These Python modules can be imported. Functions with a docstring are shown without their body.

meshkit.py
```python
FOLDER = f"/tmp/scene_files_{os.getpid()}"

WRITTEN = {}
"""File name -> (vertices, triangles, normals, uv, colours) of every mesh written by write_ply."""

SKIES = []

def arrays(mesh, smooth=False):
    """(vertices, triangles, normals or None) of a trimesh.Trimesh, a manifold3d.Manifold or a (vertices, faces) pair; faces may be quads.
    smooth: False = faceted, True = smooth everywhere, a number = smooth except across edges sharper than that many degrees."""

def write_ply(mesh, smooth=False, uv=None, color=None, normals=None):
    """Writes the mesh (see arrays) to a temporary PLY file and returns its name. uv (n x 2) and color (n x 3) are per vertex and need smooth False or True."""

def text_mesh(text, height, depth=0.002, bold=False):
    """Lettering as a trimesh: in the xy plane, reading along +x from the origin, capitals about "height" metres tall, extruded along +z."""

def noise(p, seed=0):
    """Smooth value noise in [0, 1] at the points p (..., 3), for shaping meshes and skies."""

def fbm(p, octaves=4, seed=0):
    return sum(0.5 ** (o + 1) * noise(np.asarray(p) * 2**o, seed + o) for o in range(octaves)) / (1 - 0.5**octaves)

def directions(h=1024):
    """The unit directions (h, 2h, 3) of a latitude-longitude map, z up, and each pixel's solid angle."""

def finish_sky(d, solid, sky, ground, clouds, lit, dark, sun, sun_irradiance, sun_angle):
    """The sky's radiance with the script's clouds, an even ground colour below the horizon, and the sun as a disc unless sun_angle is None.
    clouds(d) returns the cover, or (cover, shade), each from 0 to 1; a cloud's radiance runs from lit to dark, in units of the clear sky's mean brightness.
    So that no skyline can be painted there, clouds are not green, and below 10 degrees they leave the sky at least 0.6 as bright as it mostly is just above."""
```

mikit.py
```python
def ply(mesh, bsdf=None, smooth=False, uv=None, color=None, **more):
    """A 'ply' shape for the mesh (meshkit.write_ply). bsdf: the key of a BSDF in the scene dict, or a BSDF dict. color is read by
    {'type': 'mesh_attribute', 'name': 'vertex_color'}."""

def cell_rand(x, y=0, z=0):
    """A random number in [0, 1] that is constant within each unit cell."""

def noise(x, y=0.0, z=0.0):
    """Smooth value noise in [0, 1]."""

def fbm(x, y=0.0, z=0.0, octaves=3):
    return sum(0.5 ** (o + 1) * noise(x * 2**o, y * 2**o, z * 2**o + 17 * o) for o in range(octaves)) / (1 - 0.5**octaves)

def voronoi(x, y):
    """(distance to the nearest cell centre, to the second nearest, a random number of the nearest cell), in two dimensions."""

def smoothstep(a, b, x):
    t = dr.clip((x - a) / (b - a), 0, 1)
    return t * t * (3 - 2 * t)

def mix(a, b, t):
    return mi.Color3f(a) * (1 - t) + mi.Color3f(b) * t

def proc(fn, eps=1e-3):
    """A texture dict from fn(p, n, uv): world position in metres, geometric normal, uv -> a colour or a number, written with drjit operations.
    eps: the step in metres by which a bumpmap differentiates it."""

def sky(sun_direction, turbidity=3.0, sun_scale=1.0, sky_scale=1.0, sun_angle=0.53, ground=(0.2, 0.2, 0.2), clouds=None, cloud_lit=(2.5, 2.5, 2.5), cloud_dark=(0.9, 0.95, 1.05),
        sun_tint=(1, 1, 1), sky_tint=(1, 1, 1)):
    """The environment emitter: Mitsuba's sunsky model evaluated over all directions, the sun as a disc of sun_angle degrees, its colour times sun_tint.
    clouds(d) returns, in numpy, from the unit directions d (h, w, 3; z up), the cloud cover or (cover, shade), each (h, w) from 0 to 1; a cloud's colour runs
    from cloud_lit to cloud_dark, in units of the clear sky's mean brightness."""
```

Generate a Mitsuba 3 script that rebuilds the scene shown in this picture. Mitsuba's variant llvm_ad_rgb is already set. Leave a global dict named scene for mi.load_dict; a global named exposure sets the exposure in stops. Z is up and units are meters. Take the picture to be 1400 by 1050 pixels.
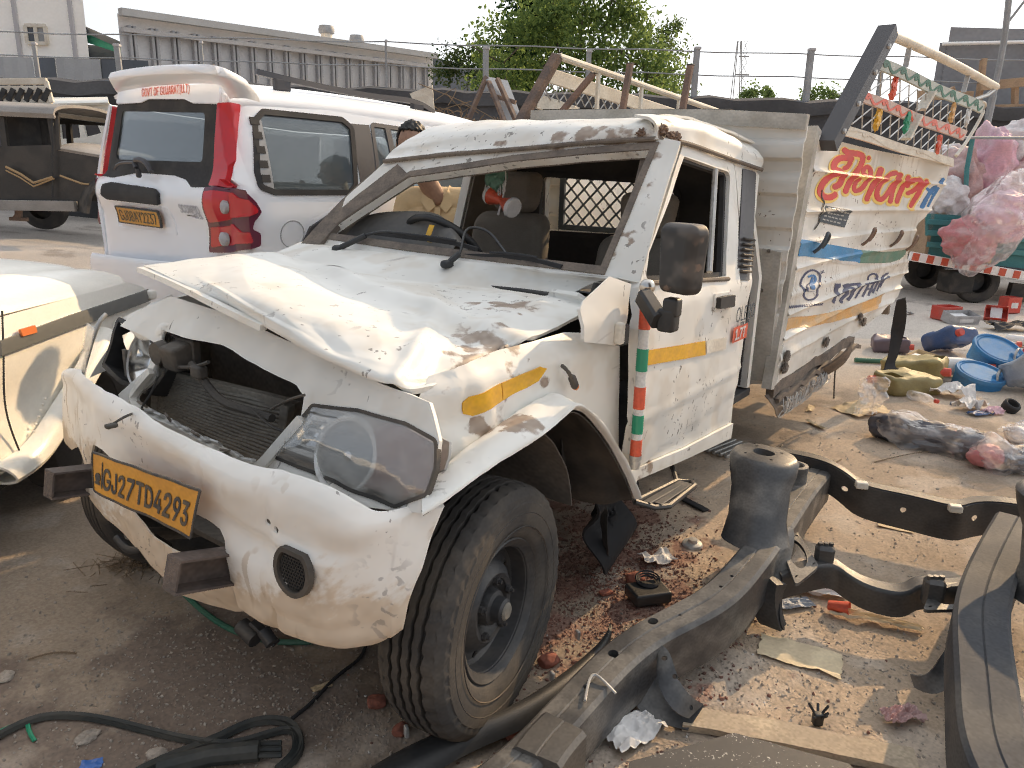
import math, random
import numpy as np, trimesh, mitsuba as mi, manifold3d as m3, drjit as dr
import shapely, shapely.geometry as sg, shapely.ops as so
from scipy.interpolate import RectBivariateSpline, CubicSpline
from scipy.spatial.transform import Rotation
import mikit, meshkit
from mikit import proc, fbm, noise, mix, smoothstep, voronoi

# ------------------------------------------------------------------ camera, sky, exposure
T4 = mi.ScalarTransform4f
CAM_H, PITCH, ROLL, FPX = 1.5433, 0.2698, 0.0273, 1034.1
_f = np.array([0, math.cos(PITCH), -math.sin(PITCH)])
_u0 = np.cross([1, 0, 0], _f)
_up = math.cos(ROLL) * _u0 - math.sin(ROLL) * np.array([1.0, 0, 0])
SUN_AZ, SUN_EL = 43.5, 28.0
SUN = [math.sin(math.radians(SUN_AZ)) * math.cos(math.radians(SUN_EL)), math.cos(math.radians(SUN_AZ)) * math.cos(math.radians(SUN_EL)), math.sin(math.radians(SUN_EL))]
def haze_shade(d):
    # hot hazy sky: brightest round the sun, duller and bluer away from it
    a = np.degrees(np.arccos(np.clip(d @ np.array(SUN), -1, 1))); t = np.clip((a - 15) / 105, 0, 1)
    return t * t * (3 - 2 * t)
scene = {'type': 'scene'}
labels = {}
scene['camera'] = {'type': 'perspective', 'fov_axis': 'x', 'fov': math.degrees(2 * math.atan(700 / FPX)), 'near_clip': 0.05, 'far_clip': 3000.0,
                   'to_world': T4().look_at(origin=[0, 0, CAM_H], target=[float(v) for v in np.array([0, 0, CAM_H]) + _f], up=[float(v) for v in _up])}
scene['sky'] = mikit.sky(SUN, turbidity=3.5, sun_scale=1.0, sky_scale=1.0, sun_angle=0.6, sun_tint=(1.0, 0.90, 0.78), ground=(0.30, 0.26, 0.21),
                         clouds=lambda d: (0.88 + 0 * d[..., 0], haze_shade(d)), cloud_lit=(5.9, 5.9, 5.9), cloud_dark=(1.8, 1.98, 2.25))
exposure = 1.75

# ------------------------------------------------------------------ bookkeeping
def numbered(key):
    if key not in USED:
        USED.add(key); return key
    k = 1
    while f'{key}_{k:03d}' in USED: k += 1
    key = f'{key}_{k:03d}'; USED.add(key); return key
USED = set()
def thing(name, label, cat, group=None, kind=None):
    key = numbered(name)
    labels[key] = {'label': label, 'category': cat}
    if group: labels[key]['group'] = group
    if kind: labels[key]['kind'] = kind
    return key
XF = [None]            # the transform of local meshes into the world
def put(parent, name, mesh, bsdf, smooth=35, label=None, kind=None, **kw):
    key = numbered(parent + '__' + name if parent else name)
    v, f = arr(mesh)
    if XF[0] is not None: v = XF[0](v)
    m = trimesh.Trimesh(v, f, process=False)
    scene[key] = mikit.ply(m, bsdf, smooth=smooth, **kw)
    if label or kind:
        labels[key] = {}
        if label: labels[key]['label'] = label
        if kind: labels[key]['kind'] = kind
    return key
def single(name, mesh, bsdf, label, cat, group=None, kind=None, smooth=35, **kw):
    key = put(None, name, mesh, bsdf, smooth, **kw)
    labels[key] = {'label': label}
    if cat: labels[key]['category'] = cat
    if group: labels[key]['group'] = group
    if kind: labels[key]['kind'] = kind
    return key
def arr(mesh):
    if isinstance(mesh, (list, tuple)) and not isinstance(mesh[0], np.ndarray): mesh = cat(*mesh)
    if isinstance(mesh, tuple): return np.asarray(mesh[0], float), np.asarray(mesh[1], int)
    if hasattr(mesh, 'to_mesh'):
        m = mesh.to_mesh(); return np.array(m.vert_properties[:, :3], float), np.array(m.tri_verts, int)
    return np.array(mesh.vertices, float), np.array(mesh.faces, int)
def cat(*ms):
    vs, fs, n = [], [], 0
    for m in ms:
        v, f = arr(m); vs.append(v); fs.append(f + n); n += len(v)
    return trimesh.Trimesh(np.vstack(vs), np.vstack(fs), process=False)
def xform(loc=(0, 0, 0), rz=0.0, rx=0.0, ry=0.0, s=1.0):
    R = Rotation.from_euler('xyz', [rx, ry, rz]).as_matrix() * s
    L = np.asarray(loc, float)
    return lambda v: v @ R.T + L
def moved(mesh, loc=(0, 0, 0), rz=0.0, rx=0.0, ry=0.0, s=1.0):
    v, f = arr(mesh); return trimesh.Trimesh(xform(loc, rz, rx, ry, s)(v), f, process=False)
def warp(mesh, fn):
    v, f = arr(mesh); return trimesh.Trimesh(fn(v), f, process=False)

# ------------------------------------------------------------------ shapes
def unit(v):
    v = np.asarray(v, float); return v / (np.linalg.norm(v, axis=-1, keepdims=True) + 1e-12)
def smoothpath(pts, n=8, closed=False):
    p = np.asarray(pts, float)
    if len(p) < 3: return p
    if closed: p = np.vstack([p, p[:1]])
    t = np.r_[0, np.cumsum(np.linalg.norm(np.diff(p, axis=0), axis=1) ** 0.6 + 1e-9)]
    c = CubicSpline(t, p, bc_type='periodic' if closed else 'natural')
    tt = np.concatenate([np.linspace(a, b, n, endpoint=False) for a, b in zip(t[:-1], t[1:])] + ([] if closed else [[t[-1]]]))
    return c(tt)
def frames(p, up=(0, 0, 1), closed=False):
    d = np.roll(p, -1, 0) - np.roll(p, 1, 0) if closed else np.gradient(p, axis=0)
    t = unit(d); a = np.zeros_like(t)
    up = np.asarray(up, float)
    prev = None
    for i in range(len(p)):
        u = up if prev is None or abs(t[i] @ up) < 0.9 else prev
        if abs(t[i] @ u) > 0.98: u = np.array([1.0, 0.2, 0])
        a[i] = unit(np.cross(t[i], u)); prev = np.cross(a[i], t[i])
    return t, a, np.cross(a, t)
def sweep(profile, path, up=(0, 0, 1), scale=None, closed_path=False, closed_profile=True, cap=True):
    """profile (n,2): x along the side, y along up"""
    p = np.asarray(path, float); q = np.asarray(profile, float)
    t, a, b = frames(p, up, closed_path)
    s = np.ones(len(p)) if scale is None else np.asarray(scale, float)
    v = p[:, None] + s[:, None, None] * (q[None, :, :1] * a[:, None] + q[None, :, 1:] * b[:, None])
    n, m = len(p), len(q); F = []
    for i in range(n if closed_path else n - 1):
        i2 = (i + 1) % n
        for j in range(m if closed_profile else m - 1):
            j2 = (j + 1) % m
            A, B, C, D = i * m + j, i * m + j2, i2 * m + j2, i2 * m + j
            F += [[A, B, C], [A, C, D]]
    v = v.reshape(-1, 3)
    if cap and closed_profile and not closed_path:
        for e, fl in ((0, True), (n - 1, False)):
            c = len(v); v = np.vstack([v, v[e * m:(e + 1) * m].mean(0)])
            for j in range(m):
                a0, b0 = e * m + j, e * m + (j + 1) % m
                F.append([c, b0, a0] if fl else [c, a0, b0])
    return trimesh.Trimesh(v, np.array(F), process=False)
def circ(r, n=10, ry=None, ph=0.0):
    a = np.arange(n) * 2 * np.pi / n + ph
    return np.stack([r * np.cos(a), (ry or r) * np.sin(a)], -1)
def tube(path, r, n=8, smooth=0, up=(0, 0, 1), closed=False, scale=None):
    p = smoothpath(path, smooth, closed) if smooth else np.asarray(path, float)
    return sweep(circ(r, n), p, up, scale, closed)
def cbox(sx, sy, sz, c=0.006, loc=(0, 0, 0), rz=0.0, rx=0.0, ry=0.0):
    c = min(c, sx * .3, sy * .3, sz * .3)
    h = np.array([sx, sy, sz]) / 2; pts = []
    for s in np.ndindex(2, 2, 2):
        sg_ = np.array(s) * 2 - 1
        for k in range(3):
            w = h - c; w[k] = h[k]; pts.append(sg_ * w)
    v, f = arr(m3.Manifold.hull_points(np.array(pts)))
    return trimesh.Trimesh(xform(loc, rz, rx, ry)(v), f, process=False)
def rbox(sx, sy, sz, r=0.03, seg=12, loc=(0, 0, 0), rz=0.0, rx=0.0, ry=0.0):
    s = m3.Manifold.sphere(r, seg); h = np.array([sx, sy, sz]) / 2 - r
    v, f = arr(m3.Manifold.batch_hull([s.translate(list(h * (np.array(k) * 2 - 1))) for k in np.ndindex(2, 2, 2)]))
    return trimesh.Trimesh(xform(loc, rz, rx, ry)(v), f, process=False)
def bar(a, b, w=0.03, h=0.03, c=0.003, up=(0, 0, 1)):
    a, b = np.asarray(a, float), np.asarray(b, float)
    c = min(c, w * .3, h * .3); x, y = w / 2, h / 2
    q = [(-x, -y + c), (-x + c, -y), (x - c, -y), (x, -y + c), (x, y - c), (x - c, y), (-x + c, y), (-x, y - c)]
    return sweep(q, np.array([a, b]), up)
def lathe(prof, n=32, axis='z'):
    """prof: (r, z) pairs"""
    q = np.asarray(prof, float); a = np.arange(n) * 2 * np.pi / n
    v = np.stack([q[:, None, 0] * np.cos(a), q[:, None, 0] * np.sin(a), np.broadcast_to(q[:, None, 1], (len(q), n))], -1).reshape(-1, 3)
    F = []
    for i in range(len(q) - 1):
        for j in range(n):
            A, B, C, D = i * n + j, i * n + (j + 1) % n, (i + 1) * n + (j + 1) % n, (i + 1) * n + j
            F += [[A, B, C], [A, C, D]]
    if axis == 'y': v = v[:, [0, 2, 1]] * [1, 1, -1]
    if axis == 'x': v = v[:, [2, 0, 1]]
    return trimesh.Trimesh(v, np.array(F), process=False)
def weld(v, f, tol=1e-5):
    k = np.round(v / tol).astype(np.int64)
    _, i, inv = np.unique(k, axis=0, return_index=True, return_inverse=True)
    f = inv.reshape(-1)[f]; f = f[(f[:, 0] != f[:, 1]) & (f[:, 1] != f[:, 2]) & (f[:, 0] != f[:, 2])]
    return v[i], f
def poly_mesh(poly, step):
    """triangulates a shapely polygon finely: cut by a square grid"""
    poly = shapely.make_valid(poly.buffer(0))
    x0, y0, x1, y1 = poly.bounds; V, F, n = [], [], 0
    prep = shapely.prepared.prep(poly)
    for i in range(int(math.floor(x0 / step)), int(math.floor(x1 / step)) + 1):
        for j in range(int(math.floor(y0 / step)), int(math.floor(y1 / step)) + 1):
            c = sg.box(i * step, j * step, (i + 1) * step, (j + 1) * step)
            if prep.contains(c):
                V.append([[i * step, j * step], [(i + 1) * step, j * step], [(i + 1) * step, (j + 1) * step], [i * step, (j + 1) * step]])
                F.append([[n, n + 1, n + 2], [n, n + 2, n + 3]]); n += 4
            elif prep.intersects(c):
                for g in getattr(poly.intersection(c), 'geoms', [poly.intersection(c)]):
                    if g.geom_type != 'Polygon' or g.area < 1e-10: continue
                    v, f = trimesh.creation.triangulate_polygon(sg.polygon.orient(g), engine='earcut')
                    V.append(v); F.append(np.asarray(f) + n); n += len(v)
    v, f = np.vstack(V).astype(float), np.vstack(F)
    v, f = weld(v, f)
    a = v[f[:, 0]]; b = v[f[:, 1]]; c = v[f[:, 2]]
    cr = (b[:, 0] - a[:, 0]) * (c[:, 1] - a[:, 1]) - (b[:, 1] - a[:, 1]) * (c[:, 0] - a[:, 0])
    f[cr < 0] = f[cr < 0][:, ::-1]
    return v, f[np.abs(cr) > 1e-12]
def solid(v3, f, t, nrm=None):
    """gives the open surface (v3, f) a thickness t behind its normals"""
    if nrm is None:
        nrm = np.zeros_like(v3); fn = np.cross(v3[f[:, 1]] - v3[f[:, 0]], v3[f[:, 2]] - v3[f[:, 0]])
        for k in range(3): np.add.at(nrm, f[:, k], fn)
        nrm = unit(nrm)
    n = len(v3); E = {}
    for tri in f:
        for a, b in ((tri[0], tri[1]), (tri[1], tri[2]), (tri[2], tri[0])): E[(a, b)] = 1
    side = []
    for (a, b) in E:
        if (b, a) not in E: side += [[b, a, a + n], [b, a + n, b + n]]
    F = np.vstack([f, f[:, ::-1] + n] + ([np.array(side)] if side else []))
    return trimesh.Trimesh(np.vstack([v3, v3 - nrm * t]), F, process=False)
def panel(poly, fn, t=0.004, step=0.03, off=0.0, flip=False):
    """a shapely polygon (or point list) in (u, v), mapped by fn(uv) -> xyz, with thickness"""
    if not hasattr(poly, 'geom_type'): poly = sg.Polygon(poly)
    if poly.geom_type != 'Polygon': return cat(*[panel(g, fn, t, step, off, flip) for g in poly.geoms if g.geom_type == 'Polygon' and g.area > 1e-9])
    v, f = poly_mesh(poly, step)
    p = fn(v); e = 1e-4
    n = unit(np.cross(fn(v + [e, 0]) - p, fn(v + [0, e]) - p))
    if flip: n = -n; f = f[:, ::-1]
    return solid(p + n * off, f, t, n)
def gridsurf(grid, nu=40, nv=40, t=0.004, dent=None, flip=False, k=3):
    """control grid (r, c, 3) -> smooth sheet with thickness; dent(uv, p) -> offset along the normal"""
    g = np.asarray(grid, float); r, c = g.shape[:2]
    u, w = np.linspace(0, 1, nu), np.linspace(0, 1, nv)
    p = np.stack([RectBivariateSpline(np.linspace(0, 1, r), np.linspace(0, 1, c), g[..., d], kx=min(k, r - 1), ky=min(k, c - 1))(u, w) for d in range(3)], -1)
    n = unit(np.cross(np.gradient(p, axis=0), np.gradient(p, axis=1)))
    if flip: n = -n
    uu, ww = np.meshgrid(u, w, indexing='ij')
    if dent is not None: p = p + n * dent(uu, ww, p)[..., None]
    n = unit(np.cross(np.gradient(p, axis=0), np.gradient(p, axis=1))) * (-1 if flip else 1)
    I = np.arange(nu * nv).reshape(nu, nv)
    a, b, c_, d = I[:-1, :-1].ravel(), I[1:, :-1].ravel(), I[1:, 1:].ravel(), I[:-1, 1:].ravel()
    f = np.vstack([np.stack([a, b, c_], -1), np.stack([a, c_, d], -1)])
    if flip: f = f[:, ::-1]
    return solid(p.reshape(-1, 3), f, t, n.reshape(-1, 3))
def extr(poly, t, R=None, loc=(0, 0, 0), bevel=0.0):
    """polygon extruded by t along z, then turned by the matrix R and moved"""
    if not hasattr(poly, 'geom_type'): poly = sg.Polygon(poly)
    ms = [trimesh.creation.extrude_polygon(g, t, engine='earcut') for g in getattr(poly, 'geoms', [poly]) if g.geom_type == 'Polygon' and g.area > 1e-9]
    m = cat(*ms); v, f = arr(m)
    if R is not None: v = v @ np.asarray(R, float).T
    return trimesh.Trimesh(v + np.asarray(loc, float), f, process=False)
def text2d(s, h, bold=True, width=None):
    """lettering as a shapely shape in the plane, x from 0"""
    m = meshkit.text_mesh(s, h, 0.01, bold); v = m.vertices; keep = np.abs(m.face_normals[:, 2] - 1) < 1e-3
    sh = shapely.union_all([sg.Polygon(v[t][:, :2]).buffer(1e-5) for t in m.faces[keep]])
    if width:
        x0, _, x1, _ = sh.bounds; sh = shapely.affinity.scale(shapely.affinity.translate(sh, -x0, 0), width / (x1 - x0), 1, origin=(0, 0))
    return sh
import shapely.affinity, shapely.prepared
def aff(sh, dx=0, dy=0, sx=1, sy=1, rot=0, shear=0):
    c, s = math.cos(rot), math.sin(rot)
    return shapely.affinity.affine_transform(sh, [c * sx, -s * sy + c * shear, s * sx, c * sy + s * shear, dx, dy])
def strokes(paths, w):
    return shapely.union_all([sg.LineString(smoothpath(np.asarray(p, float), 6)).buffer(w / 2, cap_style='flat') if len(p) > 1 else sg.Point(p[0]).buffer(w * .6) for p in paths])
def rpoly(pts, r):
    g = sg.Polygon(pts); return g.buffer(-r).buffer(2 * r).buffer(-r)
def blob(radius, seed=0, sub=4, amp=0.25, freq=2.0, scale=(1, 1, 1), flat=None):
    s = trimesh.creation.icosphere(sub, 1.0); v = np.array(s.vertices)
    d = 1 + amp * (meshkit.fbm(v * freq + seed * 7.3, 3, seed) - .5) * 2
    v = v * d[:, None] * radius * np.array(scale)
    if flat is not None: v[:, 2] = np.maximum(v[:, 2], flat)
    return trimesh.Trimesh(v, s.faces, process=False)
def body(bones, spheres=(), ref=0.012, it=12):
    """bones: (a, ra, b, rb) -> one smooth skin"""
    ms = []
    for a, ra, b, rb in bones:
        ms.append(m3.Manifold.batch_hull([m3.Manifold.sphere(ra, 20).translate([float(x) for x in a]), m3.Manifold.sphere(rb, 20).translate([float(x) for x in b])]))
    for c, r, sc in spheres:
        ms.append(m3.Manifold.sphere(1.0, 24).scale([float(r * k) for k in sc]).translate([float(x) for x in c]))
    m = m3.Manifold.batch_boolean(ms, m3.OpType.Add).refine_to_length(ref)
    v, f = arr(m); tm = trimesh.Trimesh(v, f, process=True)
    trimesh.smoothing.filter_taubin(tm, lamb=0.5, nu=0.51, iterations=it)
    return tm
def crumple(w, d, seed, amp=0.04, n=36, freq=9.0, edge=0.06, sharp=True):
    """a crumpled sheet w x d lying near z = 0 with a torn uneven outline"""
    u, q = np.meshgrid(np.linspace(-.5, .5, n), np.linspace(-.5, .5, n), indexing='ij')
    P = np.stack([u * freq, q * freq, np.full_like(u, seed * 3.7)], -1)
    def ridged(P, s): return 1 - np.abs(meshkit.noise(P, s) * 2 - 1)
    z = ridged(P * .5, seed) * .6 + ridged(P, seed + 1) * .3 + ridged(P * 2.1, seed + 2) * .15
    ex = (meshkit.fbm(np.stack([q * 6, 0 * q + seed, u * 0], -1), 3, seed) - .5) * edge
    ey = (meshkit.fbm(np.stack([u * 6, 0 * q + seed + 9, u * 0], -1), 3, seed + 5) - .5) * edge
    p = np.stack([u * w * (1 - .15 * z) + ex * w, q * d * (1 - .15 * z) + ey * d, (z - z.min()) * amp + .004], -1)
    I = np.arange(n * n).reshape(n, n); a, b, c, e = I[:-1, :-1].ravel(), I[1:, :-1].ravel(), I[1:, 1:].ravel(), I[:-1, 1:].ravel()
    return solid(p.reshape(-1, 3), np.vstack([np.stack([a, b, c], -1), np.stack([a, c, e], -1)]), 0.0015)

def drill(mesh, pts, r, n=(0, 0, 1), depth=.03):
    """real round holes in a closed mesh"""
    v, f = weld(*arr(mesh)); M = m3.Manifold(m3.Mesh(np.float32(v), np.uint32(f)))
    if M.is_empty(): return mesh
    c = m3.Manifold.cylinder(2 * depth, r, r, 16, True); R = look(n)
    for q in pts: M = M - c.transform(np.column_stack([R, np.asarray(q, float)]))
    return M
def look(n, up=(0, 0, 1)):
    n = unit(n)
    if abs(n @ np.asarray(up, float)) > .99: up = (0, 1, 0)
    x = unit(np.cross(up, n)); return np.stack([x, np.cross(n, x), n], -1)       # columns x, y, normal
def facing(mesh, loc, n, up=(0, 0, 1)):
    v, f = arr(mesh); return trimesh.Trimesh(v @ look(n, up).T + np.asarray(loc, float), f, process=False)
# ------------------------------------------------------------------ frames of reference
TO, TF, TL = np.array([-0.6588, 2.4396, 0]), np.array([-math.sin(.6265), -math.cos(.6265), 0]), np.array([math.cos(.6265), -math.sin(.6265), 0])
def truck_xf(v): return TO + v[:, :1] * TF + v[:, 1:2] * TL + v[:, 2:3] * np.array([0, 0, 1.0])
def tl(p):
    """drjit: world point -> truck coordinates"""
    dx, dy = p.x - float(TO[0]), p.y - float(TO[1])
    return mi.Point3f(dx * float(TF[0]) + dy * float(TF[1]), dx * float(TL[0]) + dy * float(TL[1]), p.z)
A3 = lambda L: np.array(L, float)
def splinefn(cols):
    """cols: list of columns of points -> fn(u along the columns, v down each column), both from 0"""
    g = A3(cols); r, c = g.shape[:2]
    S_ = [RectBivariateSpline(np.arange(r), np.arange(c), g[..., d], kx=min(3, r - 1), ky=min(2, c - 1)) for d in range(3)]
    return lambda uv: np.stack([s.ev(uv[:, 0], uv[:, 1]) for s in S_], -1)
def nz(v, f, seed=0, o=3): return meshkit.fbm(np.asarray(v, float) * f, o, seed) - .5

# ------------------------------------------------------------------ materials
def mat(key, color, rough=0.6, metal=0.0, spec=0.5, bump=None, two=True, **kw):
    d = {'type': 'principled', 'base_color': proc(color) if callable(color) else {'type': 'rgb', 'value': list(color)},
         'roughness': proc(rough) if callable(rough) else float(rough), 'metallic': float(metal), 'specular': float(spec), **kw}
    if bump: d = {'type': 'bumpmap', 'arbitrary': proc(bump[0], bump[2] if len(bump) > 2 else 2e-3), 'scale': float(bump[1]), 'bsdf': d}
    scene[key] = {'type': 'twosided', 'bsdf': d} if two else d
    return key
def _op(v):
    v = mi.Color3f(v) if isinstance(v, (tuple, list)) else mi.Float(v)
    dr.make_opaque(v); return v
def grain(c, c2, f=6.0, fine=90.0, k=0.5, fk=0.12):
    """an uneven colour: patches of c2 in c, with a fine grain"""
    c, c2, f, fine, k, fk = [_op(x) for x in (c, c2, f, fine, k, fk)]
    def fn(p, n, uv):
        a = smoothstep(.35, .7, fbm(p.x * f, p.y * f, p.z * f, 3))
        return mix(c, c2, a * k) * (1 - fk + 2 * fk * noise(p.x * fine, p.y * fine, p.z * fine))
    return fn
def spots(q, centres, freq=24.0):
    """ragged patches round centres (x, y, z, radius) in truck coordinates"""
    w = fbm(q.x * freq, q.y * freq, q.z * freq, 4); m = mi.Float(0)
    for (x, y, z, r) in centres:
        d = dr.sqrt(dr.square(q.x - x) + dr.square(q.y - y) + dr.square(q.z - z)) / r
        m = dr.maximum(m, smoothstep(.0, .16, (w - .28) - dr.maximum(0, d - .25) * .42) * dr.select(d < 1.2, 1, 0))
    return m
RUST = [(0.086, 0.601, 1)+(.10,), (0.17, 0.565, 1)+(.05,), (-0.365, 0.513, 1.08)+(.13,), (-0.045, 0.663, 1.06)+(.12,), (0.059, 0.682, 1.04)+(.07,), (0.035, 0.85, 0.887)+(.09,), (0.108, 0.85, 0.852)+(.05,),
        (-0.975, 0.66, 1.591)+(.08,), (-0.86, 0.68, 1.502)+(.08,), (-0.746, 0.7, 1.406)+(.08,), (-1.031, 0.66, 1.682)+(.07,), (-0.679, 0.7, 1.336)+(.06,), (-1.135, 0.66, 1.713)+(.07,), (-1.05, 0.68, 1.675)+(.05,),
        (-1, 0.268, 1.682)+(.08,), (-1, 0.399, 1.7)+(.09,), (-1, 0.525, 1.707)+(.08,), (-1, -0.011, 1.683)+(.035,), (-1.576, -0.85, 1.1)+(.02,), (-0.737, 0.85, 0.507)+(.05,), (-0.811, 0.85, 0.519)+(.04,), (0.107, 0.8, 0.901)+(.05,), (-0.18, 0.8, 0.972)+(.03,),
        (0.24, 0.8, 1.057)+(.05,), (0.45, 0.661, 1.144)+(.04,), (0.42, 0.837, 1.033)+(.05,)]
def truck_paint(p, n, uv):
    q = tl(p)
    c = mix((.68, .67, .63), (.58, .565, .52), smoothstep(.35, .7, fbm(q.x * 4, q.y * 4, q.z * 4, 4)) * .7)
    tan = smoothstep(.54, .72, fbm(q.x * 7 + 9, q.y * 7, q.z * 5, 4)) * .28
    c = mix(c, (.45, .36, .25), tan)
    zone = smoothstep(.56, .74, fbm(q.x * 3 + 4, q.y * 3, q.z * 3, 2))
    wq = noise(q.x * 31, q.y * 31, q.z * 31) * 1.7; u1, u2, u3 = q.x * .8 + q.z * .6, q.y * .9 + q.x * .5, q.z * .8 - q.x * .6
    chips = smoothstep(.70, .74, fbm(u1 * 62 + wq, u2 * 62 - wq, u3 * 40 + wq, 3)) * zone
    drips = smoothstep(.80, .85, noise(u1 * 60 + wq, u2 * 60, q.z * 8 + wq)) * smoothstep(.45, .6, noise(q.x * 160, q.y * 160, q.z * 20)) * smoothstep(.45, .6, fbm(q.x * 3, q.y * 3, q.z * 3 + 5, 2))
    c = mix(c, (.10, .085, .07), dr.maximum(chips * .85, drips * .7))
    sc = smoothstep(.86, .9, noise(q.x * 14 + q.z * 60, q.y * 14 - q.z * 40, q.z * 14)) * smoothstep(.6, .7, noise(q.x * 5, q.y * 5 + 3, q.z * 5))
    c = mix(c, (.30, .27, .24), sc * .5)
    r = spots(q, RUST)
    rc = mix((.16, .10, .065), (.33, .26, .20), noise(q.x * 60, q.y * 60, q.z * 60))
    return mix(c, rc, r * .9)
def truck_rough(p, n, uv):
    q = tl(p)
    return .33 + .3 * fbm(q.x * 6, q.y * 6, q.z * 6, 3)
mat('white_truck_paint', truck_paint, truck_rough, clearcoat=0.5, clearcoat_gloss=0.9)
MUD = [(.48, .84, .52), (.45, .8, .45)]
def bumper_paint(p, n, uv):
    q = tl(p)
    c = mix((.72, .70, .66), (.63, .60, .55), smoothstep(.35, .7, fbm(q.x * 5, q.y * 5, q.z * 5, 4)))
    # dried mud: splashed grains, denser low down on the bumper, as the photograph's brown spatter
    w = fbm(q.x * 9, q.y * 9, q.z * 6, 4) * .62 + fbm(q.x * 48 + q.z * 30, q.y * 52, q.z * 50 - q.y * 20, 4) * .38
    edge = .64 + .10 * (fbm(q.y * 5, q.x * 5 + 2, 0, 3) - .5) * 2
    m = smoothstep(.36, .56, w + (edge - q.z) * 2.2 - .05)
    c = mix(c, mix((.44, .335, .225), (.56, .45, .33), noise(q.x * 40, q.y * 40, q.z * 40)), m * .78)
    run = smoothstep(.62, .75, noise(q.x * 50, q.y * 50, q.z * 5)) * smoothstep(.5, .7, fbm(q.x * 4 + 1, q.y * 4, q.z * 4, 3))
    c = mix(c, (.36, .26, .16), run * .5)
    d = dr.sqrt(dr.square(q.x - .50) + dr.square(q.y - .83) + dr.square((q.z - .60) * .6))
    wq = noise(q.x * 20, q.y * 20, q.z * 20) * 2.5
    scr = smoothstep(.60, .70, fbm(q.x * 25 + wq, q.y * 60 + q.z * 45 + wq, q.z * 22 - q.y * 30, 3)) * smoothstep(.11, .03, d) * .5
    c = mix(c, (.14, .13, .13), scr)
    return mix(c, (.12, .10, .09), smoothstep(.70, .74, fbm(q.x * 50 + q.z * 40 + wq, q.y * 60 - q.x * 30, q.z * 55 + wq, 3)) * smoothstep(.52, .66, fbm(q.x * 6, q.y * 6, q.z * 6 + 3, 2)) * .7)
mat('bumper_paint', bumper_paint, lambda p, n, uv: .42 + .3 * fbm(p.x * 8, p.y * 8, p.z * 8, 3), clearcoat=0.15)
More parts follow.
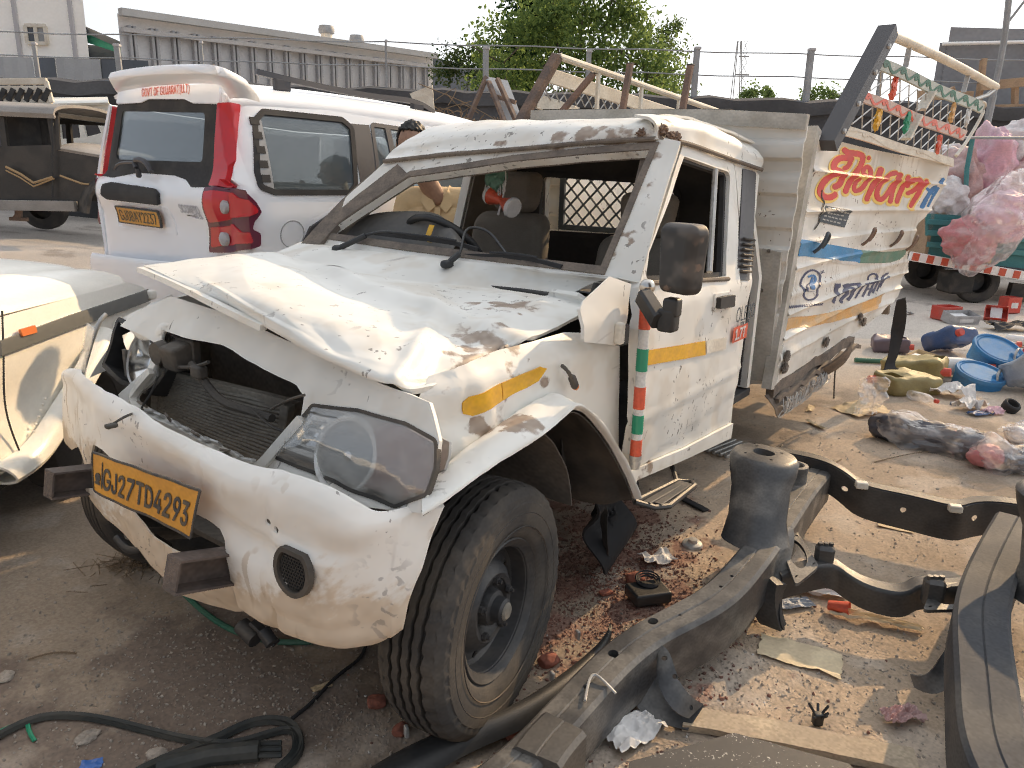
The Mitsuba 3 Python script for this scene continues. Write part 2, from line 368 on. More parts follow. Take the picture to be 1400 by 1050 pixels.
def box_paint(p, n, uv):
    q = tl(p)
    c = mix((.68, .665, .62), (.52, .495, .44), smoothstep(.35, .7, fbm(q.x * 3, q.y * 3, q.z * 4, 4)))
    st = smoothstep(.55, .8, noise(q.x * 60, q.y * 60, q.z * 4)) * smoothstep(.42, .65, fbm(q.x * 3, q.y * 3, q.z * 3 + 7, 3))
    c = mix(c, (.42, .37, .30), st * .5)
    wq = noise(q.x * 21, q.y * 21, q.z * 21) * 2
    ch = smoothstep(.70, .74, fbm(q.x * 40 + q.z * 25 + wq, q.y * 50, q.z * 44 - q.x * 20 + wq, 3)) * smoothstep(.48, .64, fbm(q.x * 4, q.y * 4, q.z * 4 + 2, 3))
    return mix(c, (.13, .085, .06), ch * .9)
mat('box_paint', box_paint, .5)
mat('bare_rusty_steel', grain((.20, .135, .10), (.11, .085, .075), 14, 120, .8, .2), .75)
mat('brown_stake_paint', grain((.19, .115, .085), (.10, .075, .065), 16, 140, .7, .2), .65)
mat('grimy_seal', grain((.16, .13, .105), (.09, .075, .065), 20, 150, .7, .2), .8)
mat('black_plastic', grain((.020, .021, .023), (.045, .043, .04), 9, 160, .6, .1), .48)
mat('dusty_black', grain((.035, .033, .031), (.12, .10, .08), 7, 120, .55, .15), .7)
mat('dusty_shaded_undercoat', grain((.12, .108, .095), (.19, .165, .14), 8, 90, .6, .2), .85)  # dusty undercoat; on the engine bay its darkness stands for shade
mat('tyre_rubber', grain((.042, .039, .037), (.10, .085, .068), 9, 140, .5, .15), .8)
mat('tyre_sidewall', grain((.032, .030, .029), (.15, .105, .07), 6, 140, .55, .15), .7)
mat('rim_steel', grain((.030, .031, .034), (.085, .075, .065), 9, 110, .5, .15), .5, spec=.5)
mat('radiator_metal', grain((.17, .155, .13), (.10, .085, .07), 9, 120, .7, .2), .75)
mat('lamp_chrome', (.80, .80, .80), .12, metal=1.0)
mat('lamp_housing', grain((.46, .46, .45), (.33, .31, .28), 9, 90), .35, metal=.3)
mat('dusty_rose_reflection', grain((.24, .16, .14), (.30, .24, .21), 12, 100), .4)  # dusty tone with the rose reflection of the headlight cover put in
scene['clear_lens'] = {'type': 'thindielectric', 'int_ior': 1.45}
scene['lamp_glass'] = {'type': 'blendbsdf', 'weight': proc(lambda p, n, uv: .10 + .20 * smoothstep(.4, .75, fbm(p.x * 9, p.y * 9, p.z * 9, 3))),
                       'a': {'type': 'thindielectric', 'int_ior': 1.5}, 'b': {'type': 'twosided', 'bsdf': {'type': 'diffuse', 'reflectance': {'type': 'rgb', 'value': [.52, .52, .50]}}}}
def tinted(key, pale_veil, col, tr):
    scene[key] = {'type': 'blendbsdf', 'weight': pale_veil, 'a': {'type': 'thindielectric', 'int_ior': 1.52, 'specular_transmittance': {'type': 'rgb', 'value': list(tr)}},
                  'b': {'type': 'twosided', 'bsdf': {'type': 'diffuse', 'reflectance': {'type': 'rgb', 'value': list(col)}}}}
tinted('suv_glass', .15, (.30, .34, .37), (.74, .80, .82))  # pale diffuse share stands for reflections and the bright interior behind the glass
tinted('clear_glass', .06, (.3, .3, .29), (.88, .92, .9))
mat('chassis_horn_steel', grain((.085, .070, .065), (.13, .10, .085), 14, 120, .8, .2), .7)
mat('board_grey', grain((.44, .42, .38), (.30, .28, .24), 9, 120, .7), .7)
mat('plate_yellow', grain((.62, .30, .045), (.52, .25, .05), 12, 120, .6, .08), .5)
mat('plate_print', grain((.05, .05, .055), (.16, .12, .07), 40, 200, .5, .1), .6)
mat('reflector_yellow', grain((.66, .36, .02), (.50, .27, .04), 18, 120, .5, .08), .35)
mat('reflector_red', grain((.62, .10, .05), (.45, .09, .05), 30, 160, .5, .1), .4)
mat('reflector_green', (.02, .25, .14), .4)
mat('reflector_white', grain((.62, .62, .60), (.45, .44, .42), 30, 160), .4)
mat('chrome_ball', grain((.60, .58, .55), (.45, .43, .40), 30, 90, .5), .22, metal=1.0)
mat('upholstery', grain((.19, .165, .135), (.24, .21, .175), 12, 260, .5, .12), .9)
mat('dash_plastic', grain((.13, .125, .12), (.20, .18, .15), 7, 90, .5, .08), .7)
mat('interior_black', grain((.028, .028, .030), (.06, .056, .05), 8, 100, .5), .8)
mat('headliner', grain((.20, .19, .17), (.15, .14, .12), 6, 90), .95)
mat('dirt_black_mesh', (.02, .02, .021), .6)
mat('red_letter', grain((.56, .045, .04), (.45, .06, .05), 20, 120, .5, .06), .5)
mat('yellow_letter', (.70, .48, .12), .5)
mat('blue_letter', grain((.04, .17, .40), (.06, .14, .3), 20, 120), .5)
mat('navy_letter', grain((.045, .055, .12), (.12, .12, .16), 25, 150, .5), .5)
mat('band_blue', grain((.035, .20, .42), (.09, .22, .36), 9, 120, .6), .5)
mat('band_green', grain((.09, .20, .15), (.20, .22, .16), 9, 120, .6), .5)
mat('band_yellow', grain((.60, .33, .10), (.48, .34, .20), 9, 120, .8), .5)
mat('stencil_dark', (.055, .07, .085), .6)
mat('deep_green_paint', grain((.035, .13, .08), (.07, .12, .09), 12, 120), .5)
mat('board_cream', grain((.62, .58, .50), (.48, .42, .34), 9, 120, .6), .6)
mat('board_pale_green', grain((.42, .45, .41), (.36, .36, .32), 9, 120, .6), .6)
mat('board_pale_red', grain((.52, .40, .35), (.42, .33, .28), 9, 120, .6), .6)
mat('suv_white', (.80, .81, .83), .22, clearcoat=1.0, clearcoat_gloss=.95)
mat('suv_trim_grey', (.055, .053, .058), .45)
mat('suv_lamp_red', (.50, .012, .02), .15, clearcoat=1.0)
mat('suv_lamp_dark', (.10, .008, .03), .2, clearcoat=1.0)
mat('suv_lamp_clear', (.40, .38, .38), .2)
mat('seat_cloth', grain((.42, .40, .35), (.32, .30, .26), 9, 80), .9)
mat('cream_paint', grain((.80, .775, .70), (.75, .72, .645), 3, 120, .5, .03), .3, clearcoat=.6)
mat('moulding_grey', (.13, .13, .12), .35, spec=.6)
mat('amber_lens', (.60, .16, .04), .3)
mat('jeep_black', grain((.024, .023, .022), (.06, .052, .044), 4, 90, .5), .4, clearcoat=.3)
mat('jeep_dusty', grain((.28, .26, .24), (.18, .165, .15), 4, 90, .5), .6)
mat('stripe_tan', (.36, .24, .12), .5)
mat('rubber_dark', (.025, .025, .027), .8)
mat('wall_white', grain((.86, .84, .80), (.80, .78, .73), .6, 20, .5, .03), .9)
mat('metal_strip', (.42, .41, .42), .6)
mat('shed_blue_grey', grain((.36, .37, .38), (.28, .29, .30), 1.2, 30, .5, .05), .7)
mat('shed_dark', grain((.10, .115, .14), (.07, .08, .09), 1.2, 30, .5, .05), .7)
mat('roof_green', grain((.04, .30, .21), (.07, .25, .18), 1.5, 30), .6)
mat('warehouse_sheet', grain((.52, .52, .53), (.43, .43, .445), .8, 25, .6, .06), .6, spec=.4)
mat('warehouse_rib', grain((.34, .34, .35), (.27, .27, .28), 1.2, 25), .6)
mat('vent_cream', grain((.62, .58, .50), (.5, .46, .4), 3, 30), .7)
mat('compound_wall', grain((.085, .085, .09), (.05, .05, .052), 1.5, 30, .7, .15), .95)
mat('grey_concrete', grain((.26, .265, .28), (.20, .20, .21), 1.2, 20, .6, .08), .9)
mat('pole_grey', grain((.30, .31, .32), (.2, .2, .2), 4, 50), .6)
mat('raw_wood', grain((.40, .28, .18), (.28, .19, .13), 5, 70, .6, .15), .85)
mat('old_plank', grain((.44, .36, .26), (.30, .24, .18), 8, 140, .6, .2), .9)
mat('bark', grain((.12, .10, .08), (.07, .06, .05), 8, 60), .95)
def leaf(key, c):
    scene[key] = {'type': 'principledthin', 'base_color': {'type': 'rgb', 'value': list(c)}, 'roughness': .45, 'diff_trans': 1.25, 'spec_trans': 0.0, 'eta': 1.4}
leaf('leaf_bright', (.21, .29, .09)); leaf('leaf_mid', (.135, .20, .075)); leaf('leaf_dark', (.028, .062, .024)); leaf('leaf_olive', (.10, .13, .05))
mat('skin', grain((.30, .17, .11), (.25, .14, .09), 20, 90), .55)
mat('hair', (.012, .010, .009), .55)
mat('shirt_cloth', grain((.60, .44, .25), (.52, .37, .20), 9, 220, .5, .05), .9)
mat('trouser_cloth', (.05, .055, .07), .9)
mat('teal_paint', grain((.05, .20, .21), (.09, .22, .21), 5, 80, .6), .6)
mat('frame_black', grain((.030, .031, .034), (.16, .145, .125), 5, 150, .35, .2), .42, spec=.6)
mat('frame_dusty', grain((.036, .037, .040), (.19, .178, .16), 9, 150, .6, .25), .44, spec=.6)
mat('frame_shaded', grain((.050, .053, .060), (.12, .112, .10), 7, 150, .5, .2), .75, spec=.3)  # shaded copy of the dusty frame colour, for the right rail
mat('frame_inner', grain((.030, .031, .034), (.09, .085, .078), 7, 150, .4, .2), .5)
mat('panel_black', lambda p, n, uv: mix((.035, .034, .035), (.5, .48, .45), smoothstep(.83, .86, noise(p.x * 240, p.y * 240, p.z * 240)) * .7), .55)
mat('drum_blue', grain((.05, .20, .42), (.12, .23, .36), 12, 120, .6, .08), .75, spec=.3)
mat('can_olive', grain((.27, .22, .09), (.19, .155, .075), 9, 120, .6, .1), .6)
mat('can_red', grain((.52, .06, .04), (.42, .12, .09), 9, 120), .5)
mat('can_blue', grain((.03, .07, .18), (.10, .12, .18), 9, 120), .5)
mat('can_purple', (.12, .09, .11), .45)
mat('can_white', (.66, .65, .63), .45)
mat('paper_white', grain((.66, .65, .64), (.5, .49, .47), 18, 140, .5, .06), .9)
mat('paper_grey', grain((.40, .39, .39), (.28, .27, .27), 20, 140, .6, .1), .85)
mat('paper_blue', grain((.34, .38, .43), (.22, .25, .32), 12, 140, .6, .06), .6)
mat('cardboard', grain((.55, .44, .28), (.42, .32, .20), 12, 140, .6, .08), .9)
mat('cloth_cream', grain((.66, .55, .37), (.50, .40, .27), 14, 160, .6, .08), .95)
mat('brick_red', grain((.27, .10, .07), (.18, .075, .055), 20, 160, .7, .2), .95)
mat('gravel_red', grain((.20, .10, .075), (.13, .08, .065), 25, 190, .8, .25), .95)
mat('gravel_grey', grain((.33, .29, .25), (.24, .21, .18), 25, 190, .8, .25), .95)
mat('pebble_white', (.55, .53, .5), .8)
mat('twig', (.17, .12, .075), .9)
mat('hose_green', grain((.03, .13, .085), (.07, .12, .09), 9, 120), .6)
mat('seal_dark', grain((.022, .026, .026), (.07, .065, .055), 12, 140, .5), .65)
mat('blue_foil', (.05, .14, .42), .35)
scene['film_clear'] = {'type': 'blendbsdf', 'weight': proc(lambda p, n, uv: .10 + .42 * smoothstep(.48, .78, fbm(p.x * 14, p.y * 14, p.z * 14, 3))),
                       'a': {'type': 'thindielectric', 'int_ior': 1.5}, 'b': {'type': 'principledthin', 'base_color': {'type': 'rgb', 'value': [.78, .76, .76]}, 'roughness': .3, 'diff_trans': 1.0, 'spec_trans': 0.0, 'eta': 1.4}}
mat('bag_dark_stuff', grain((.06, .065, .085), (.16, .15, .16), 9, 60, .6, .2), .6)
mat('bag_pink', grain((.62, .36, .43), (.60, .48, .50), 6, 60, .6), .6)
mat('bag_rose', grain((.44, .27, .26), (.55, .42, .40), 6, 60, .7), .6)
mat('bag_red', grain((.48, .18, .19), (.45, .30, .29), 9, 60, .7), .6)
mat('bag_white', grain((.66, .63, .62), (.55, .48, .47), 5, 60, .7), .6)

# ------------------------------------------------------------------ the ground
RNG = np.random.default_rng(7)
def gz(x, y):
    """height of the ground"""
    x, y = np.asarray(x, float), np.asarray(y, float)
    P = np.stack([x, y, 0 * x], -1)
    near = np.exp(-((np.hypot(x, y - 2) / 6.0) ** 2))
    h = (meshkit.fbm(P * 1.1, 3, 3) - .5) * .05 * near + (meshkit.fbm(P * 6, 4, 4) - .5) * .022 * near + (meshkit.fbm(P * 30, 3, 5) - .5) * .008 * near
    return h + .075 * (np.clip(-1.2 - x, 0, 11)) * np.clip((y - 1.5) / 2.5, 0, 1)
def gpatch(x0, x1, y0, y1, step, hole=None):
    xs, ys = np.arange(x0, x1 + step / 2, step), np.arange(y0, y1 + step / 2, step)
    X_, Y_ = np.meshgrid(xs, ys, indexing='ij'); n, m = X_.shape
    I = np.arange(n * m).reshape(n, m); a, b, c, d = I[:-1, :-1].ravel(), I[1:, :-1].ravel(), I[1:, 1:].ravel(), I[:-1, 1:].ravel()
    f = np.vstack([np.stack([a, b, c], -1), np.stack([a, c, d], -1)])
    v = np.stack([X_, Y_, gz(X_, Y_)], -1).reshape(-1, 3)
    if hole:
        c0 = v[f].mean(1); f = f[~((c0[:, 0] > hole[0]) & (c0[:, 0] < hole[1]) & (c0[:, 1] > hole[2]) & (c0[:, 1] < hole[3]))]
    return trimesh.Trimesh(v, f, process=False)
def ground_mesh():
    xs = np.concatenate([[-900, -400, -200, -100, -60, -40, -28, -20, -14], np.arange(-10, -3, .25), np.arange(-3, 4.5, .022), np.arange(4.5, 10, .25), [14, 20, 28, 40, 60, 100, 200, 400, 900]])
    ys = np.concatenate([[-900, -400, -100, -40, -20, -10, -5, -3], np.arange(-2, .8, .1), np.arange(.8, 6, .022), np.arange(6, 14, .2), np.arange(14, 30, 1.0), [35, 45, 60, 100, 200, 400, 900, 1500]])
    X_, Y_ = np.meshgrid(xs, ys, indexing='ij'); n, m = X_.shape
    I = np.arange(n * m).reshape(n, m); a, b, c, d = I[:-1, :-1].ravel(), I[1:, :-1].ravel(), I[1:, 1:].ravel(), I[:-1, 1:].ravel()
    return trimesh.Trimesh(np.stack([X_, Y_, gz(X_, Y_)], -1).reshape(-1, 3), np.vstack([np.stack([a, b, c], -1), np.stack([a, c, d], -1)]), process=False)
def ground_col(p, n, uv):
    w = fbm(p.x * .9, p.y * .9, 0, 4); w2 = fbm(p.x * 5, p.y * 5, 3, 4); g = noise(p.x * 120, p.y * 120, 0); g2 = noise(p.x * 300, p.y * 300, 1)
    c = mix((.375, .305, .24), (.29, .233, .18), smoothstep(.35, .65, w))
    c = mix(c, (.40, .355, .31), smoothstep(.5, .68, w2) * .5)
    far = smoothstep(5.0, 9.0, p.y + .3 * p.x)                 # worn concrete further out
    c = mix(c, mix((.385, .355, .325), (.32, .295, .27), smoothstep(.4, .62, fbm(p.x * .7, p.y * .7, 9, 4))), far)
    pale_side = smoothstep(-.12, .12, p.x - .75 + (fbm(p.x * 1.6, p.y * 1.6, 21, 4) - .5) * 1.6)       # paler and warmer to the right of a ragged line
    c = c * (1 + .30 * pale_side) * mix((1, 1, 1), (1.03, 1.0, .95), pale_side)
    # crushed red brick spilled beside the front wheel, oil-stained soil before the bumper
    d = dr.sqrt(dr.square((p.x - .45) / .55) + dr.square((p.y - 2.9) / .9))
    red = smoothstep(.1, .3, fbm(p.x * 8, p.y * 8, 5, 4) - .25 - dr.maximum(0, d - .5) * .5)
    c = mix(c, mix((.20, .105, .08), (.27, .16, .125), g), red * .85)
    do = dr.sqrt(dr.square((p.x + 1.0) / .9) + dr.square((p.y - 1.9) / .55))
    oil = smoothstep(.05, .35, fbm(p.x * 5, p.y * 5, 8, 4) - .15 - dr.maximum(0, do - .5) * .6)
    c = mix(c, (.13, .10, .085), oil * .75)
    st = smoothstep(.6, .72, fbm(p.x * 2.3, p.y * 2.3, 12, 4)) * .45
    c = mix(c, (.15, .125, .105), st)
    return c * (.88 + .32 * g + .16 * g2)
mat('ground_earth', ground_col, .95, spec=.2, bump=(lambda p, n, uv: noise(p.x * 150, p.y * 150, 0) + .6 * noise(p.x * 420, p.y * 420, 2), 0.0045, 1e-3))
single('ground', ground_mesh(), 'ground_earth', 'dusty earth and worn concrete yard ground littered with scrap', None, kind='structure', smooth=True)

# ------------------------------------------------------------------ buildings, walls, fence, trees beyond the yard
def wallbox(a, b, z0, z1, t=.3):
    a, b = np.asarray(a[:2], float), np.asarray(b[:2], float); d = unit(b - a); n = np.array([-d[1], d[0]])
    p = [a, b, b + unit(b) * t, a + unit(a) * t]; v = np.array([[*q, z0] for q in p] + [[*q, z1] for q in p])
    return m3.Manifold.hull_points(v)
WB0, WB1 = (-16.851, 24, 5.993), (-12.805, 24, 6.093)
wb = thing('white_building', 'tall white building at the far left with a small two-pane window', 'building')
zb = (-14.088, 24, 4.488)[2]
put(wb, 'wall', wallbox((-30, 24), ((-12.738, 24, 4.562)[0], 24), 0, zb + 8, 10), 'wall_white', False)
for (x, y) in (((-14.751, 24, 5.266)[0], 0), ((-13.118, 24, 5.307)[0], 0)): put(wb, 'metal_strip', cbox(.12, .08, 8, .01, (x, 23.97, zb + 4)), 'metal_strip')
wn0, wn1 = (-14.479, 24, 5.371), (-13.903, 24, 4.892)
cx, cz, w_, h_ = (wn0[0] + wn1[0]) / 2, (wn0[2] + wn1[2]) / 2, wn1[0] - wn0[0], wn0[2] - wn1[2]
wf = put(wb, 'window', cat(*[bar(p, q, .10, .10) for p, q in (((cx - w_ / 2, 23.95, cz - h_ / 2), (cx - w_ / 2, 23.95, cz + h_ / 2)), ((cx + w_ / 2, 23.95, cz - h_ / 2), (cx + w_ / 2, 23.95, cz + h_ / 2)), ((cx, 23.95, cz - h_ / 2), (cx, 23.95, cz + h_ / 2)), ((cx - w_ / 2, 23.95, cz + h_ / 2), (cx + w_ / 2, 23.95, cz + h_ / 2)), ((cx - w_ / 2, 23.95, cz - h_ / 2), (cx + w_ / 2, 23.95, cz - h_ / 2)))]), 'board_cream')
for s in (-1, 1): put(wf, 'pane', cbox(w_ / 2 - .08, .03, h_ - .08, .004, (cx + s * w_ / 4, 23.97, cz)), 'shed_dark' if s < 0 else 'pole_grey')
sh = thing('sheet_metal_shed', 'low grey corrugated shed below the white building', 'shed')
xs = [(-15.365, 22, 3.811)[0], (-13.205, 22, 3.866)[0], (-12.605, 22, 3.881)[0], (-11.367, 22, 3.913)[0], (-10.07, 22, 3.946)[0]]
for k in range(4):
    n = max(3, int((xs[k + 1] - xs[k]) / .18)); xx = np.linspace(xs[k], xs[k + 1] - .02, n)
    pts = np.stack([xx, 22 - .04 * (np.arange(n) % 2), 0 * xx], -1)
    g = np.stack([np.tile(pts[:, None], (1, 2, 1)).reshape(n, 2, 3)])[0]; g[:, 1, 2] = (-12.911, 22, 4.261)[2]
    v = g.reshape(-1, 3); I = np.arange(2 * n).reshape(n, 2); a, b, c, d = I[:-1, 0], I[1:, 0], I[1:, 1], I[:-1, 1]
    put(sh, 'wall_sheet', solid(v, np.vstack([np.stack([a, b, c], -1), np.stack([a, c, d], -1)]), .03), 'shed_dark' if k % 2 else 'shed_blue_grey', False)
gr_ = thing('green_roof_shed', 'small shed with a green sheet roof and dark gable', 'shed')
put(gr_, 'roof', solid(np.array([(-13.798, 26, 5.588), (-12.199, 25, 5.006), (-12.222, 25, 4.798), (-13.84, 26, 5.245)]), np.array([[0, 2, 1], [0, 3, 2]]), .15), 'roof_green', False)
put(gr_, 'gable', wallbox((-14.159, 26.5, 5.271), (-12.85, 26.5, 5.084), 0, (-13.593, 26.5, 5.241)[2], .4), 'shed_dark', False)
put(gr_, 'fascia', bar((-13.786, 25.9, 5.614), (-12.105, 24.9, 4.993), .06, .18), 'shed_dark')
# the long warehouse
wh = thing('long_grey_warehouse', 'long grey sheet-metal warehouse with ribs and a sloping roof line', 'warehouse')
A_, B_ = np.array((-11.781, 24, 5.77)), np.array((-3.664, 34, 6.184))
d_ = unit((B_ - A_)[:2]); L_ = np.linalg.norm((B_ - A_)[:2]); zt = lambda t: A_[2] * (1 - t) + B_[2] * t
v = np.array([[*A_[:2], 0], [*B_[:2], 0], B_, A_]); n_ = np.array([-d_[1], d_[0], 0]) * .2
put(wh, 'wall', m3.Manifold.hull_points(np.vstack([v, v * [1.3, 1.3, 1.0]])), 'warehouse_sheet', False)
for t in np.r_[np.arange(.02, 1, .052)]:
    for dt in (0, .011):
        p = A_[:2] + d_ * L_ * (t + dt); put(wh, 'rib', cbox(.09, .16, zt(t) - .3, .01, (*(p - n_[:2] * .4), (zt(t) - .3) / 2), rz=math.atan2(d_[1], d_[0])), 'warehouse_rib', False)
e = np.array([*(-n_[:2] * 1.0), 0]); put(wh, 'eave', sweep([(-.12, -.10), (.12, -.10), (.12, .10), (-.12, .10)], np.array([A_ + e + [0, 0, .02], B_ + e + [0, 0, .02]])), 'shed_blue_grey', 20)
put(wh, 'gutter', sweep([(-.08, -.06), (.08, -.06), (.08, .06), (-.08, .06)], np.array([A_ + e - [0, 0, .45], B_ + e - [0, 0, .40]])), 'warehouse_rib', 20)
put(wh, 'gable_roof', solid(np.array([B_ + [0, 0, 0], (-1.839, 36, 6.059), (-1.818, 36, 4.627), [*B_[:2], 1.0]]), np.array([[0, 2, 1], [0, 3, 2]]), .3), 'shed_dark', False)
for x, y, d, r in ((447, 42, 34, .32), (488, 53, 35, .30)):
    base = np.array({447: (-8.074, 34, 6.524), 488: (-7.03, 35, 6.587)}[x])
    vt = thing('roof_vent', {447: 'taller cream mushroom vent on the warehouse roof', 488: 'shorter cream mushroom vent on the warehouse roof'}[x], 'vent')
    h = {447: (-8.044, 34, 7.306)[2], 488: (-7.015, 35, 7.135)[2]}[x] - base[2]
    put(vt, 'cap', lathe([(0, h), (r * .9, h - .04), (r * 1.05, h - .2), (r * 1.0, h - .32), (r * .7, h - .36)], 24).apply_translation(base), 'pole_grey')
    put(vt, 'stack', lathe([(r * .75, h - .3), (r * .72, h - .6), (r * .85, -.6)], 24).apply_translation(base), 'vent_cream')
# compound wall and the wire fence on it
cw = thing('dark_compound_wall', 'long dark weathered compound wall behind the yard', 'wall')
WY = 15.0
zl, zr = (-8.172, 15, 3.047)[2], (3.932, 15, 3.038)[2]
xl, xr = -14.0, 12.5
def wallstrip(nseg=60):
    x = np.linspace(xl, xr, nseg); zt_ = np.interp(x, [(-8.172, 15, 3.047)[0], (3.932, 15, 3.038)[0]], [zl, zr]) + .03 * np.array([math.sin(k * 2.3) for k in range(nseg)])
    prof = [(-.14, 0), (-.14, -.25), (-.20, -.22), (-.20, 0.0), (0, .05), (.2, 0), (.2, -.25), (.14, -.25)]
    ms = []
    v = []
    for i in range(nseg): v += [[x[i], WY - .14, -.2], [x[i], WY - .14, zt_[i] - .30], [x[i], WY - .22, zt_[i] - .28], [x[i], WY - .22, zt_[i] - .06], [x[i], WY, zt_[i]], [x[i], WY + .22, zt_[i] - .06], [x[i], WY + .22, -.2]]
    I = np.arange(7 * nseg).reshape(nseg, 7); F = []
    for i in range(nseg - 1):
        for j in range(6): F += [[I[i, j], I[i + 1, j], I[i + 1, j + 1]], [I[i, j], I[i + 1, j + 1], I[i, j + 1]]]
    return trimesh.Trimesh(np.array(v), np.array(F), process=False)
put(cw, 'wall', wallstrip(), 'compound_wall', 20)
wz = lambda x: np.interp(x, [(-8.172, 15, 3.047)[0], (3.932, 15, 3.038)[0]], [zl, zr])
for x, top, r, lab in (((-8.946, 15, 3.63)[0], (-8.946, 15, 3.63)[2], .05, 'thin fence post at the far left'), ((-7.424, 15, 3.643)[0], (-7.424, 15, 3.643)[2], .07, 'fence post left of the warehouse corner'), ((-5.871, 15, 3.732)[0], (-5.871, 15, 3.732)[2], .035, 'thin pale fence post before the warehouse wall'), ((-2.473, 15, 3.842)[0], (-2.473, 15, 3.842)[2], .03, 'thin dark fence post near the warehouse far end'), ((-0.637, 15, 3.765)[0], (-0.637, 15, 3.765)[2], .075, 'thick grey fence post at the left of the big tree'), ((1.254, 15, 3.763)[0], (1.254, 15, 3.763)[2], .06, 'fence post in front of the big tree'), ((3.23, 15, 3.862)[0], (3.23, 15, 3.862)[2], .07, 'fence post beside the lattice pylon'), ((5.315, 15, 3.89)[0], (5.315, 15, 3.89)[2], .075, 'fence post right of the lattice pylon'), ((6.644, 15, 3.948)[0], (6.644, 15, 3.948)[2], .05, 'fence post behind the stake frame')):
    fpst = thing('fence_post', lab, 'post'); z0 = wz(x) - .1
    put(fpst, 'post', bar((x, WY, z0), (x - .01, WY, top), r * 1.3, r * 1.3), 'pole_grey'); put(fpst, 'cap', cbox(r * 1.7, r * 1.7, .05, .01, (x, WY, top)), 'metal_strip')
for k, (dz, r) in enumerate(((1.0, .012), (.55, .012))):
    xx = np.linspace(xl, xr, 40); single('fence_wire', tube(np.stack([xx, 0 * xx + WY, wz(xx) + {0: (3.85, 15, 3.828)[2] - zr, 1: (3.891, 15, 3.43)[2] - zr}[k] - .03 * np.abs(np.sin(xx * 1.3))], -1), r, 5), 'pole_grey', ['upper fence wire strung along the compound wall', 'lower fence wire strung along the compound wall'][k], 'wire')
# trees
def tree(loc, H, crown, n, leafm, seed, label, lsize=.16, group=None, trunk_r=.16):
    r = np.random.default_rng(seed); t = thing('tree', label, 'tree'); loc = np.asarray(loc, float)
    br = [tube([loc, loc + [.1, 0, H * .35], loc + [0, .1, H * .6]], trunk_r, 8, 4, scale=np.linspace(1, .5, 9))]
    cl = []
    for (cx, cy, cz, rx, ry, rz) in crown:
        c = loc + [cx, cy, cz]; br.append(tube([loc + [0, 0, H * .45], (loc + c) / 2 + [0, 0, H * .15], c], trunk_r * .35, 6, 4, scale=np.linspace(1, .3, 9)))
        m = max(6, int(18 * rx * rz / .8))
        for k in range(m):
            d = unit(r.normal(size=3)); cl.append((c + d * [rx, ry, rz] * r.uniform(.45, 1.0), r.uniform(.22, .42) * min(1, rx)))
        for k in range(4):
            d = unit(r.normal(size=3)); br.append(tube([c, c + d * [rx, ry, rz] * .9], trunk_r * .14, 5))
    put(t, 'trunk', cat(*br), 'bark')
    cs = np.array([c for c, _ in cl]); rs_ = np.array([q for _, q in cl])
    for part, (lm, fr_) in enumerate(leafm):
        k = int(n * fr_); i = r.integers(0, len(cs), k); P = cs[i] + r.normal(size=(k, 3)) * rs_[i][:, None] * .75
        a = unit(r.normal(size=(k, 3)) + [0, 0, -.3]); b = unit(np.cross(a, r.normal(size=(k, 3)))); L = lsize * r.uniform(.6, 1.3, k)[:, None]
        q = np.stack([P, P + a * L * .5 + b * L * .28, P + a * L, P + a * L * .5 - b * L * .28], 1).reshape(-1, 3)
        I = np.arange(k)[:, None] * 4; F = np.vstack([I + [0, 1, 2], I + [0, 2, 3]])
        put(t, 'crown' if part == 0 else 'crown_leaves', trimesh.Trimesh(q, F, process=False), lm, False, kind='stuff')
    return t
tc = np.array((1.669, 24, 4.987)); tx = tc - [0, 0, tc[2]]
tree(tx, 6.5, [(-.2, 0, tc[2] + .3, 1.5, 1.4, 1.4), (-2.2, 0, tc[2] - .3, 1.3, 1.2, 1.3), (1.2, .2, tc[2] + .2, 1.4, 1.3, 1.2), (-.8, 0, tc[2] + 1.5, 1.3, 1.2, 1.0), (.9, 0, tc[2] + 1.5, 1.1, 1, .9), (2.1, 0, tc[2] - .6, 1.1, 1, 1.0), (.4, 0, tc[2] - 1.3, 1.6, 1.2, 1.0), (-2.3, 0, tc[2] - 1.5, 1.2, 1, .9), (.1, 0, tc[2] + 2.3, 1.1, .9, .8)], 15000, [('leaf_bright', .6), ('leaf_mid', .4)], 3, 'big bright green leafy tree rising behind the compound wall')
td = np.array((0.633, 30, 7.404)); tree(td - [0, 0, td[2]], 9, [(0, 0, td[2] - .8, 1.5, 1.2, 1.5), (.2, 0, td[2] + .8, 1.3, 1, 1.3), (-.9, 0, td[2] - 1.8, 1.2, 1, 1.2)], 7000, [('leaf_dark', 1.0)], 4, 'dark conifer-like treetop rising behind the bright tree', .2)
to_ = np.array((-1.747, 27, 5.258)); tree(to_ - [0, 0, to_[2]], 5, [(0, 0, to_[2], .9, .8, .6), (-.7, 0, to_[2] - .3, .6, .6, .4), (.8, 0, to_[2] - .4, .8, .6, .7)], 2600, [('leaf_olive', .7), ('leaf_dark', .3)], 5, 'small olive tree at the left edge of the big tree', .12, trunk_r=.09)
to_ = np.array((4.397, 26, 4.906)); tree(to_ - [0, 0, to_[2]], 5, [(0, 0, to_[2] + .2, .8, .8, 1.1), (.35, 0, to_[2] + .9, .5, .6, .6), (.3, 0, to_[2] - .9, .9, .6, .8)], 3400, [('leaf_olive', .6), ('leaf_mid', .4)], 6, 'feathery olive tree at the right edge of the big tree', .11, trunk_r=.08)
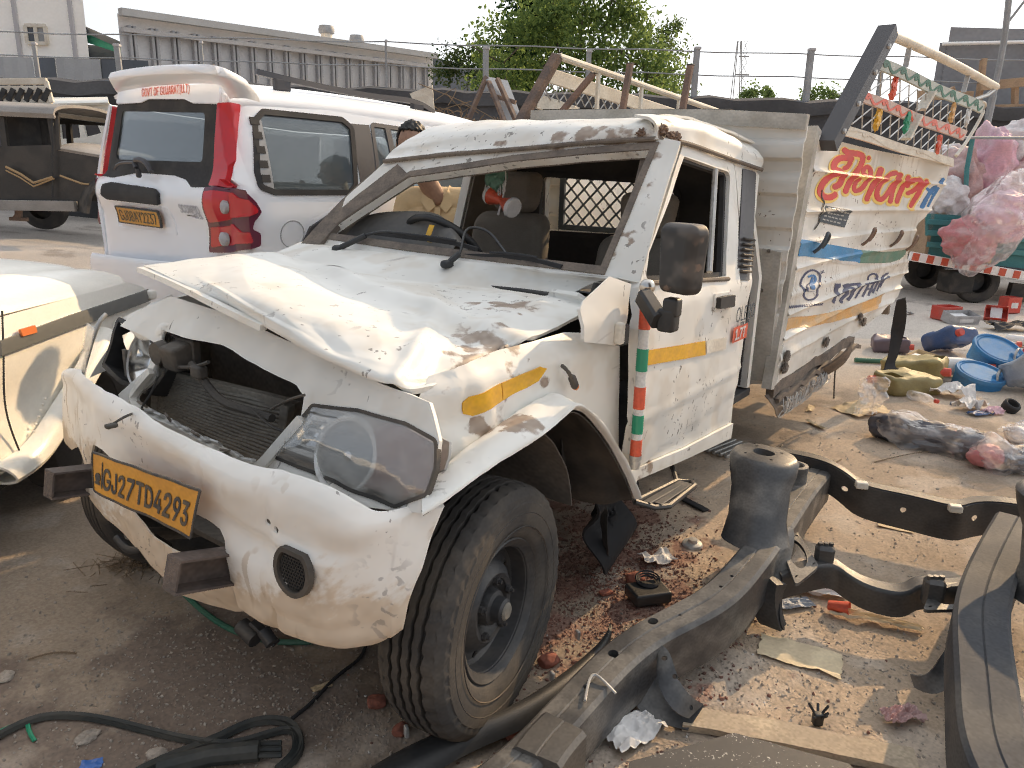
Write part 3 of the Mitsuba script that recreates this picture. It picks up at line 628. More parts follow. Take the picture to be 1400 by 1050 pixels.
for (p, s, lab, sd) in (((17.693, 60, 7.93), 1.0, 'tiny flat-topped tree on the skyline beside the pylon', 7), ((22.631, 60, 7.954), 1.5, 'low pale tree line on the skyline behind the stake frame', 8)):
    p = np.array(p); tree(p - [0, 0, p[2]], p[2] * .9, [(0, 0, p[2], 1.0 * s, .8, .35), (.8 * s, 0, p[2] - .25, .6 * s, .6, .3), (-.7 * s, 0, p[2] - .2, .6 * s, .5, .3)], 900, [('leaf_mid', 1.0)], sd, lab, .25)
# pylon
py = thing('lattice_pylon', 'far thin steel lattice pylon against the white sky', 'pylon')
pb, pt = np.array((49.084, 180, 18.454)), np.array((47.739, 180, 31.079)); pb[2] = 0; bars = []
H_ = pt[2]
for s1 in (-1, 1):
    for s2 in (-1, 1): bars.append(bar(pb + [s1 * 2.0, s2 * 2.0, 0], pt + [s1 * .35, s2 * .35, 0], .16, .16))
for k in range(14):
    z0, z1 = H_ * k / 14, H_ * (k + 1) / 14; w0, w1 = 2.0 - 1.65 * k / 14, 2.0 - 1.65 * (k + 1) / 14
    for s in (-1, 1): bars.append(bar(pb + [-w0 * s, -w0, z0], pb + [w1 * s, -w1, z1], .10, .10))
put(py, 'mast', cat(*bars), 'pole_grey', False)
for k, f in enumerate((.78, .90)): put(py, 'cross_arm', bar(pb + [-1.5 + .4 * k, 0, H_ * f], pb + [1.5 - .4 * k, 0, H_ * f], .2, .25), 'pole_grey', False)
# grey concrete building at the right with timber scaffold
gb = thing('grey_concrete_building', 'unfinished grey concrete building at the right with a stepped roof edge', 'building')
za, zb2 = (8.757, 17, 4.606)[2], (8.566, 17, 4.407)[2]
x0_ = (8.654, 17, 3.818)[0]; x1_ = (8.812, 17, 4.385)[0]
put(gb, 'wall', cat(wallbox((x1_, 17), (x1_ + 14, 17), 0, za + .1, 8), wallbox((x0_, 17.02), (x1_ + .01, 17.02), 0, zb2, 7)), 'grey_concrete', False)
put(gb, 'pipe', tube([(x0_, 16.9, (8.603, 17, 4.366)[2]), (x1_ + 6, 16.9, (10.25, 17, 4.449)[2] + .2)], .035, 8), 'wall_white')
sc__ = thing('timber_scaffold', 'raw timber scaffold standing before the grey concrete building', 'scaffold')
for a, b in (((8.473, 15, 3.821), (8.561, 15, 2.289)), ((9.122, 15, 3.462), (9.383, 15, 2.046)), ((7.516, 15, 2.912), (7.496, 15, 2.063)), ((9.09, 15, 2.953), (8.887, 15, 2.033)), ((7.963, 15, 3.307), (8.843, 15, 1.898))):
    a = np.array(a); b = np.array(b); b = b + (b - a) * (max(0, b[2] - 0) / max(.1, a[2] - b[2])) * .6; put(sc__, 'upright', bar(a, b, .09, .09), 'raw_wood')
for a, b in (((7.376, 14.9, 2.875), (9.589, 14.9, 2.983)), ((7.348, 14.9, 2.643), (9.643, 14.9, 2.729)), ((8.44, 14.9, 3.334), (9.488, 14.9, 3.461)), ((7.47, 14.9, 2.322), (9.719, 14.9, 2.368)), ((7.329, 14.9, 3.154), (8.337, 14.9, 3.167))): put(sc__, 'ledger', bar(a, b, .05, .16), 'raw_wood')
ms_ = thing('steel_mast', 'thin leaning steel mast with stays above the grey building', 'mast')
put(ms_, 'pole', tube([(8.184, 14, 3.09), (8.198, 14, 3.908), (8.139, 14, 4.697)], .05, 8, 4), 'pole_grey'); put(ms_, 'stay', tube([(8.168, 14, 4.181), (8.484, 14, 4.683)], .02, 6), 'pole_grey'); put(ms_, 'foot', tube([(8.184, 14, 3.09), (8.159, 14, 2.366)] + [(8.7, 14, 0)], .06, 8), 'pole_grey')
single('leaning_grey_panel', cat(solid(np.array([(-0.525, 12, 2.94), (-0.189, 12.1, 2.899), (0.032, 11.6, 2.353), (-0.207, 11.5, 2.22)]), np.array([[0, 2, 1], [0, 3, 2]]), .05)), 'shed_blue_grey', 'grey sheet panel leaning against the dark wall below the big tree', 'panel', smooth=False)
lp = thing('steel_frame_scrap', 'rusty steel frame scrap leaning beside the grey panel', 'frame')
for a, b in (((-0.461, 11.8, 2.838), (-0.183, 11.3, 2.209)), ((-0.334, 11.8, 2.881), (-0.04, 11.4, 2.278)), ((-0.412, 11.7, 2.65), (-0.058, 11.6, 2.55)), ((-0.754, 11.8, 2.296), (-0.503, 12, 2.93))): put(lp, 'bar', bar(a, b, .06, .06), 'bare_rusty_steel')
single('white_scrap_sheet', solid(np.array([(-1.643, 12, 2.667), (-1.305, 12, 2.798), (-1.272, 12, 2.43), (-1.578, 12, 2.546)]), np.array([[0, 2, 1], [0, 3, 2]]), .04), 'board_cream', 'torn pale sheet standing behind the white car roof', 'sheet', smooth=False)
bw_ = np.random.default_rng(11); c = np.array((-0.855, 12, 2.358)); bw_l = []
for k in range(60): q = c + bw_.normal(size=3) * [.30, .3, .13] - [0, 0, .12]; bw_l.append(tube([q, q + bw_.normal(size=3) * .12, q + bw_.normal(size=3) * [.25, .2, .15]], .006, 5, 4))
single('brushwood_heap', cat(*bw_l), 'twig', 'tangle of dry branches heaped by the dark wall', 'branches', kind='stuff')

# ------------------------------------------------------------------ white SUV
UO, UF, UL = np.array([-2.13, 4.59, .07]), np.array([math.sin(math.radians(41)), math.cos(math.radians(41)), 0]), np.array([-math.cos(math.radians(41)), math.sin(math.radians(41)), 0])
def suv_xf(v): return UO + v[:, :1] * UF + v[:, 1:2] * UL + v[:, 2:3] * np.array([0, 0, 1.0])
XF[0] = suv_xf
SUV = thing('white_passenger_car', 'clean white passenger car with tall red tail lamps and roof spoiler', 'car')
def rear_fn(uv):
    y, z = uv[:, 0], uv[:, 1]; c = np.where(z > 1.4, -.12 - .10 * (z - 1.4), -.02); w = .94 - .30 * np.clip(z - 1.35, 0, 1)
    e = np.clip(np.abs(y - c) - (w - .16), 0, .16)
    x = .10 * np.clip(z - 1.35, 0, 1) + e ** 2 * 2.2 - .05 * np.exp(-((z - 1.30) / .10) ** 2) * (e < .05)
    k = np.clip(-.92 + .30 * np.clip(z - 1.35, 0, 1) - y, 0, 1)           # round the corner on to the side
    return np.stack([x + .62 * k, y + k, z], -1)
def suv_side(uv):
    x, z = uv[:, 0], uv[:, 1]
    y = -.92 + .34 * np.clip(z - 1.36, 0, 1) ** 1.3 - .02 * np.exp(-((z - 1.2) / .1) ** 2)
    y = y + 2.2 * np.clip(.16 - x, 0, .3) ** 2
    return np.stack([x, y, z], -1)
def yz(L): return [(q[1], q[2]) for q in L]
def xz(L): return [(q[0], q[2]) for q in L]
glass_p = yz([(0.05, 0.539, 1.829), (0.05, 0.179, 1.824), (0.05, 0.079, 1.841), (0.05, -0.365, 1.823), (0.05, -0.451, 1.797), (0.05, -0.73, 1.784), (0.03, -0.721, 1.577), (0, -0.723, 1.369), (0, -0.507, 1.362), (0, -0.414, 1.399), (0, -0.262, 1.419), (0, 0.208, 1.426), (0, 0.556, 1.389), (0, 0.735, 1.399)])
rear_o = yz([(0.05, 0.544, 1.893), (0.06, -0.714, 1.895), (0.06, -0.925, 1.857), (0.03, -0.983, 1.576), (0, -1.021, 1.356), (0, -1.101, 1.224), (0, -1.033, 0.77), (0, -0.858, 0.545), (0, 0.92, 0.408), (0, 1.03, 0.805), (0, 0.99, 1.105), (0, 0.829, 1.397)])
rp_, gp_ = sg.Polygon(rear_o).buffer(.001), rpoly(glass_p, .015)
put(SUV, 'tailgate', panel(rp_.difference(gp_.buffer(-.03)), rear_fn, .02, .03, flip=True), 'suv_white', 40)
put(SUV, 'rear_glass_border', panel(gp_.difference(rpoly(yz([(0.05, 0.443, 1.788), (0.05, -0.587, 1.749), (0.02, -0.563, 1.494), (0.02, 0.553, 1.501)]), .03)), rear_fn, .006, .03, off=.004, flip=True), 'shed_dark' if False else 'interior_black')
put(SUV, 'rear_glass', panel(gp_.buffer(-.004), rear_fn, .004, .04, off=-.004, flip=True), 'suv_glass', True)
# lamps
def lamp(L, m, nm, off=.02, fn=rear_fn, t=.03, par=None): return put(par or SUV, nm, panel(rpoly(L, .012) if len(L) > 3 else L, fn, t, .025, off=off, flip=True), m, 40)
lamp(yz([(0.05, -0.76, 1.786), (0.05, -0.883, 1.778), (0.03, -0.876, 1.576), (0, -0.887, 1.366), (0, -0.737, 1.365), (0.03, -0.736, 1.577)]), 'suv_lamp_red', 'tail_lamp', .03)
lamp(yz([(0.05, 0.554, 1.817), (0.05, 0.643, 1.811), (0.03, 0.783, 1.581), (0, 0.839, 1.406), (0, 0.761, 1.389), (0.03, 0.679, 1.581)]), 'suv_lamp_red', 'tail_lamp', .03)
TL_ = lamp(yz([(0, -0.72, 1.354), (0, -0.908, 1.363), (0, -0.971, 1.297), (0, -1.015, 1.252), (0, -0.952, 1.204), (0, -0.939, 1.163), (0, -0.993, 1.137), (0, -0.985, 1.077), (0, -0.834, 1.038), (0, -0.645, 1.022)]), 'suv_lamp_dark', 'lower_lamp', .035)
for L in (yz([(0, -0.741, 1.336), (0, -0.892, 1.348), (0, -0.948, 1.288), (0, -0.98, 1.253), (0, -0.911, 1.224), (0, -0.72, 1.202)]), yz([(0, -0.716, 1.171), (0, -0.884, 1.189), (0, -0.922, 1.147), (0, -0.937, 1.095), (0, -0.69, 1.053)])): lamp(L, 'suv_lamp_red', 'red_lens', .045, par=TL_)
for q in ((-0.055, -0.849, 1.274), (-0.055, -0.831, 1.109)):
    put(TL_, 'clear_lens', moved(lathe([(0, .012), (.02, .010), (.036, .0), (.038, -.02)], 20, 'x'), A3(q) * [1, 1, 1] + [.005, 0, 0], rz=math.pi), 'suv_lamp_clear')
lamp(yz([(0, 0.847, 1.378), (0, 0.883, 1.377), (0, 0.99, 1.105), (0, 0.967, 1.058)]), 'suv_lamp_dark', 'lower_lamp', .03)
# spoiler, header panel
sp0 = A3([(-0.15, 0.06, 1.946), (-0.2, -0.466, 1.935), (-0.22, -0.968, 1.911), (-0.18, -1.142, 1.895), (-0.05, -1.04, 1.867), (0.04, -0.941, 1.82)])
sp1 = A3([(0, 0.394, 1.907), (-0.03, -0.073, 1.913), (-0.03, -0.583, 1.904), (-0.02, -0.84, 1.887), (0.01, -0.86, 1.865), (0.05, -0.852, 1.818)])
spt = sp0 + [.15, 0, -.012]; spt[:, 1] = spt[:, 1] * .92 + .02
put(SUV, 'spoiler', gridsurf(np.stack([sp1, (sp0 + sp1) / 2 + [-.008, 0, -.004], sp0, spt]), 24, 50, .02, k=2), 'suv_white', 40)
hdp = panel(rpoly(yz([(0.05, 0.52, 1.901), (0.05, 0.111, 1.91), (0.05, -0.745, 1.882), (0.05, -0.746, 1.787), (0.05, -0.452, 1.801), (0.05, -0.365, 1.823), (0.05, 0.079, 1.841), (0.05, 0.179, 1.824), (0.05, 0.549, 1.834)]), .006), rear_fn, .01, .03, off=.012, flip=True)
HD = put(SUV, 'header_panel', hdp, 'suv_white')
def rtext(s, h, a, b, m, nm, off, par, bold=False):
    a, b = A3(a), A3(b); w = np.linalg.norm(b[1:] - a[1:]); u = (b - a)[1:] / w; up_ = np.array([u[1], -u[0]]) * (1 if u[0] < 0 else -1)
    sh = text2d(s, h, bold, w)
    return put(par, nm, panel(sh, lambda uv: rear_fn(np.stack([a[1] + u[0] * uv[:, 0] + up_[0] * uv[:, 1], a[2] + u[1] * uv[:, 0] + up_[1] * uv[:, 1]], -1)), .002, .03, off=off, flip=False), m, False)
rtext('GOVT OF GUJARAT(U.T)', .045, (0.05, 0.152, 1.856), (0.05, -0.429, 1.854), 'reflector_red', 'red_lettering', .015, HD)
# handle bar with emblem, plate, badges, wiper
HB_ = put(SUV, 'handle_bar', panel(rpoly(yz([(0, 0.613, 1.342), (0, 0.488, 1.355), (0, -0.11, 1.338), (0, -0.161, 1.315), (0, -0.14, 1.257), (0, 0.568, 1.262), (0, 0.641, 1.282)]), .01), rear_fn, .02, .02, off=.022, flip=True), 'interior_black')
em = A3((-0.05, 0.15, 1.308)); put(HB_, 'emblem', cat(bar(em + [-.0, .035, -.04], em + [0, .012, .045], .016, .014), bar(em + [0, -.035, -.04], em + [0, -.012, .045], .016, .014), bar(em + [0, .012, .01], em + [0, 0, -.02], .014, .012), bar(em + [0, -.012, .01], em + [0, 0, -.02], .014, .012)), 'lamp_housing')
NP2 = put(SUV, 'number_plate', panel(rpoly(yz([(0, 0.466, 1.23), (0, -0.106, 1.226), (0, -0.084, 1.12), (0, 0.495, 1.12)]), .004), rear_fn, .012, .03, off=.03, flip=True), 'plate_yellow')
rtext('GJ08AY2237', .072, (0, 0.446, 1.138), (0, -0.059, 1.137), 'plate_print', 'plate_characters', .0325, NP2, False)
put(NP2, 'plate_border', panel(rpoly(yz([(0, 0.471, 1.232), (0, -0.111, 1.228), (0, -0.088, 1.118), (0, 0.501, 1.117)]), .004).difference(rpoly(yz([(0, 0.464, 1.226), (0, -0.102, 1.222), (0, -0.082, 1.124), (0, 0.49, 1.124)]), .004)), rear_fn, .014, .03, off=.033, flip=True), 'plate_print')
rtext('SCORPIO', .045, (0, -0.356, 1.222), (0, -0.581, 1.222), 'metal_strip', 'badge_lettering', .004, SUV)
rtext('S5', .024, (0, -0.495, 1.197), (0, -0.585, 1.195), 'metal_strip', 'small_badge', .004, SUV)
put(SUV, 'badge_bar', bar((-0.02, -0.403, 1.209), (-0.02, -0.52, 1.207), .006, .008), 'suv_trim_grey')
put(SUV, 'rear_wiper', cat(tube([(-0.05, 0.096, 1.407), (-0.06, 0.083, 1.444), (-0.06, 0.113, 1.485), (-0.06, -0.006, 1.494), (-0.06, -0.097, 1.435)], .016, 8, 4), tube([(-0.06, 0.113, 1.485), (-0.05, 0.389, 1.465), (-0.05, 0.428, 1.439)], .010, 6, 4)), 'suv_trim_grey')
put(SUV, 'tailgate_recess', panel(rpoly(yz([(0, 0.573, 1.244), (0, -0.21, 1.243), (0, -0.232, 1.083), (0, 0.619, 1.07)]), .02).difference(rpoly(yz([(0, 0.543, 1.231), (0, -0.18, 1.23), (0, -0.198, 1.094), (0, 0.581, 1.087)]), .02)), rear_fn, .01, .03, off=.004, flip=True), 'suv_white')
put(SUV, 'bumper', gridsurf([[(-0.06, 0.919, 0.893), (-0.12, -0.052, 0.936), (-0.1, -0.796, 0.975), (0.05, -1.015, 0.963), (0.376, -0.95, 0.917)], [(-0.06, 0.966, 0.74), (-0.13, -0.042, 0.793), (-0.11, -0.794, 0.845), (0.05, -0.999, 0.831), (0.369, -0.95, 0.785)], [(.0, .93, .45), (-.1, .45, .45), (-.09, -.3, .45), (.0, -.90, .45), (.5, -.95, .45)]], 20, 40, .02, k=2), 'suv_white')
# right side, windows, roof
so_ = xz([(0.111, -0.84, 1.838), (0.525, -0.8, 1.808), (1.041, -0.8, 1.777), (1.527, -0.8, 1.751)]) + [(2.4, 1.75), (2.85, 1.40), (3.3, 1.25), (4.3, 1.05), (4.35, .5), (.45, .45), (.05, .5), (.02, 1.0), (.02, 1.35)]
qw = rpoly(xz([(0.173, -0.86, 1.71), (0.235, -0.84, 1.762), (0.741, -0.84, 1.756), (0.801, -0.84, 1.712), (0.752, -0.91, 1.383), (0.706, -0.92, 1.346), (0.215, -0.92, 1.346), (0.135, -0.92, 1.375), (0.127, -0.9, 1.453)]), .03)
dw = rpoly(xz([(0.952, -0.82, 1.742), (1.508, -0.82, 1.713)]) + [(1.75, 1.73), (1.80, 1.36), (.92, 1.36)], .02)
fw = sg.Polygon([(1.90, 1.36), (1.88, 1.72), (2.3, 1.70), (2.75, 1.36)])
spoly = sg.Polygon(so_)
put(SUV, 'right_side', panel(spoly.difference(qw.buffer(-.01)).difference(dw.buffer(-.01)).difference(fw), suv_side, .02, .05), 'suv_white', 40)
put(SUV, 'left_side', panel(spoly.difference(qw).difference(dw).difference(fw), lambda uv: suv_side(uv) * [1, -1, 1] + [0, .0 , 0], .02, .08), 'suv_white', 40)
put(SUV, 'pillar_panel', panel(sg.box(qw.bounds[2] - .01, 1.36, dw.bounds[0] + .01, 1.735), suv_side, .006, .04, off=.004), 'suv_trim_grey')
QG = put(SUV, 'quarter_glass', panel(qw, suv_side, .004, .06, off=-.004), 'suv_glass', True)
put(QG, 'frame', panel(qw.buffer(.012).difference(qw.buffer(-.018)), suv_side, .012, .03, off=.008), 'interior_black')
lv = qw.bounds[0]
put(QG, 'louvre_panel', panel(qw.intersection(sg.box(lv, 0, lv + .085, 3)), suv_side, .008, .03, off=.006), 'pole_grey')
for k in range(5): put(QG, 'louvre_slot', panel(sg.box(lv + .02, 1.40 + .072 * k, lv + .07, 1.437 + .072 * k), suv_side, .01, .03, off=.010), 'interior_black')
DG = put(SUV, 'door_glass', panel(dw, suv_side, .004, .06, off=-.004), 'suv_glass', True)
put(DG, 'frame', panel(dw.buffer(.010).difference(dw.buffer(-.014)).union(sg.box(1.05, 1.36, 1.09, 1.735)), suv_side, .012, .03, off=.006), 'suv_trim_grey')
put(SUV, 'front_door_glass', panel(fw, suv_side, .004, .06), 'suv_glass', True)
put(SUV, 'fuel_cap', panel(sg.Point((0.305, -0.92, 1.127)[0], (0.305, -0.92, 1.127)[2]).buffer(.075, 24).difference(sg.Point((0.305, -0.92, 1.127)[0], (0.305, -0.92, 1.127)[2]).buffer(.071, 24)), suv_side, .004, .02, off=.003), 'pole_grey')
put(SUV, 'arch_cladding', panel(sg.Polygon(xz([(0.367, -0.92, 1.077), (0.41, -0.92, 1.164), (0.559, -0.92, 1.241)]) + [(.62, 1.15), (.9, 1.1), (.9, .9), (.40, .9)]), suv_side, .02, .03, off=.015), 'suv_trim_grey')
rg_ = [[(.05, .56, 1.86), (.05, 0, 1.90), (.05, -.62, 1.85), (.05, -.79, 1.78)], [(.6, .58, 1.90), (.6, 0, 1.94), (.6, -.60, 1.89), (.6, -.78, 1.78)], [(1.6, .60, 1.88), (1.6, 0, 1.92), (1.6, -.60, 1.86), (1.6, -.78, 1.75)], [(2.3, .60, 1.78), (2.3, 0, 1.82), (2.3, -.60, 1.77), (2.3, -.78, 1.72)]]
put(SUV, 'roof', gridsurf(rg_, 30, 30, .02, k=2), 'suv_white', 40)
put(SUV, 'shell', cat(gridsurf([[(2.3, .66, 1.74), (2.3, -.72, 1.74)], [(3.0, .74, 1.25), (3.0, -.80, 1.25)]], 6, 6, .01), gridsurf([[(3.0, .80, 1.24), (3.0, -.85, 1.24)], [(4.2, .78, 1.08), (4.2, -.82, 1.08)], [(4.4, .78, .5), (4.4, -.80, .5)]], 10, 8, .01)), 'suv_white')
rl = A3([(0.305, -0.66, 1.974), (0.448, -0.68, 1.955), (0.762, -0.68, 1.931), (1.142, -0.68, 1.916), (1.444, -0.68, 1.907), (1.586, -0.68, 1.859)])
RR = put(SUV, 'roof_rail', sweep([(-.02, -.014), (.02, -.014), (.016, .016), (-.016, .016)], smoothpath(rl, 6)), 'suv_trim_grey')
for k in (1, 4): put(RR, 'rail_foot', cbox(.10, .04, .07, .01, rl[k] - [0, 0, .035]), 'suv_trim_grey')
put(SUV, 'roof_rail', sweep([(-.02, -.014), (.02, -.014), (.016, .016), (-.016, .016)], smoothpath(rl * [1, -1, 1], 6)), 'suv_trim_grey')
put(SUV, 'antenna', tube([rl[0] + [.05, .35, -.03], rl[0] + [-.06, .35, .05]], .008, 6), 'suv_trim_grey')
for x in (.75, 1.5):
    for y in ((-.45, 0, .42) if x < 1 else (-.4, .35)): put(SUV, 'seat', warp(rbox(.16, .36, .62, .06, 14, (x, y, 1.22)), lambda v: v + np.stack([-.25 * (v[:, 2] - 1.2), 0 * v[:, 0], 0 * v[:, 0]], -1)), 'seat_cloth')
put(SUV, 'floor', cbox(4.0, 1.6, .06, .01, (2.2, -.02, .5)), 'interior_black')
for (x, s) in ((.75, -1), (.75, 1), (3.45, -1), (3.45, 1)):
    w = put(SUV, 'wheel', moved(lathe([(0, .03), (.16, .03), (.2, .09), (.22, .10), (.22, -.1)], 24, 'y'), (x, s * .80, .365)), 'rim_steel'); put(w, 'tyre', moved(lathe([(.21, .10), (.30, .11), (.355, .09), (.365, .05), (.365, -.05), (.355, -.09), (.30, -.11), (.21, -.10)], 40, 'y'), (x, s * .80, .365)), 'tyre_rubber')
XF[0] = None
# ------------------------------------------------------------------ cream jeep at the left edge
CJ = thing('cream_jeep', 'cream coloured jeep at the left edge, its bonnet lit by the sun', 'jeep')
KX = -1.95
cw_ = [[(y, z) for _, y, z in ((-1.95, 2.82, 0.965), (-1.95, 3.31, 0.965), (-1.95, 3.836, 0.965), (-1.95, 3.984, 0.921), (-1.95, 4.071, 0.861), (-1.95, 4.021, 0.785), (-1.95, 3.793, 0.769), (-1.95, 3.507, 0.753), (-1.95, 3.345, 0.65), (-1.95, 3.169, 0.545), (-1.95, 3.034, 0.472), (-1.95, 2.93, 0.418), (-1.95, 2.817, 0.384), (-1.95, 2.684, 0.383))] + [(2.2, .45), (2.2, 1.0)]][0]
def cfn(uv):
    y, z = uv[:, 0], uv[:, 1]; y_ = y
    x = KX - .22 * np.clip(z - .86, 0, 1) - .4 * np.clip(y - 3.85, 0, 1) ** 2 - .03 * np.exp(-((z - .62) / .12) ** 2)
    return np.stack([x, y, z], -1)
cpoly = sg.Polygon(cw_).buffer(.02).buffer(-.02)
WGC = put(CJ, 'front_wing', panel(cpoly, cfn, .01, .03, flip=False), 'cream_paint', 40)
put(CJ, 'door_gap', tube([(-1.945, 2.831, 0.994), (-1.94, 2.785, 0.791), (-1.94, 2.759, 0.623), (-1.94, 2.802, 0.428)], .004, 6, 5), 'interior_black')
mo = [(-1.93, 2.775, 0.831), (-1.93, 2.787, 0.884), (-1.93, 3.259, 0.897), (-1.94, 4.008, 0.902), (-1.94, 4.013, 0.847), (-1.93, 3.246, 0.84)]
MO = put(CJ, 'side_moulding', panel(rpoly([q[1:] for q in mo], .004), cfn, .03, .03, off=.018), 'moulding_grey')
put(MO, 'side_indicator', panel(rpoly([q[1:] for q in ((-1.93, 2.905, 0.903), (-1.93, 2.999, 0.902), (-1.93, 2.997, 0.872), (-1.93, 2.903, 0.874))], .006), cfn, .01, .03, off=.026), 'amber_lens')
put(CJ, 'moulding_end', rbox(.05, .05, .05, .012, 8, A3((-1.94, 4.002, 0.876))), 'cream_paint')
put(CJ, 'bonnet', gridsurf([[(KX - .04, 2.2, .965), (KX - .04, 2.8, .965), (KX - .04, 3.4, .955), (KX - .06, 3.84, .955)], [(KX - .10, 2.2, 1.03), (KX - .10, 2.8, 1.03), (KX - .10, 3.4, 1.01), (KX - .12, 3.86, .985)], [(KX - .35, 2.2, 1.10), (KX - .35, 2.8, 1.09), (KX - .35, 3.4, 1.065), (KX - .38, 3.92, 1.01)], [(KX - .9, 2.2, 1.12), (KX - .9, 2.8, 1.11), (KX - .9, 3.4, 1.085), (KX - .9, 4.0, 1.03)], [(KX - 1.6, 2.2, 1.05), (KX - 1.6, 2.8, 1.04), (KX - 1.6, 3.4, 1.02), (KX - 1.6, 3.9, .97)]], 30, 40, .02, lambda u, v, p: .012 * np.exp(-((u - .45) / .03) ** 2)), 'cream_paint', 40)
put(CJ, 'nose', gridsurf([[(KX - .10, 3.86, .94), (KX - .5, 3.96, .97), (KX - 1.5, 3.95, .95)], [(KX - .12, 3.98, .80), (KX - .5, 4.02, .80), (KX - 1.5, 4.0, .8)], [(KX - .12, 3.98, .5), (KX - .5, 4.04, .45), (KX - 1.5, 4.0, .45)]], 14, 16, .02, k=2), 'cream_paint')
ar0 = A3([(-1.95, 3.524, 0.742), (-1.95, 3.345, 0.65), (-1.95, 3.169, 0.545), (-1.95, 3.034, 0.472), (-1.95, 2.93, 0.418), (-1.95, 2.817, 0.384), (-1.95, 2.661, 0.377)])
put(WGC, 'arch_lip', gridsurf([ar0 + [.0, -.02, .05], ar0 + [.045, 0, .03], ar0 + [.05, .03, -.02], ar0 + [-.10, .05, -.03]], 10, 30, .01, k=2), 'cream_paint')
put(WGC, 'rivets', cat(*[trimesh.creation.icosphere(1, .006).apply_translation(A3(q)) for q in ((-1.94, 3.004, 0.594), (-1.94, 2.984, 0.575), (-1.94, 2.965, 0.556), (-1.94, 2.945, 0.534), (-1.94, 2.92, 0.51), (-1.94, 2.9, 0.486))]), 'cream_paint', kind='stuff')
put(CJ, 'under_body', cat(cbox(1.4, 1.9, .5, .02, (KX - .82, 3.0, .55)), cbox(.05, 1.2, .35, .01, (KX - .10, 2.4, .45))), 'interior_black')
for x in (KX - .14, KX - 1.45):
    w = put(CJ, 'wheel', moved(lathe([(0, .03), (.16, .03), (.2, .09), (.22, .10), (.22, -.1)], 24, 'x'), (x, 3.45, .38)), 'rim_steel'); put(w, 'tyre', moved(lathe([(.21, .10), (.30, .11), (.355, .09), (.365, .05), (.365, -.05), (.355, -.09), (.30, -.11), (.21, -.10)], 40, 'x'), (x, 3.45, .38)), 'tyre_rubber')
put(CJ, 'body', cat(cbox(1.5, 2.4, .62, .05, (KX - .82, .98, .68)), cbox(1.4, .06, .12, .01, (KX - .8, 2.15, 1.05))), 'cream_paint')
# ------------------------------------------------------------------ dark jeep and the vehicles behind it
DJ = thing('dark_stripped_jeep', 'dark stripped jeep with tan chevron stripes propped up at the far left', 'jeep')
DY = 11.0
def vp_(L, t=.05, m='jeep_black', nm='body', sm=False, par=DJ, lab=None):
    L = [A3(q) for q in L]; y = L[0][1]
    return put(par, nm, panel(sg.Polygon([(q[0], q[2]) for q in L]), lambda uv: np.stack([uv[:, 0], y + 0 * uv[:, 0], uv[:, 1]], -1), t, .3), m, 30, label=lab)
side = sg.Polygon([(q[0], q[2]) for q in ((-8.066, 11, 2.198), (-7.138, 11, 2.203), (-6.474, 11, 2.191), (-6.421, 11, 1.905), (-6.417, 11, 1.71), (-5.835, 11, 1.618), (-5.84, 11, 1.401), (-6.039, 11, 1.296), (-6.227, 11, 0.949), (-8.287, 11, 0.955))])
win = sg.Polygon([(q[0], q[2]) for q in ((-7.119, 11, 2.127), (-6.523, 11, 2.123), (-6.51, 11, 1.776), (-7.127, 11, 1.741))]); win2 = sg.Polygon([(q[0], q[2]) for q in ((-7.88, 11, 2.107), (-7.19, 11, 2.125), (-7.209, 11, 1.739), (-7.947, 11, 1.719))])
put(DJ, 'body_side', panel(side.difference(win).difference(win2), lambda uv: np.stack([uv[:, 0], 11 + 0 * uv[:, 0], uv[:, 1]], -1), .06, .3), 'jeep_black', 30)
put(DJ, 'far_side', panel(side.difference(win).difference(win2), lambda uv: np.stack([uv[:, 0], 12.6 + 0 * uv[:, 0], uv[:, 1]], -1), .06, .3), 'jeep_black', 30)
b0, b1 = A3((-6.418, 11, 1.701)), A3((-5.825, 11, 1.618))
put(DJ, 'bonnet', gridsurf([[b0, b1], [b0 + [0, .4, .08], b1 + [0, .4, .05]], [b0 + [0, 1.2, .08], b1 + [0, 1.2, .05]], [b0 + [0, 1.6, 0], b1 + [0, 1.6, 0]]], 12, 8, .04, k=2), 'jeep_dusty')
rf0, rf1 = A3((-8.05, 11, 2.293)), A3((-6.363, 11, 2.26))
put(DJ, 'roof', gridsurf([[rf0 + [0, -.05, -.12], rf1 + [0, -.05, -.12]], [rf0 + [0, .1, 0], rf1 + [0, .1, 0]], [rf0 + [0, .8, .06], rf1 + [0, .8, .05]], [rf0 + [0, 1.5, 0], rf1 + [0, 1.5, 0]], [rf0 + [0, 1.65, -.12], rf1 + [0, 1.65, -.12]]], 16, 8, .04, k=2), 'jeep_dusty')
put(DJ, 'windscreen_frame', cat(bar((-6.386, 11, 2.165), (-6.417, 11, 1.71), .06, .06), bar(A3((-6.386, 11, 2.165)) + [0, 1.6, 0], A3((-6.417, 11, 1.71)) + [0, 1.6, 0], .06, .06), bar((-6.385, 11, 2.174), A3((-6.385, 11, 2.174)) + [0, 1.6, 0], .06, .06)), 'jeep_black')
put(DJ, 'seat', cat(rbox(.35, .5, .7, .08, 10, A3((-7.285, 11.6, 1.86))), rbox(.35, .5, .7, .08, 10, A3((-7.347, 12.2, 1.863)))), 'interior_black')
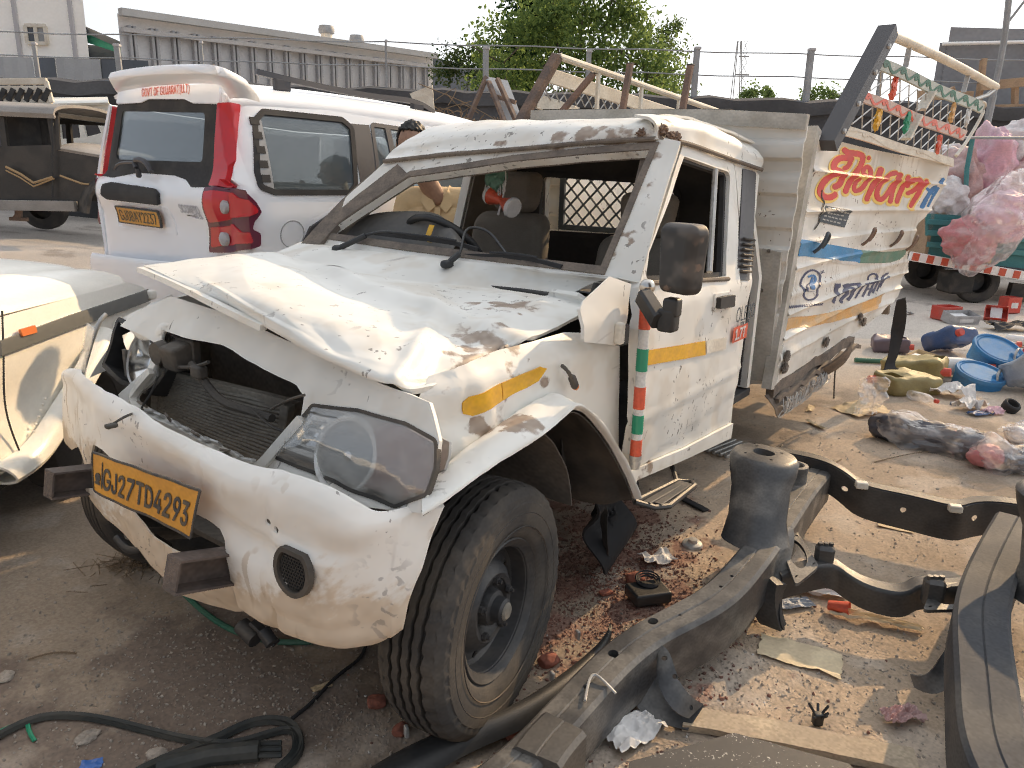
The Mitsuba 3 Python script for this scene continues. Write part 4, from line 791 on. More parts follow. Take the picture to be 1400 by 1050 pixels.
put(DJ, 'stripe', [tube([(-7.137, 10.92, 1.465), (-6.947, 10.92, 1.372), (-6.779, 10.92, 1.257), (-6.501, 10.92, 1.344)], .018, 6), tube([(-7.145, 10.92, 1.416), (-6.954, 10.92, 1.322), (-6.786, 10.92, 1.208), (-6.483, 10.92, 1.325)], .012, 6), tube([(-6.395, 10.92, 1.366), (-6.101, 10.92, 1.265), (-5.999, 10.92, 1.258)], .014, 6)], 'stripe_tan')
put(DJ, 'front_arch', gridsurf([[(-6.248, 10.95, 0.89), (-6.132, 10.95, 1.155), (-5.99, 10.95, 1.298), (-5.798, 10.95, 1.362)], [(-5.968, 10.7, 0.869), (-5.898, 10.7, 1.107), (-5.79, 10.7, 1.247), (-5.632, 10.7, 1.309)]], 8, 20, .04, k=1), 'dusty_black')
put(DJ, 'door_seam', tube([(-6.409, 10.93, 2.14), (-6.457, 10.93, 1.707), (-6.544, 10.93, 1.064)], .012, 5), 'interior_black')
put(DJ, 'sill', bar((-8.217, 10.9, 0.93), (-6.212, 10.9, 0.954), .10, .14), 'jeep_dusty')
put(DJ, 'prop_stand', cat(bar((-7.226, 11.2, 0.894), (-7.24, 11.2, 0.728), .08, .08), bar((-7.367, 11.2, 0.735), (-7.112, 11.2, 0.731), .06, .05), bar((-7.173, 11.2, 0.896), (-7.303, 11.2, 0.737), .05, .05)), 'bare_rusty_steel')
XW = (-3.2, -8.5)
for x in (A3((-7.989, 11, 0.872))[0], A3((-6.356, 11, 0.915))[0]): 
    pass
put(DJ, 'rear_wheel', moved(lathe([(0, .05), (.2, .05), (.22, .1), (.30, .11), (.36, .08), (.37, 0), (.36, -.08), (.2, -.1)], 28, 'y'), (A3((-7.521, 12, 0.809))[0], 12.3, A3((-7.709, 12.3, 0.791))[2] + .08)), 'tyre_rubber')
RK = thing('striped_roof_rack', 'white roof rack with black slanted stripes on the vehicle behind the dark jeep', 'rack')
for a, b in (((-8.183, 12, 2.664), (-7.044, 12, 2.703)), ((-8.2, 12, 2.561), (-7.037, 12, 2.591)), ((-8.228, 12, 2.386), (-7.008, 12, 2.407))): put(RK, 'rail', bar(a, b, .05, .09), 'board_cream')
put(RK, 'post', bar((-7.055, 12, 2.702), (-7.008, 12, 2.407), .06, .06), 'board_cream')
for k in range(9):
    a = A3((-8.162, 11.97, 2.395)) * (1 - k / 8) + A3((-7.108, 11.97, 2.422)) * k / 8; put(RK, 'slanted_stripe', bar(a + [-.0, 0, .0], a + [.10, 0, .17], .05, .07), 'interior_black')
put(RK, 'basket', cat(*[bar(A3((-8.382, 12.3, 2.723)) * (1 - k / 6) + A3((-7.217, 12.3, 2.753)) * k / 6, A3((-8.432, 12.3, 2.417)) * (1 - k / 6) + A3((-7.236, 12.3, 2.448)) * k / 6, .03, .03) for k in range(7)]), 'pole_grey')
BV = thing('cream_van_behind', 'pale cream van with open windows parked behind the dark jeep', 'van')
bs = sg.Polygon([(q[0], q[2]) for q in ((-8.322, 14, 2.511), (-7.165, 14, 2.552), (-7.082, 14, 2.154), (-7.202, 14, 1.089), (-8.524, 14, 1.054))])
bwn = [sg.Polygon([(q[0], q[2]) for q in L]) for L in (((-8.086, 14, 2.262), (-7.762, 14, 2.283), (-7.749, 14, 1.977), (-8.09, 14, 1.944)), ((-7.684, 14, 2.285), (-7.451, 14, 2.303), (-7.377, 14, 2.061), (-7.643, 14, 1.992)), ((-7.326, 14, 2.27), (-7.201, 14, 2.236), (-7.195, 14, 2.065), (-7.322, 14, 2.087)))]
put(BV, 'body_side', panel(bs.difference(shapely.union_all(bwn)), lambda uv: np.stack([uv[:, 0], 14 + 0 * uv[:, 0], uv[:, 1]], -1), .05, .3), 'cream_paint')
for w_ in bwn: put(BV, 'window', panel(w_, lambda uv: np.stack([uv[:, 0], 14.06 + 0 * uv[:, 0], uv[:, 1]], -1), .01, .3), 'suv_trim_grey')
put(BV, 'roof', gridsurf([[(-8.291, 13.9, 2.479), (-7.115, 13.9, 2.533)], [(-8.492, 14.3, 2.593), (-7.337, 14.3, 2.635)], [(-9.204, 15.5, 2.681), (-7.953, 15.5, 2.727)]], 10, 8, .05, k=2), 'cream_paint')
# ------------------------------------------------------------------ loaded goods truck at the right
GT = thing('teal_goods_truck', 'small teal goods truck heaped with bags at the right edge', 'truck')
put(GT, 'bed_side', cat(panel(sg.Polygon([(q[0], q[2]) for q in ((5.546, 10.5, 1.186), (7.257, 10.5, 1.135), (7.406, 10.5, 0.448), (5.647, 10.5, 0.6))]), lambda uv: np.stack([uv[:, 0], 10.5 + 0 * uv[:, 0], uv[:, 1]], -1), .06, .3)), 'teal_paint')
for k, (a, b) in enumerate((((5.538, 10.45, 1.082), (7.247, 10.45, 1.021)), ((5.563, 10.45, 0.937), (7.281, 10.45, 0.866)), ((5.59, 10.45, 0.782), (7.324, 10.45, 0.671)))): put(GT, 'bed_rib', bar(a, b, .04, .07), 'teal_paint')
put(GT, 'bed_end', panel(sg.Polygon([(0, 0), (1.8, 0), (1.8, .58), (0, .58)]), lambda uv: A3((5.647, 10.5, 0.6)) + np.stack([-.25 * uv[:, 0] * 0, uv[:, 0], uv[:, 1]], -1), .05, .3), 'raw_wood')
put(GT, 'bed_floor', cbox(3.0, 1.8, .06, .01, A3((5.647, 10.5, 0.6)) + [1.5, .95, .1]), 'raw_wood')
a, b = A3((5.301, 10.3, 0.632)), A3((7.291, 10.3, 0.351))
UR = put(GT, 'under_rail', bar(a, b, .06, .12), 'wall_white')
for k in range(10): put(UR, 'reflective_stripe', bar(a + (b - a) * (k / 10 + .01) + [0, -.035, 0], a + (b - a) * (k / 10 + .055) + [0, -.035, .0], .01, .10), 'reflector_red')
put(GT, 'amber_reflector', cbox(.22, .03, .09, .01, A3((6.228, 10.2, 0.619))), 'reflector_yellow')
wc_ = A3((6.378, 10.4, 0.353)); R__ = .29
for dy in (0, 1.4):
    w = put(GT, 'wheel', moved(lathe([(0, .05), (.13, .04), (.15, .09), (.16, .09), (.16, -.09)], 24, 'y'), (wc_[0], wc_[1] + dy + .1, R__)), 'rim_steel'); put(w, 'tyre', moved(lathe([(.15, .08), (.22, .09), (.28, .075), (.29, .04), (.29, -.04), (.28, -.075), (.22, -.09), (.15, -.08)], 32, 'y'), (wc_[0], wc_[1] + dy + .1, R__)), 'tyre_rubber')
put(GT, 'mud_guard', cbox(.32, .4, .30, .03, A3((6.145, 10.6, 0.269))), 'dusty_black')
put(GT, 'chassis_beam', bar(A3((6.917, 10.6, 0.188)), A3((7.753, 10.6, 0.108)), .1, .18), 'dusty_black')
put(GT, 'front_tyre', moved(lathe([(.15, .08), (.22, .09), (.28, .075), (.29, .04), (.29, -.04), (.28, -.075), (.22, -.09), (.15, -.08)], 32, 'y'), (wc_[0] + 2.2, wc_[1] + .1, R__)), 'tyre_rubber')
put(GT, 'stake_pole', tube([(6.029, 10.6, 2.181), (6.025, 10.6, 1.788), (6.11, 10.6, 1.118)], .03, 8), 'teal_paint')
put(GT, 'load_rail', tube([(5.857, 10.5, 2.172), (7.027, 10.5, 2.193)], .02, 8), 'pole_grey')
def sack(px, r, m, lab, seed, sc=(1, .8, 1.1), cat_='sack', amp=.35):
    b = blob(r, seed, 4, amp, 2.2, sc); v = np.array(b.vertices); v += (nz(v, 5 / r * .35, seed) * .22 * r)[:, None] * unit(v); b.vertices = v
    return single('plastic_sack', b.apply_translation(A3(px)), m, lab, cat_, smooth=True)
sack((6.187, 11, 1.599), .42, 'bag_rose', 'brownish pink sack at the tail end of the heaped truck', 1, (.75, .8, 1.1))
sack((5.897, 10.7, 1.381), .26, 'bag_white', 'small pale sack low at the tail of the heaped truck', 2)
sack((6.552, 11, 1.825), .48, 'bag_pink', 'upright bright pink sack near the middle of the load', 3, (.55, .8, 1.2))
sack((6.956, 11.3, 1.859), .42, 'bag_white', 'white sack right of the bright pink one on the truck', 4, (.8, .8, 1.2))
sack((6.233, 11.4, 1.881), .34, 'bag_white', 'white crumpled sack on top at the truck tail', 5, (1.1, .8, .7))
sack((7.105, 11.2, 2.04), .36, 'bag_white', 'topmost white sack at the right picture edge', 6)
sack((7.128, 11, 1.505), .5, 'bag_rose', 'large rose sack under the clear sheeting at the right', 7)
sack((5.882, 10, 0.866), .38, 'bag_red', 'red bundle at the bottom of the clear hanging bag', 8, (.9, .7, .8))
sack((6.263, 10, 1.192), .40, 'bag_pink', 'pink bundle inside the upper part of the clear hanging bag', 9, (1, .7, .75))
b = blob(1.0, 12, 4, .25, 2.0, (1, .6, 1)); v = np.array(b.vertices); c0, c1 = A3((5.753, 9.8, 0.787)), A3((6.347, 9.8, 1.438)); t = (v[:, 0] + 1) / 2
v = c0 + (c1 - c0) * t[:, None] + np.stack([v[:, 0] * .10, v[:, 1] * .75, v[:, 2] * .55], -1); v += (nz(v, 4, 5) * .16)[:, None]
single('clear_plastic_bag', trimesh.Trimesh(v, b.faces, process=False), 'film_clear', 'huge clear plastic bag bulging over the side of the goods truck', 'plastic bag', smooth=True)

# ------------------------------------------------------------------ the man behind the cab
MAN = thing('person', 'man with short black hair in a tan shirt looking down behind the wrecked cab', 'person')
C0 = np.array([-.46, 4.62, .02])
def mv(p): return C0 + np.asarray(p, float)
hip, sho = 0.92, 1.40
mL = lambda p: mv(p)
head = mL((.0, -.15, 1.60))
skin = body([((-.10, .0, 1.34), .05, (.10, .0, 1.34), .05), ((.0, -.05, 1.38), .05, (.18, -.01, 1.36), .04), ((.18, -.01, 1.36), .04, (.255, -.04, 1.15), .036), ((.255, -.04, 1.15), .036, (.26, -.16, 1.02), .04), ((.0, -.05, 1.38), .05, (-.18, -.01, 1.36), .04), ((-.18, -.01, 1.36), .04, (-.255, -.04, 1.15), .036), ((-.255, -.04, 1.15), .036, (-.26, -.16, 1.02), .04), ((-.01, -.06, 1.38), .058, (-.10, -.12, 1.54), .056), ((.26, -.16, 1.02), .042, (.16, -.40, .98), .034), ((-.26, -.16, 1.02), .042, (-.10, -.38, 1.0), .034)], [((x_ - .14, y_, z_ + .06), r_, s_) for (x_, y_, z_), r_, s_ in [((0, -.16, 1.61), .1, (.78, .98, 1.14)), ((0, -.20, 1.555), .07, (.85, .85, .9)), ((.0, -.262, 1.60), .02, (.8, 1.0, 1.3)), ((.082, -.15, 1.60), .026, (.4, .8, 1.3)), ((-.082, -.15, 1.60), .026, (.4, .8, 1.3)), ((0, -.235, 1.545), .026, (1.3, .6, .5))]], .010, 8)
hands = []
for s, w in ((1, (.16, -.40, .98)), (-1, (-.10, -.38, 1.0))):
    w = np.array(w); hands += [(w, .030, w + [-.02 * s, -.07, -.01], .034)]
    for k in range(4): a = w + [(-.045 + .026 * k) * 1.0 - .01 * s, -.085, -.008]; hands += [(a, .0105, a + [0, -.040, -.012], .0095), (a + [0, -.040, -.012], .0095, a + [0, -.058 + .004 * abs(k - 1.5), -.040], .0085)]
    a = w + [-.035 * s, -.03, 0]; hands += [(a, .014, a + [-.035 * s, -.035, -.012], .011), (a + [-.035 * s, -.035, -.012], .011, a + [-.035 * s, -.062, -.025], .010)]
hm = body([(tuple(np.array(a)), ra, tuple(np.array(b)), rb) for a, ra, b, rb in hands], (), .008, 6)
XF[0] = lambda v: v + C0
put(MAN, 'body', cat(skin), 'skin', True); put(MAN, 'hands', hm, 'skin', True)
for s in (-1, 1): put(MAN, 'eye', trimesh.creation.icosphere(2, .012).apply_translation((.032 * s - .14, -.247, 1.665)), 'paper_white')
hr = blob(.104, 3, 4, .14, 9, (.84, 1.03, 1.08)); v = np.array(hr.vertices); keep = ~((v[:, 1] < -.035) & (v[:, 2] < .055)) & (v[:, 2] > -.06)
f = hr.faces[keep[hr.faces].all(1)]; v = v + nz(v, 60, 3)[:, None] * .012 * unit(v); put(MAN, 'hair', solid(v + np.array([-.14, -.145, 1.69]), f, .012), 'hair', True)
shirt = body([((-.14, -.02, 1.36), .085, (.14, -.02, 1.36), .085), ((-.10, .0, 1.25), .13, (.10, .0, 1.25), .13), ((-.08, .02, 1.0), .125, (.08, .02, 1.0), .125), ((-.09, .02, .86), .125, (.09, .02, .86), .125), ((.185, -.01, 1.36), .072, (.255, -.04, 1.15), .064), ((-.185, -.01, 1.36), .072, (-.255, -.04, 1.15), .064), ((.255, -.04, 1.15), .064, (.262, -.10, 1.08), .066), ((-.255, -.04, 1.15), .064, (-.262, -.10, 1.08), .066)], (), .014, 10)
v = np.array(shirt.vertices); v += (nz(v, 9, 4) * .022)[:, None] * np.array([1, 1, .2]); put(MAN, 'shirt', trimesh.Trimesh(v, shirt.faces, process=False), 'shirt_cloth', True)
for s in (-1, 1): put(MAN, 'collar', gridsurf([[(.012 * s, -.115, 1.335), (.055 * s, -.105, 1.42), (.06 * s, -.02, 1.455)], [(.05 * s, -.135, 1.30), (.11 * s, -.09, 1.375), (.10 * s, -.01, 1.425)]], 8, 14, .006, k=1), 'shirt_cloth')
put(MAN, 'placket', cat(sweep([(-.016, -.003), (.016, -.003), (.016, .003), (-.016, .003)], smoothpath(A3([(0, -.128, 1.33), (0, -.142, 1.22), (0, -.125, 1.0)]), 5), (0, -1, 0))), 'shirt_cloth')
put(MAN, 'trousers', body([((.09, .02, .86), .115, (.10, 0, .48), .078), ((.10, 0, .48), .078, (.11, .03, .08), .062), ((-.09, .02, .86), .115, (-.10, 0, .48), .078), ((-.10, 0, .48), .078, (-.11, .03, .08), .062), ((-.07, .02, .88), .12, (.07, .02, .88), .12)], (), .02, 8), 'trouser_cloth', True)
for s in (-1, 1): put(MAN, 'shoe', warp(rbox(.095, .27, .09, .04, 14), lambda v: v + np.array([.11 * s, -.03, .045])), 'rubber_dark')
XF[0] = None

# ------------------------------------------------------------------ the wrecked pickup: front end
XF[0] = truck_xf
TRUCK = thing('wrecked_pickup_truck', 'wrecked white pickup truck with crumpled bonnet, missing windscreen and bent painted cargo box', 'pickup truck')
def dented(fn, amp, freq, seed, axis=None):
    def g(uv):
        p = fn(uv); d = nz(p, freq, seed)
        ridge = np.abs(nz(p, freq * .6, seed + 3, 2)) * 1.6
        p = p.copy(); p[:, axis if axis is not None else 0] += amp * (d - ridge); return p
    return g
# bumper: columns from the left tip round the front to the right end; top, middle, bottom
BC = [[(.33, .872, .785), (.40, .88, .70), (.47, .87, .52)],
      [(0.45, 0.852, 0.803), (0.5, 0.853, 0.692), (0.51, 0.846, 0.477)],
      [(0.535, 0.812, 0.818), (0.575, 0.802, 0.671), (0.55, 0.79, 0.459)],
      [(0.58, 0.722, 0.857), (0.62, 0.7, 0.663), (0.59, 0.683, 0.45)],
      [(0.61, 0.513, 0.864), (0.64, 0.479, 0.681), (0.61, 0.451, 0.425)],
      [(0.63, 0.355, 0.88), (0.635, 0.355, 0.718), (.62, .36, .43)],
      [(0.62, 0.016, 0.89), (0.62, 0, 0.717), (.61, -.02, .45)],
      [(0.56, -0.303, 0.899), (0.57, -0.322, 0.735), (.56, -.38, .50)],
      [(0.5, -0.535, 0.896), (0.51, -0.584, 0.76), (0.52, -0.569, 0.6)],
      [(0.42, -0.809, 0.849), (0.42, -0.908, 0.714), (0.42, -0.928, 0.519)]]
bf = splinefn(BC)
def bumper_fn(uv):
    p = bf(np.clip(uv, [0, 0], [9, 2]))
    u, v = uv[:, 0], uv[:, 1]
    p = p.copy()
    out = np.where(u < 1, 0, 1.0)
    p[:, 0] += .018 * np.exp(-((v - .25) / .28) ** 2) * (u > .8)                       # shoulder roll
    p[:, 0] -= .030 * np.exp(-((v - .95) / .16) ** 2 - ((u - 3.9) / .9) ** 2)          # pushed-in crease
    p[:, 0] -= .025 * np.exp(-((u - 6.3) / .5) ** 2) * (1 - v / 2)
    p[:, 0] += (nz(p, 5, 11) * .035 + nz(p, 14, 12) * .008) * out
    p[:, 1] += nz(p, 6, 13) * .02 * (1 - out)
    p[:, 0] += .012 * np.tanh((v - .74) * 22) * np.exp(-((u - 2.9) / .95) ** 4) - .006 * np.exp(-((v - 1.66) / .06) ** 2) * np.exp(-((u - 2.6) / 1.3) ** 4) - .008 * np.exp(-((u - 3.72 + .15 * v) / .10) ** 2)
    # rolled edge at the top
    e = np.clip(.12 - v, 0, 1)
    c = np.clip(u / 9, 0, 1)
    inn = np.stack([-np.sin(np.pi * np.clip(c * 1.15 + .05, 0, 1)), np.where(c < .2, -1 + c * 5, np.clip((c - .8) * 5, 0, 1)), 0 * c + .05], -1)
    p += inn * (e * .16)[:, None]
    e2 = np.clip(v - 1.9, 0, 1); p += inn * (e2 * .5)[:, None]
    return p
bpoly = sg.Polygon([(-0.0, -.05), (9, -.05), (9, 2.0), (8, 2.03), (7.4, 1.95), (7.25, 1.25), (6.9, 1.12), (6, 1.12), (5.2, 1.1), (4.75, 1.12), (4.62, 1.2), (4.6, 1.62), (4.45, 1.7), (4.3, 2.0), (3.3, 2.0), (1.6, 2.04), (1, 2.02), (.45, 1.9), (.1, 1.3)])
BUMP = put(TRUCK, 'bumper', panel(bpoly.difference(shapely.union_all([shapely.affinity.scale(sg.Point(q).buffer(1, 4), .035, .045) for q in ((3.62, .62), (3.5, .66))])), bumper_fn, .006, .06, flip=False), 'bumper_paint', 40, label='dented white front bumper spattered with brown mud')
def on_bumper(u, v, off=0.0):
    q = A3([[u, v]]); p = bumper_fn(q); n = unit(np.cross(bumper_fn(q + [1e-3, 0]) - p, bumper_fn(q + [0, 1e-3]) - p))[0]
    if n[0] < 0: n = -n
    return p[0] + n * off, n
# fog lamp cover with a honeycomb of thin bars
fp, fnm = on_bumper(3.12, .98, .012)
R_ = .062
disc = sg.Point(0, 0).buffer(R_, 24).difference(sg.box(-1, R_ * .80, 1, 1))
fog = put(BUMP, 'fog_lamp_cover', cat(facing(extr(disc.difference(sg.Point(0, 0).buffer(R_ * .80, 24).difference(sg.box(-1, R_ * .62, 1, 1))), .014), fp - fnm * .006, fnm), facing(extr(disc, .004), fp - fnm * .008, fnm)), 'dusty_black')
hx = []
for i in range(-6, 7):
    for j in range(-6, 7):
        c = (i * .0092 + (j % 2) * .0046, j * .008)
        if math.hypot(*c) < R_ * .72 and c[1] < R_ * .55: hx.append(sg.Point(c).buffer(.0048, 2).difference(sg.Point(c).buffer(.0034, 2)))
put(fog, 'mesh_grid', facing(extr(shapely.union_all(hx), .006), fp - fnm * .004, fnm), 'black_plastic', False)
def scrap_strip(path, w, t, m, nm, parent, up=(0, 0, 1), sm=6, lab=None):
    return put(parent, nm, sweep([(-w / 2, -t / 2), (w / 2, -t / 2), (w / 2, t / 2), (-w / 2, t / 2)], smoothpath(A3(path), sm), up), m, 30, label=lab)
# bent lower beam under the plate, tow eyes, chassis horns
vf = splinefn([[(0.6, -0.379, 0.566), (0.6, -0.343, 0.522), (0.58, -0.295, 0.475)], [(0.62, -0.103, 0.599), (0.62, -0.11, 0.527), (0.6, -0.111, 0.449)], [(0.63, 0.082, 0.558), (0.63, 0.029, 0.473), (0.6, 0.058, 0.401)], [(0.62, 0.231, 0.549), (0.62, 0.221, 0.481), (0.58, 0.149, 0.368)], [(0.57, 0.37, 0.491), (0.57, 0.36, 0.455), (0.55, 0.337, 0.39)]])
put(TRUCK, 'lower_beam', panel([(0, 0), (4, 0), (4, 2), (3, 1.9), (2, 2), (1, 2), (0, 1.9)], dented(vf, .02, 8, 5), .005, .08), 'bumper_paint')
for (a, b, y, lab) in (((0.704, -0.38, 0.614), (0.525, -0.38, 0.581), -.38, 'dark left-behind chassis horn'), ((0.769, 0.4, 0.62), (0.584, 0.4, 0.569), .40, None)):
    a, b = A3(a), A3(b); d = unit(b - a)
    ch = [(-.028, -.042), (.030, -.042), (.030, -.036), (-.022, -.036), (-.022, .036), (.030, .036), (.030, .042), (-.028, .042)]
    hk = put(TRUCK, 'chassis_horn', sweep(ch, np.array([a, b + d * .12]), (0, 0, 1)), 'chassis_horn_steel', 20)
    put(hk, 'end_plate', cat(bar(a + [0, .0, 0], a + d * .006, .05, .075)), 'chassis_horn_steel')
    for k in (0, 1):
        c = b + [-.02 - .035 * k, -.005, .046]
        put(hk, 'tow_lug', tube([c + [0, 0, -.01], c + [0, 0, .03], c + [0, .006, .042], c + [0, .012, .03], c + [0, .012, -.01]], .006, 8, 4), 'bare_rusty_steel')
put(TRUCK, 'tow_hook', cat(tube([(0.5, -0.437, 0.34), (0.5, -0.356, 0.321), (0.48, -0.313, 0.338), (0.45, -0.318, 0.358)], .014, 8, 5), tube([(0.45, -0.318, 0.358), (0.4, -0.304, 0.303)], .02, 8)), 'rim_steel')
put(TRUCK, 'spring_shackle', cat(tube([(0.42, 0.12, 0.192), (0.42, 0.19, 0.171)], .026, 14), tube([(0.42, 0.231, 0.22), (0.42, 0.27, 0.192)], .020, 14), bar((0.42, 0.178, 0.229), (0.4, 0.263, 0.178), .03, .012)), 'rim_steel')
put(TRUCK, 'front_axle', tube([(.06, .66, .33), (.06, -.66, .33)], .035, 12), 'dusty_shaded_undercoat')
for y_ in (.40, -.40): put(TRUCK, 'leaf_spring', tube([(.48, y_, .36), (.05, y_ * 1.05, .24), (-.6, y_, .42)], .022, 10, 6), 'dusty_shaded_undercoat')
# number plate
pc = [A3((0.685, -0.108, 0.776)), A3((0.69, 0.419, 0.811)), A3((0.69, 0.364, 0.673)), A3((0.68, -0.14, 0.654))]
def plate_fn(uv):
    u, v = uv[:, :1] / .5, uv[:, 1:] / .12          # u right as read, v up
    p = (pc[3] * (1 - u) + pc[2] * u) * (1 - v) + (pc[0] * (1 - u) + pc[1] * u) * v
    p = p + np.stack([.004 * np.sin(u[:, 0] * 7) * (1 - v[:, 0]) + .0015 * np.sin(u[:, 0] * 19 + 3 * v[:, 0]), 0 * u[:, 0], 0 * u[:, 0]], -1)
    return p
NP = put(TRUCK, 'number_plate', panel(rpoly([(0, 0), (.5, 0), (.5, .12), (0, .12)], .006), plate_fn, .002, .02), 'plate_yellow', label='bent yellow front number plate with black characters')
put(NP, 'plate_frame', panel(rpoly([(-.004, -.004), (.504, -.004), (.504, .124), (-.004, .124)], .006).difference(sg.box(.0015, .0015, .4985, .1185)), plate_fn, .004, .02, off=.0025), 'plate_print')
put(NP, 'plate_characters', panel(aff(text2d('GJ27TD4293', .062, True, .42), .055, .022, shear=.04), plate_fn, .001, .02, off=.0025), 'plate_print', False)
put(NP, 'hologram_strip', panel(shapely.union_all([sg.Point(.03, .05).buffer(.014, 5), sg.box(.012, .028, .042, .036), sg.box(.05, .02, .054, .10)]), plate_fn, .001, .02, off=.0025), 'plate_print', False)
# front panel round the radiator opening
def FPX(z): return .41 - .45 * (z - .85)
def front_fn(uv):
    y, z = uv[:, 0], uv[:, 1]; x = FPX(z)
    p = np.stack([x, y, z], -1); p[:, 0] += nz(p, 6, 21) * .03 + nz(p, 18, 22) * .006
    return p
YZ = lambda L: [(q[1], q[2]) for q in L]
fo = YZ([(0.334, -0.573, 1.018), (0.309, -0.505, 1.074), (0.281, -0.344, 1.138), (0.287, -0.076, 1.124), (0.304, 0.287, 1.085), (0.322, 0.593, 1.046), (0.331, 0.818, 1.026), (0.363, 0.878, 0.954), (0.432, 0.891, 0.801), (0.452, 0.644, 0.757), (0.462, 0.292, 0.734), (0.446, -0.402, 0.77), (0.427, -0.476, 0.813), (0.382, -0.358, 0.912), (0.347, -0.354, 0.99), (0.337, -0.489, 1.013)])
fh1 = YZ([(0.328, -0.345, 1.032), (0.328, -0.025, 1.033), (0.351, 0.353, 0.982), (0.359, 0.398, 0.964), (0.381, 0.402, 0.913), (0.408, 0.356, 0.855), (0.432, 0.321, 0.801), (0.446, 0.273, 0.77), (0.426, -0.376, 0.815), (0.383, -0.33, 0.909), (0.354, -0.318, 0.973)])
HLp = YZ([(0.432, 0.324, 0.8), (0.365, 0.437, 0.951), (0.357, 0.601, 0.969), (0.356, 0.764, 0.97), (0.364, 0.87, 0.953), (0.389, 0.888, 0.897), (0.414, 0.886, 0.842), (0.435, 0.802, 0.794), (0.433, 0.571, 0.799)])
fpo = sg.Polygon(fo).buffer(.012).buffer(-.012); hlp = rpoly(HLp, .02)
put(TRUCK, 'front_panel', panel(fpo.difference(rpoly(fh1, .012)).difference(hlp), front_fn, .012, .02), 'white_truck_paint', 40)
lipc = [A3(q) for q in ((0.391, -0.315, 0.914), (0.434, -0.369, 0.819), (0.45, -0.01, 0.784), (0.459, 0.293, 0.764), (0.435, 0.348, 0.817), (0.391, 0.42, 0.915))]
put(TRUCK, 'opening_lip', sweep([(-.010, -.012), (.014, -.012), (.014, .004), (-.010, .010)], smoothpath(A3(lipc), 5), (1, 0, 0)), 'white_truck_paint')
for k in range(12):
    a = A3((0.443, -0.288, 0.81)) * (1 - k / 11) + A3((0.46, 0.276, 0.773)) * k / 11
    put(TRUCK, 'trim_clip', cbox(.022, .034 + .01 * RNG.random(), .007, .001, a + [0, 0, .004 + .01 * RNG.random()], rx=RNG.normal() * .2, ry=-.5 + RNG.normal() * .3, rz=RNG.normal() * .2), 'lamp_housing' if k % 3 else 'grimy_seal')
# radiator, cavity, hoses
rc = [A3(q) for q in ((0.28, -0.449, 0.869), (0.26, 0.208, 0.883), (0.28, 0.173, 0.679), (0.3, -0.461, 0.709))]
def rad_fn(uv): u, v = uv[:, :1], uv[:, 1:]; return (rc[0] * (1 - u) + rc[1] * u) * (1 - v) + (rc[3] * (1 - u) + rc[2] * u) * v + np.stack([.012 * np.sin(u[:, 0] * 3.1), 0 * u[:, 0], 0 * u[:, 0]], -1)
RAD = put(TRUCK, 'radiator', panel(sg.box(0, 0, 1, 1), rad_fn, .03, .06, flip=True, off=-.012), 'dusty_shaded_undercoat')
for k in range(17):
    v = (k + .5) / 17; put(RAD, 'fin', tube(rad_fn(np.stack([np.linspace(.03, .97, 14), np.full(14, v) + .008 * np.sin(np.arange(14) * 1.7 + k)], -1)) + [.014, 0, 0], .0065, 6), 'radiator_metal')
for pts in ([(0, 0), (1, 0)], [(0, 1), (1, 1)], [(0, 0), (0, 1)], [(1, 0), (1, 1)]):
    put(RAD, 'side_rail', bar(rad_fn(A3([pts[0]]))[0] + [.01, 0, 0], rad_fn(A3([pts[1]]))[0] + [.01, 0, 0], .03, .035), 'radiator_metal')
put(TRUCK, 'engine_bay', cat(cbox(.02, 1.2, .62, .002, (.0, -.02, .72)), cbox(.46, 1.3, .02, .002, (.22, .02, .47)), cbox(.42, .02, .42, .002, (.12, -.60, .72)), cbox(.24, .02, .36, .002, (.06, .40, .66))), 'dusty_shaded_undercoat')  # inner sheets coloured darker than body paint, shade of the bay included
HN = put(TRUCK, 'horn', lathe([(0, .05), (.03, .05), (.034, .02), (.02, .0), (.055, -.05), (.058, -.055), (.0, -.052)], 20, 'x'), 'black_plastic')
scene.pop(HN); XF[0] = lambda v: truck_xf(v + A3((0.32, -0.319, 0.967)))
scene[HN] = mikit.ply(trimesh.Trimesh(XF[0](arr(lathe([(0, .05), (.035, .05), (.04, .02), (.025, .0), (.048, -.05), (.05, -.055), (.0, -.052)], 20, 'x'))[0]), lathe([(0, .05), (.035, .05), (.04, .02), (.025, .0), (.048, -.05), (.05, -.055), (.0, -.052)], 20, 'x').faces, process=False), 'dusty_black', smooth=40)
XF[0] = truck_xf
put(TRUCK, 'headlight_motor', cat(rbox(.09, .085, .08, .012, 10, A3((0.33, -0.243, 0.967)), ry=.2), cbox(.03, .1, .1, .004, A3((0.3, -0.243, 0.966)))), 'dusty_black')
put(TRUCK, 'wiring_loom', cat(tube([(0.34, -0.163, 0.954), (0.35, -0.1, 0.927), (0.35, -0.012, 0.875), (0.34, 0.098, 0.861), (0.34, 0.225, 0.861)], .013, 8, 6), tube([(0.36, -0.264, 0.936), (0.36, -0.131, 0.954), (0.36, -0.038, 0.985)], .006, 6, 5), tube([(0.36, 0.163, 0.879), (0.36, 0.26, 0.846), (0.36, 0.34, 0.853)], .004, 6, 5), tube([(0.36, 0.248, 0.897), (0.38, 0.349, 0.947), (0.42, 0.474, 0.996)], .004, 6, 5), tube([(0.42, -0.224, 0.919), (0.44, -0.241, 0.862), (0.46, -0.264, 0.814), (0.47, -0.22, 0.798)], .0035, 6, 6), rbox(.035, .05, .04, .008, 8, A3((0.36, -0.093, 0.946)))), 'dusty_black')
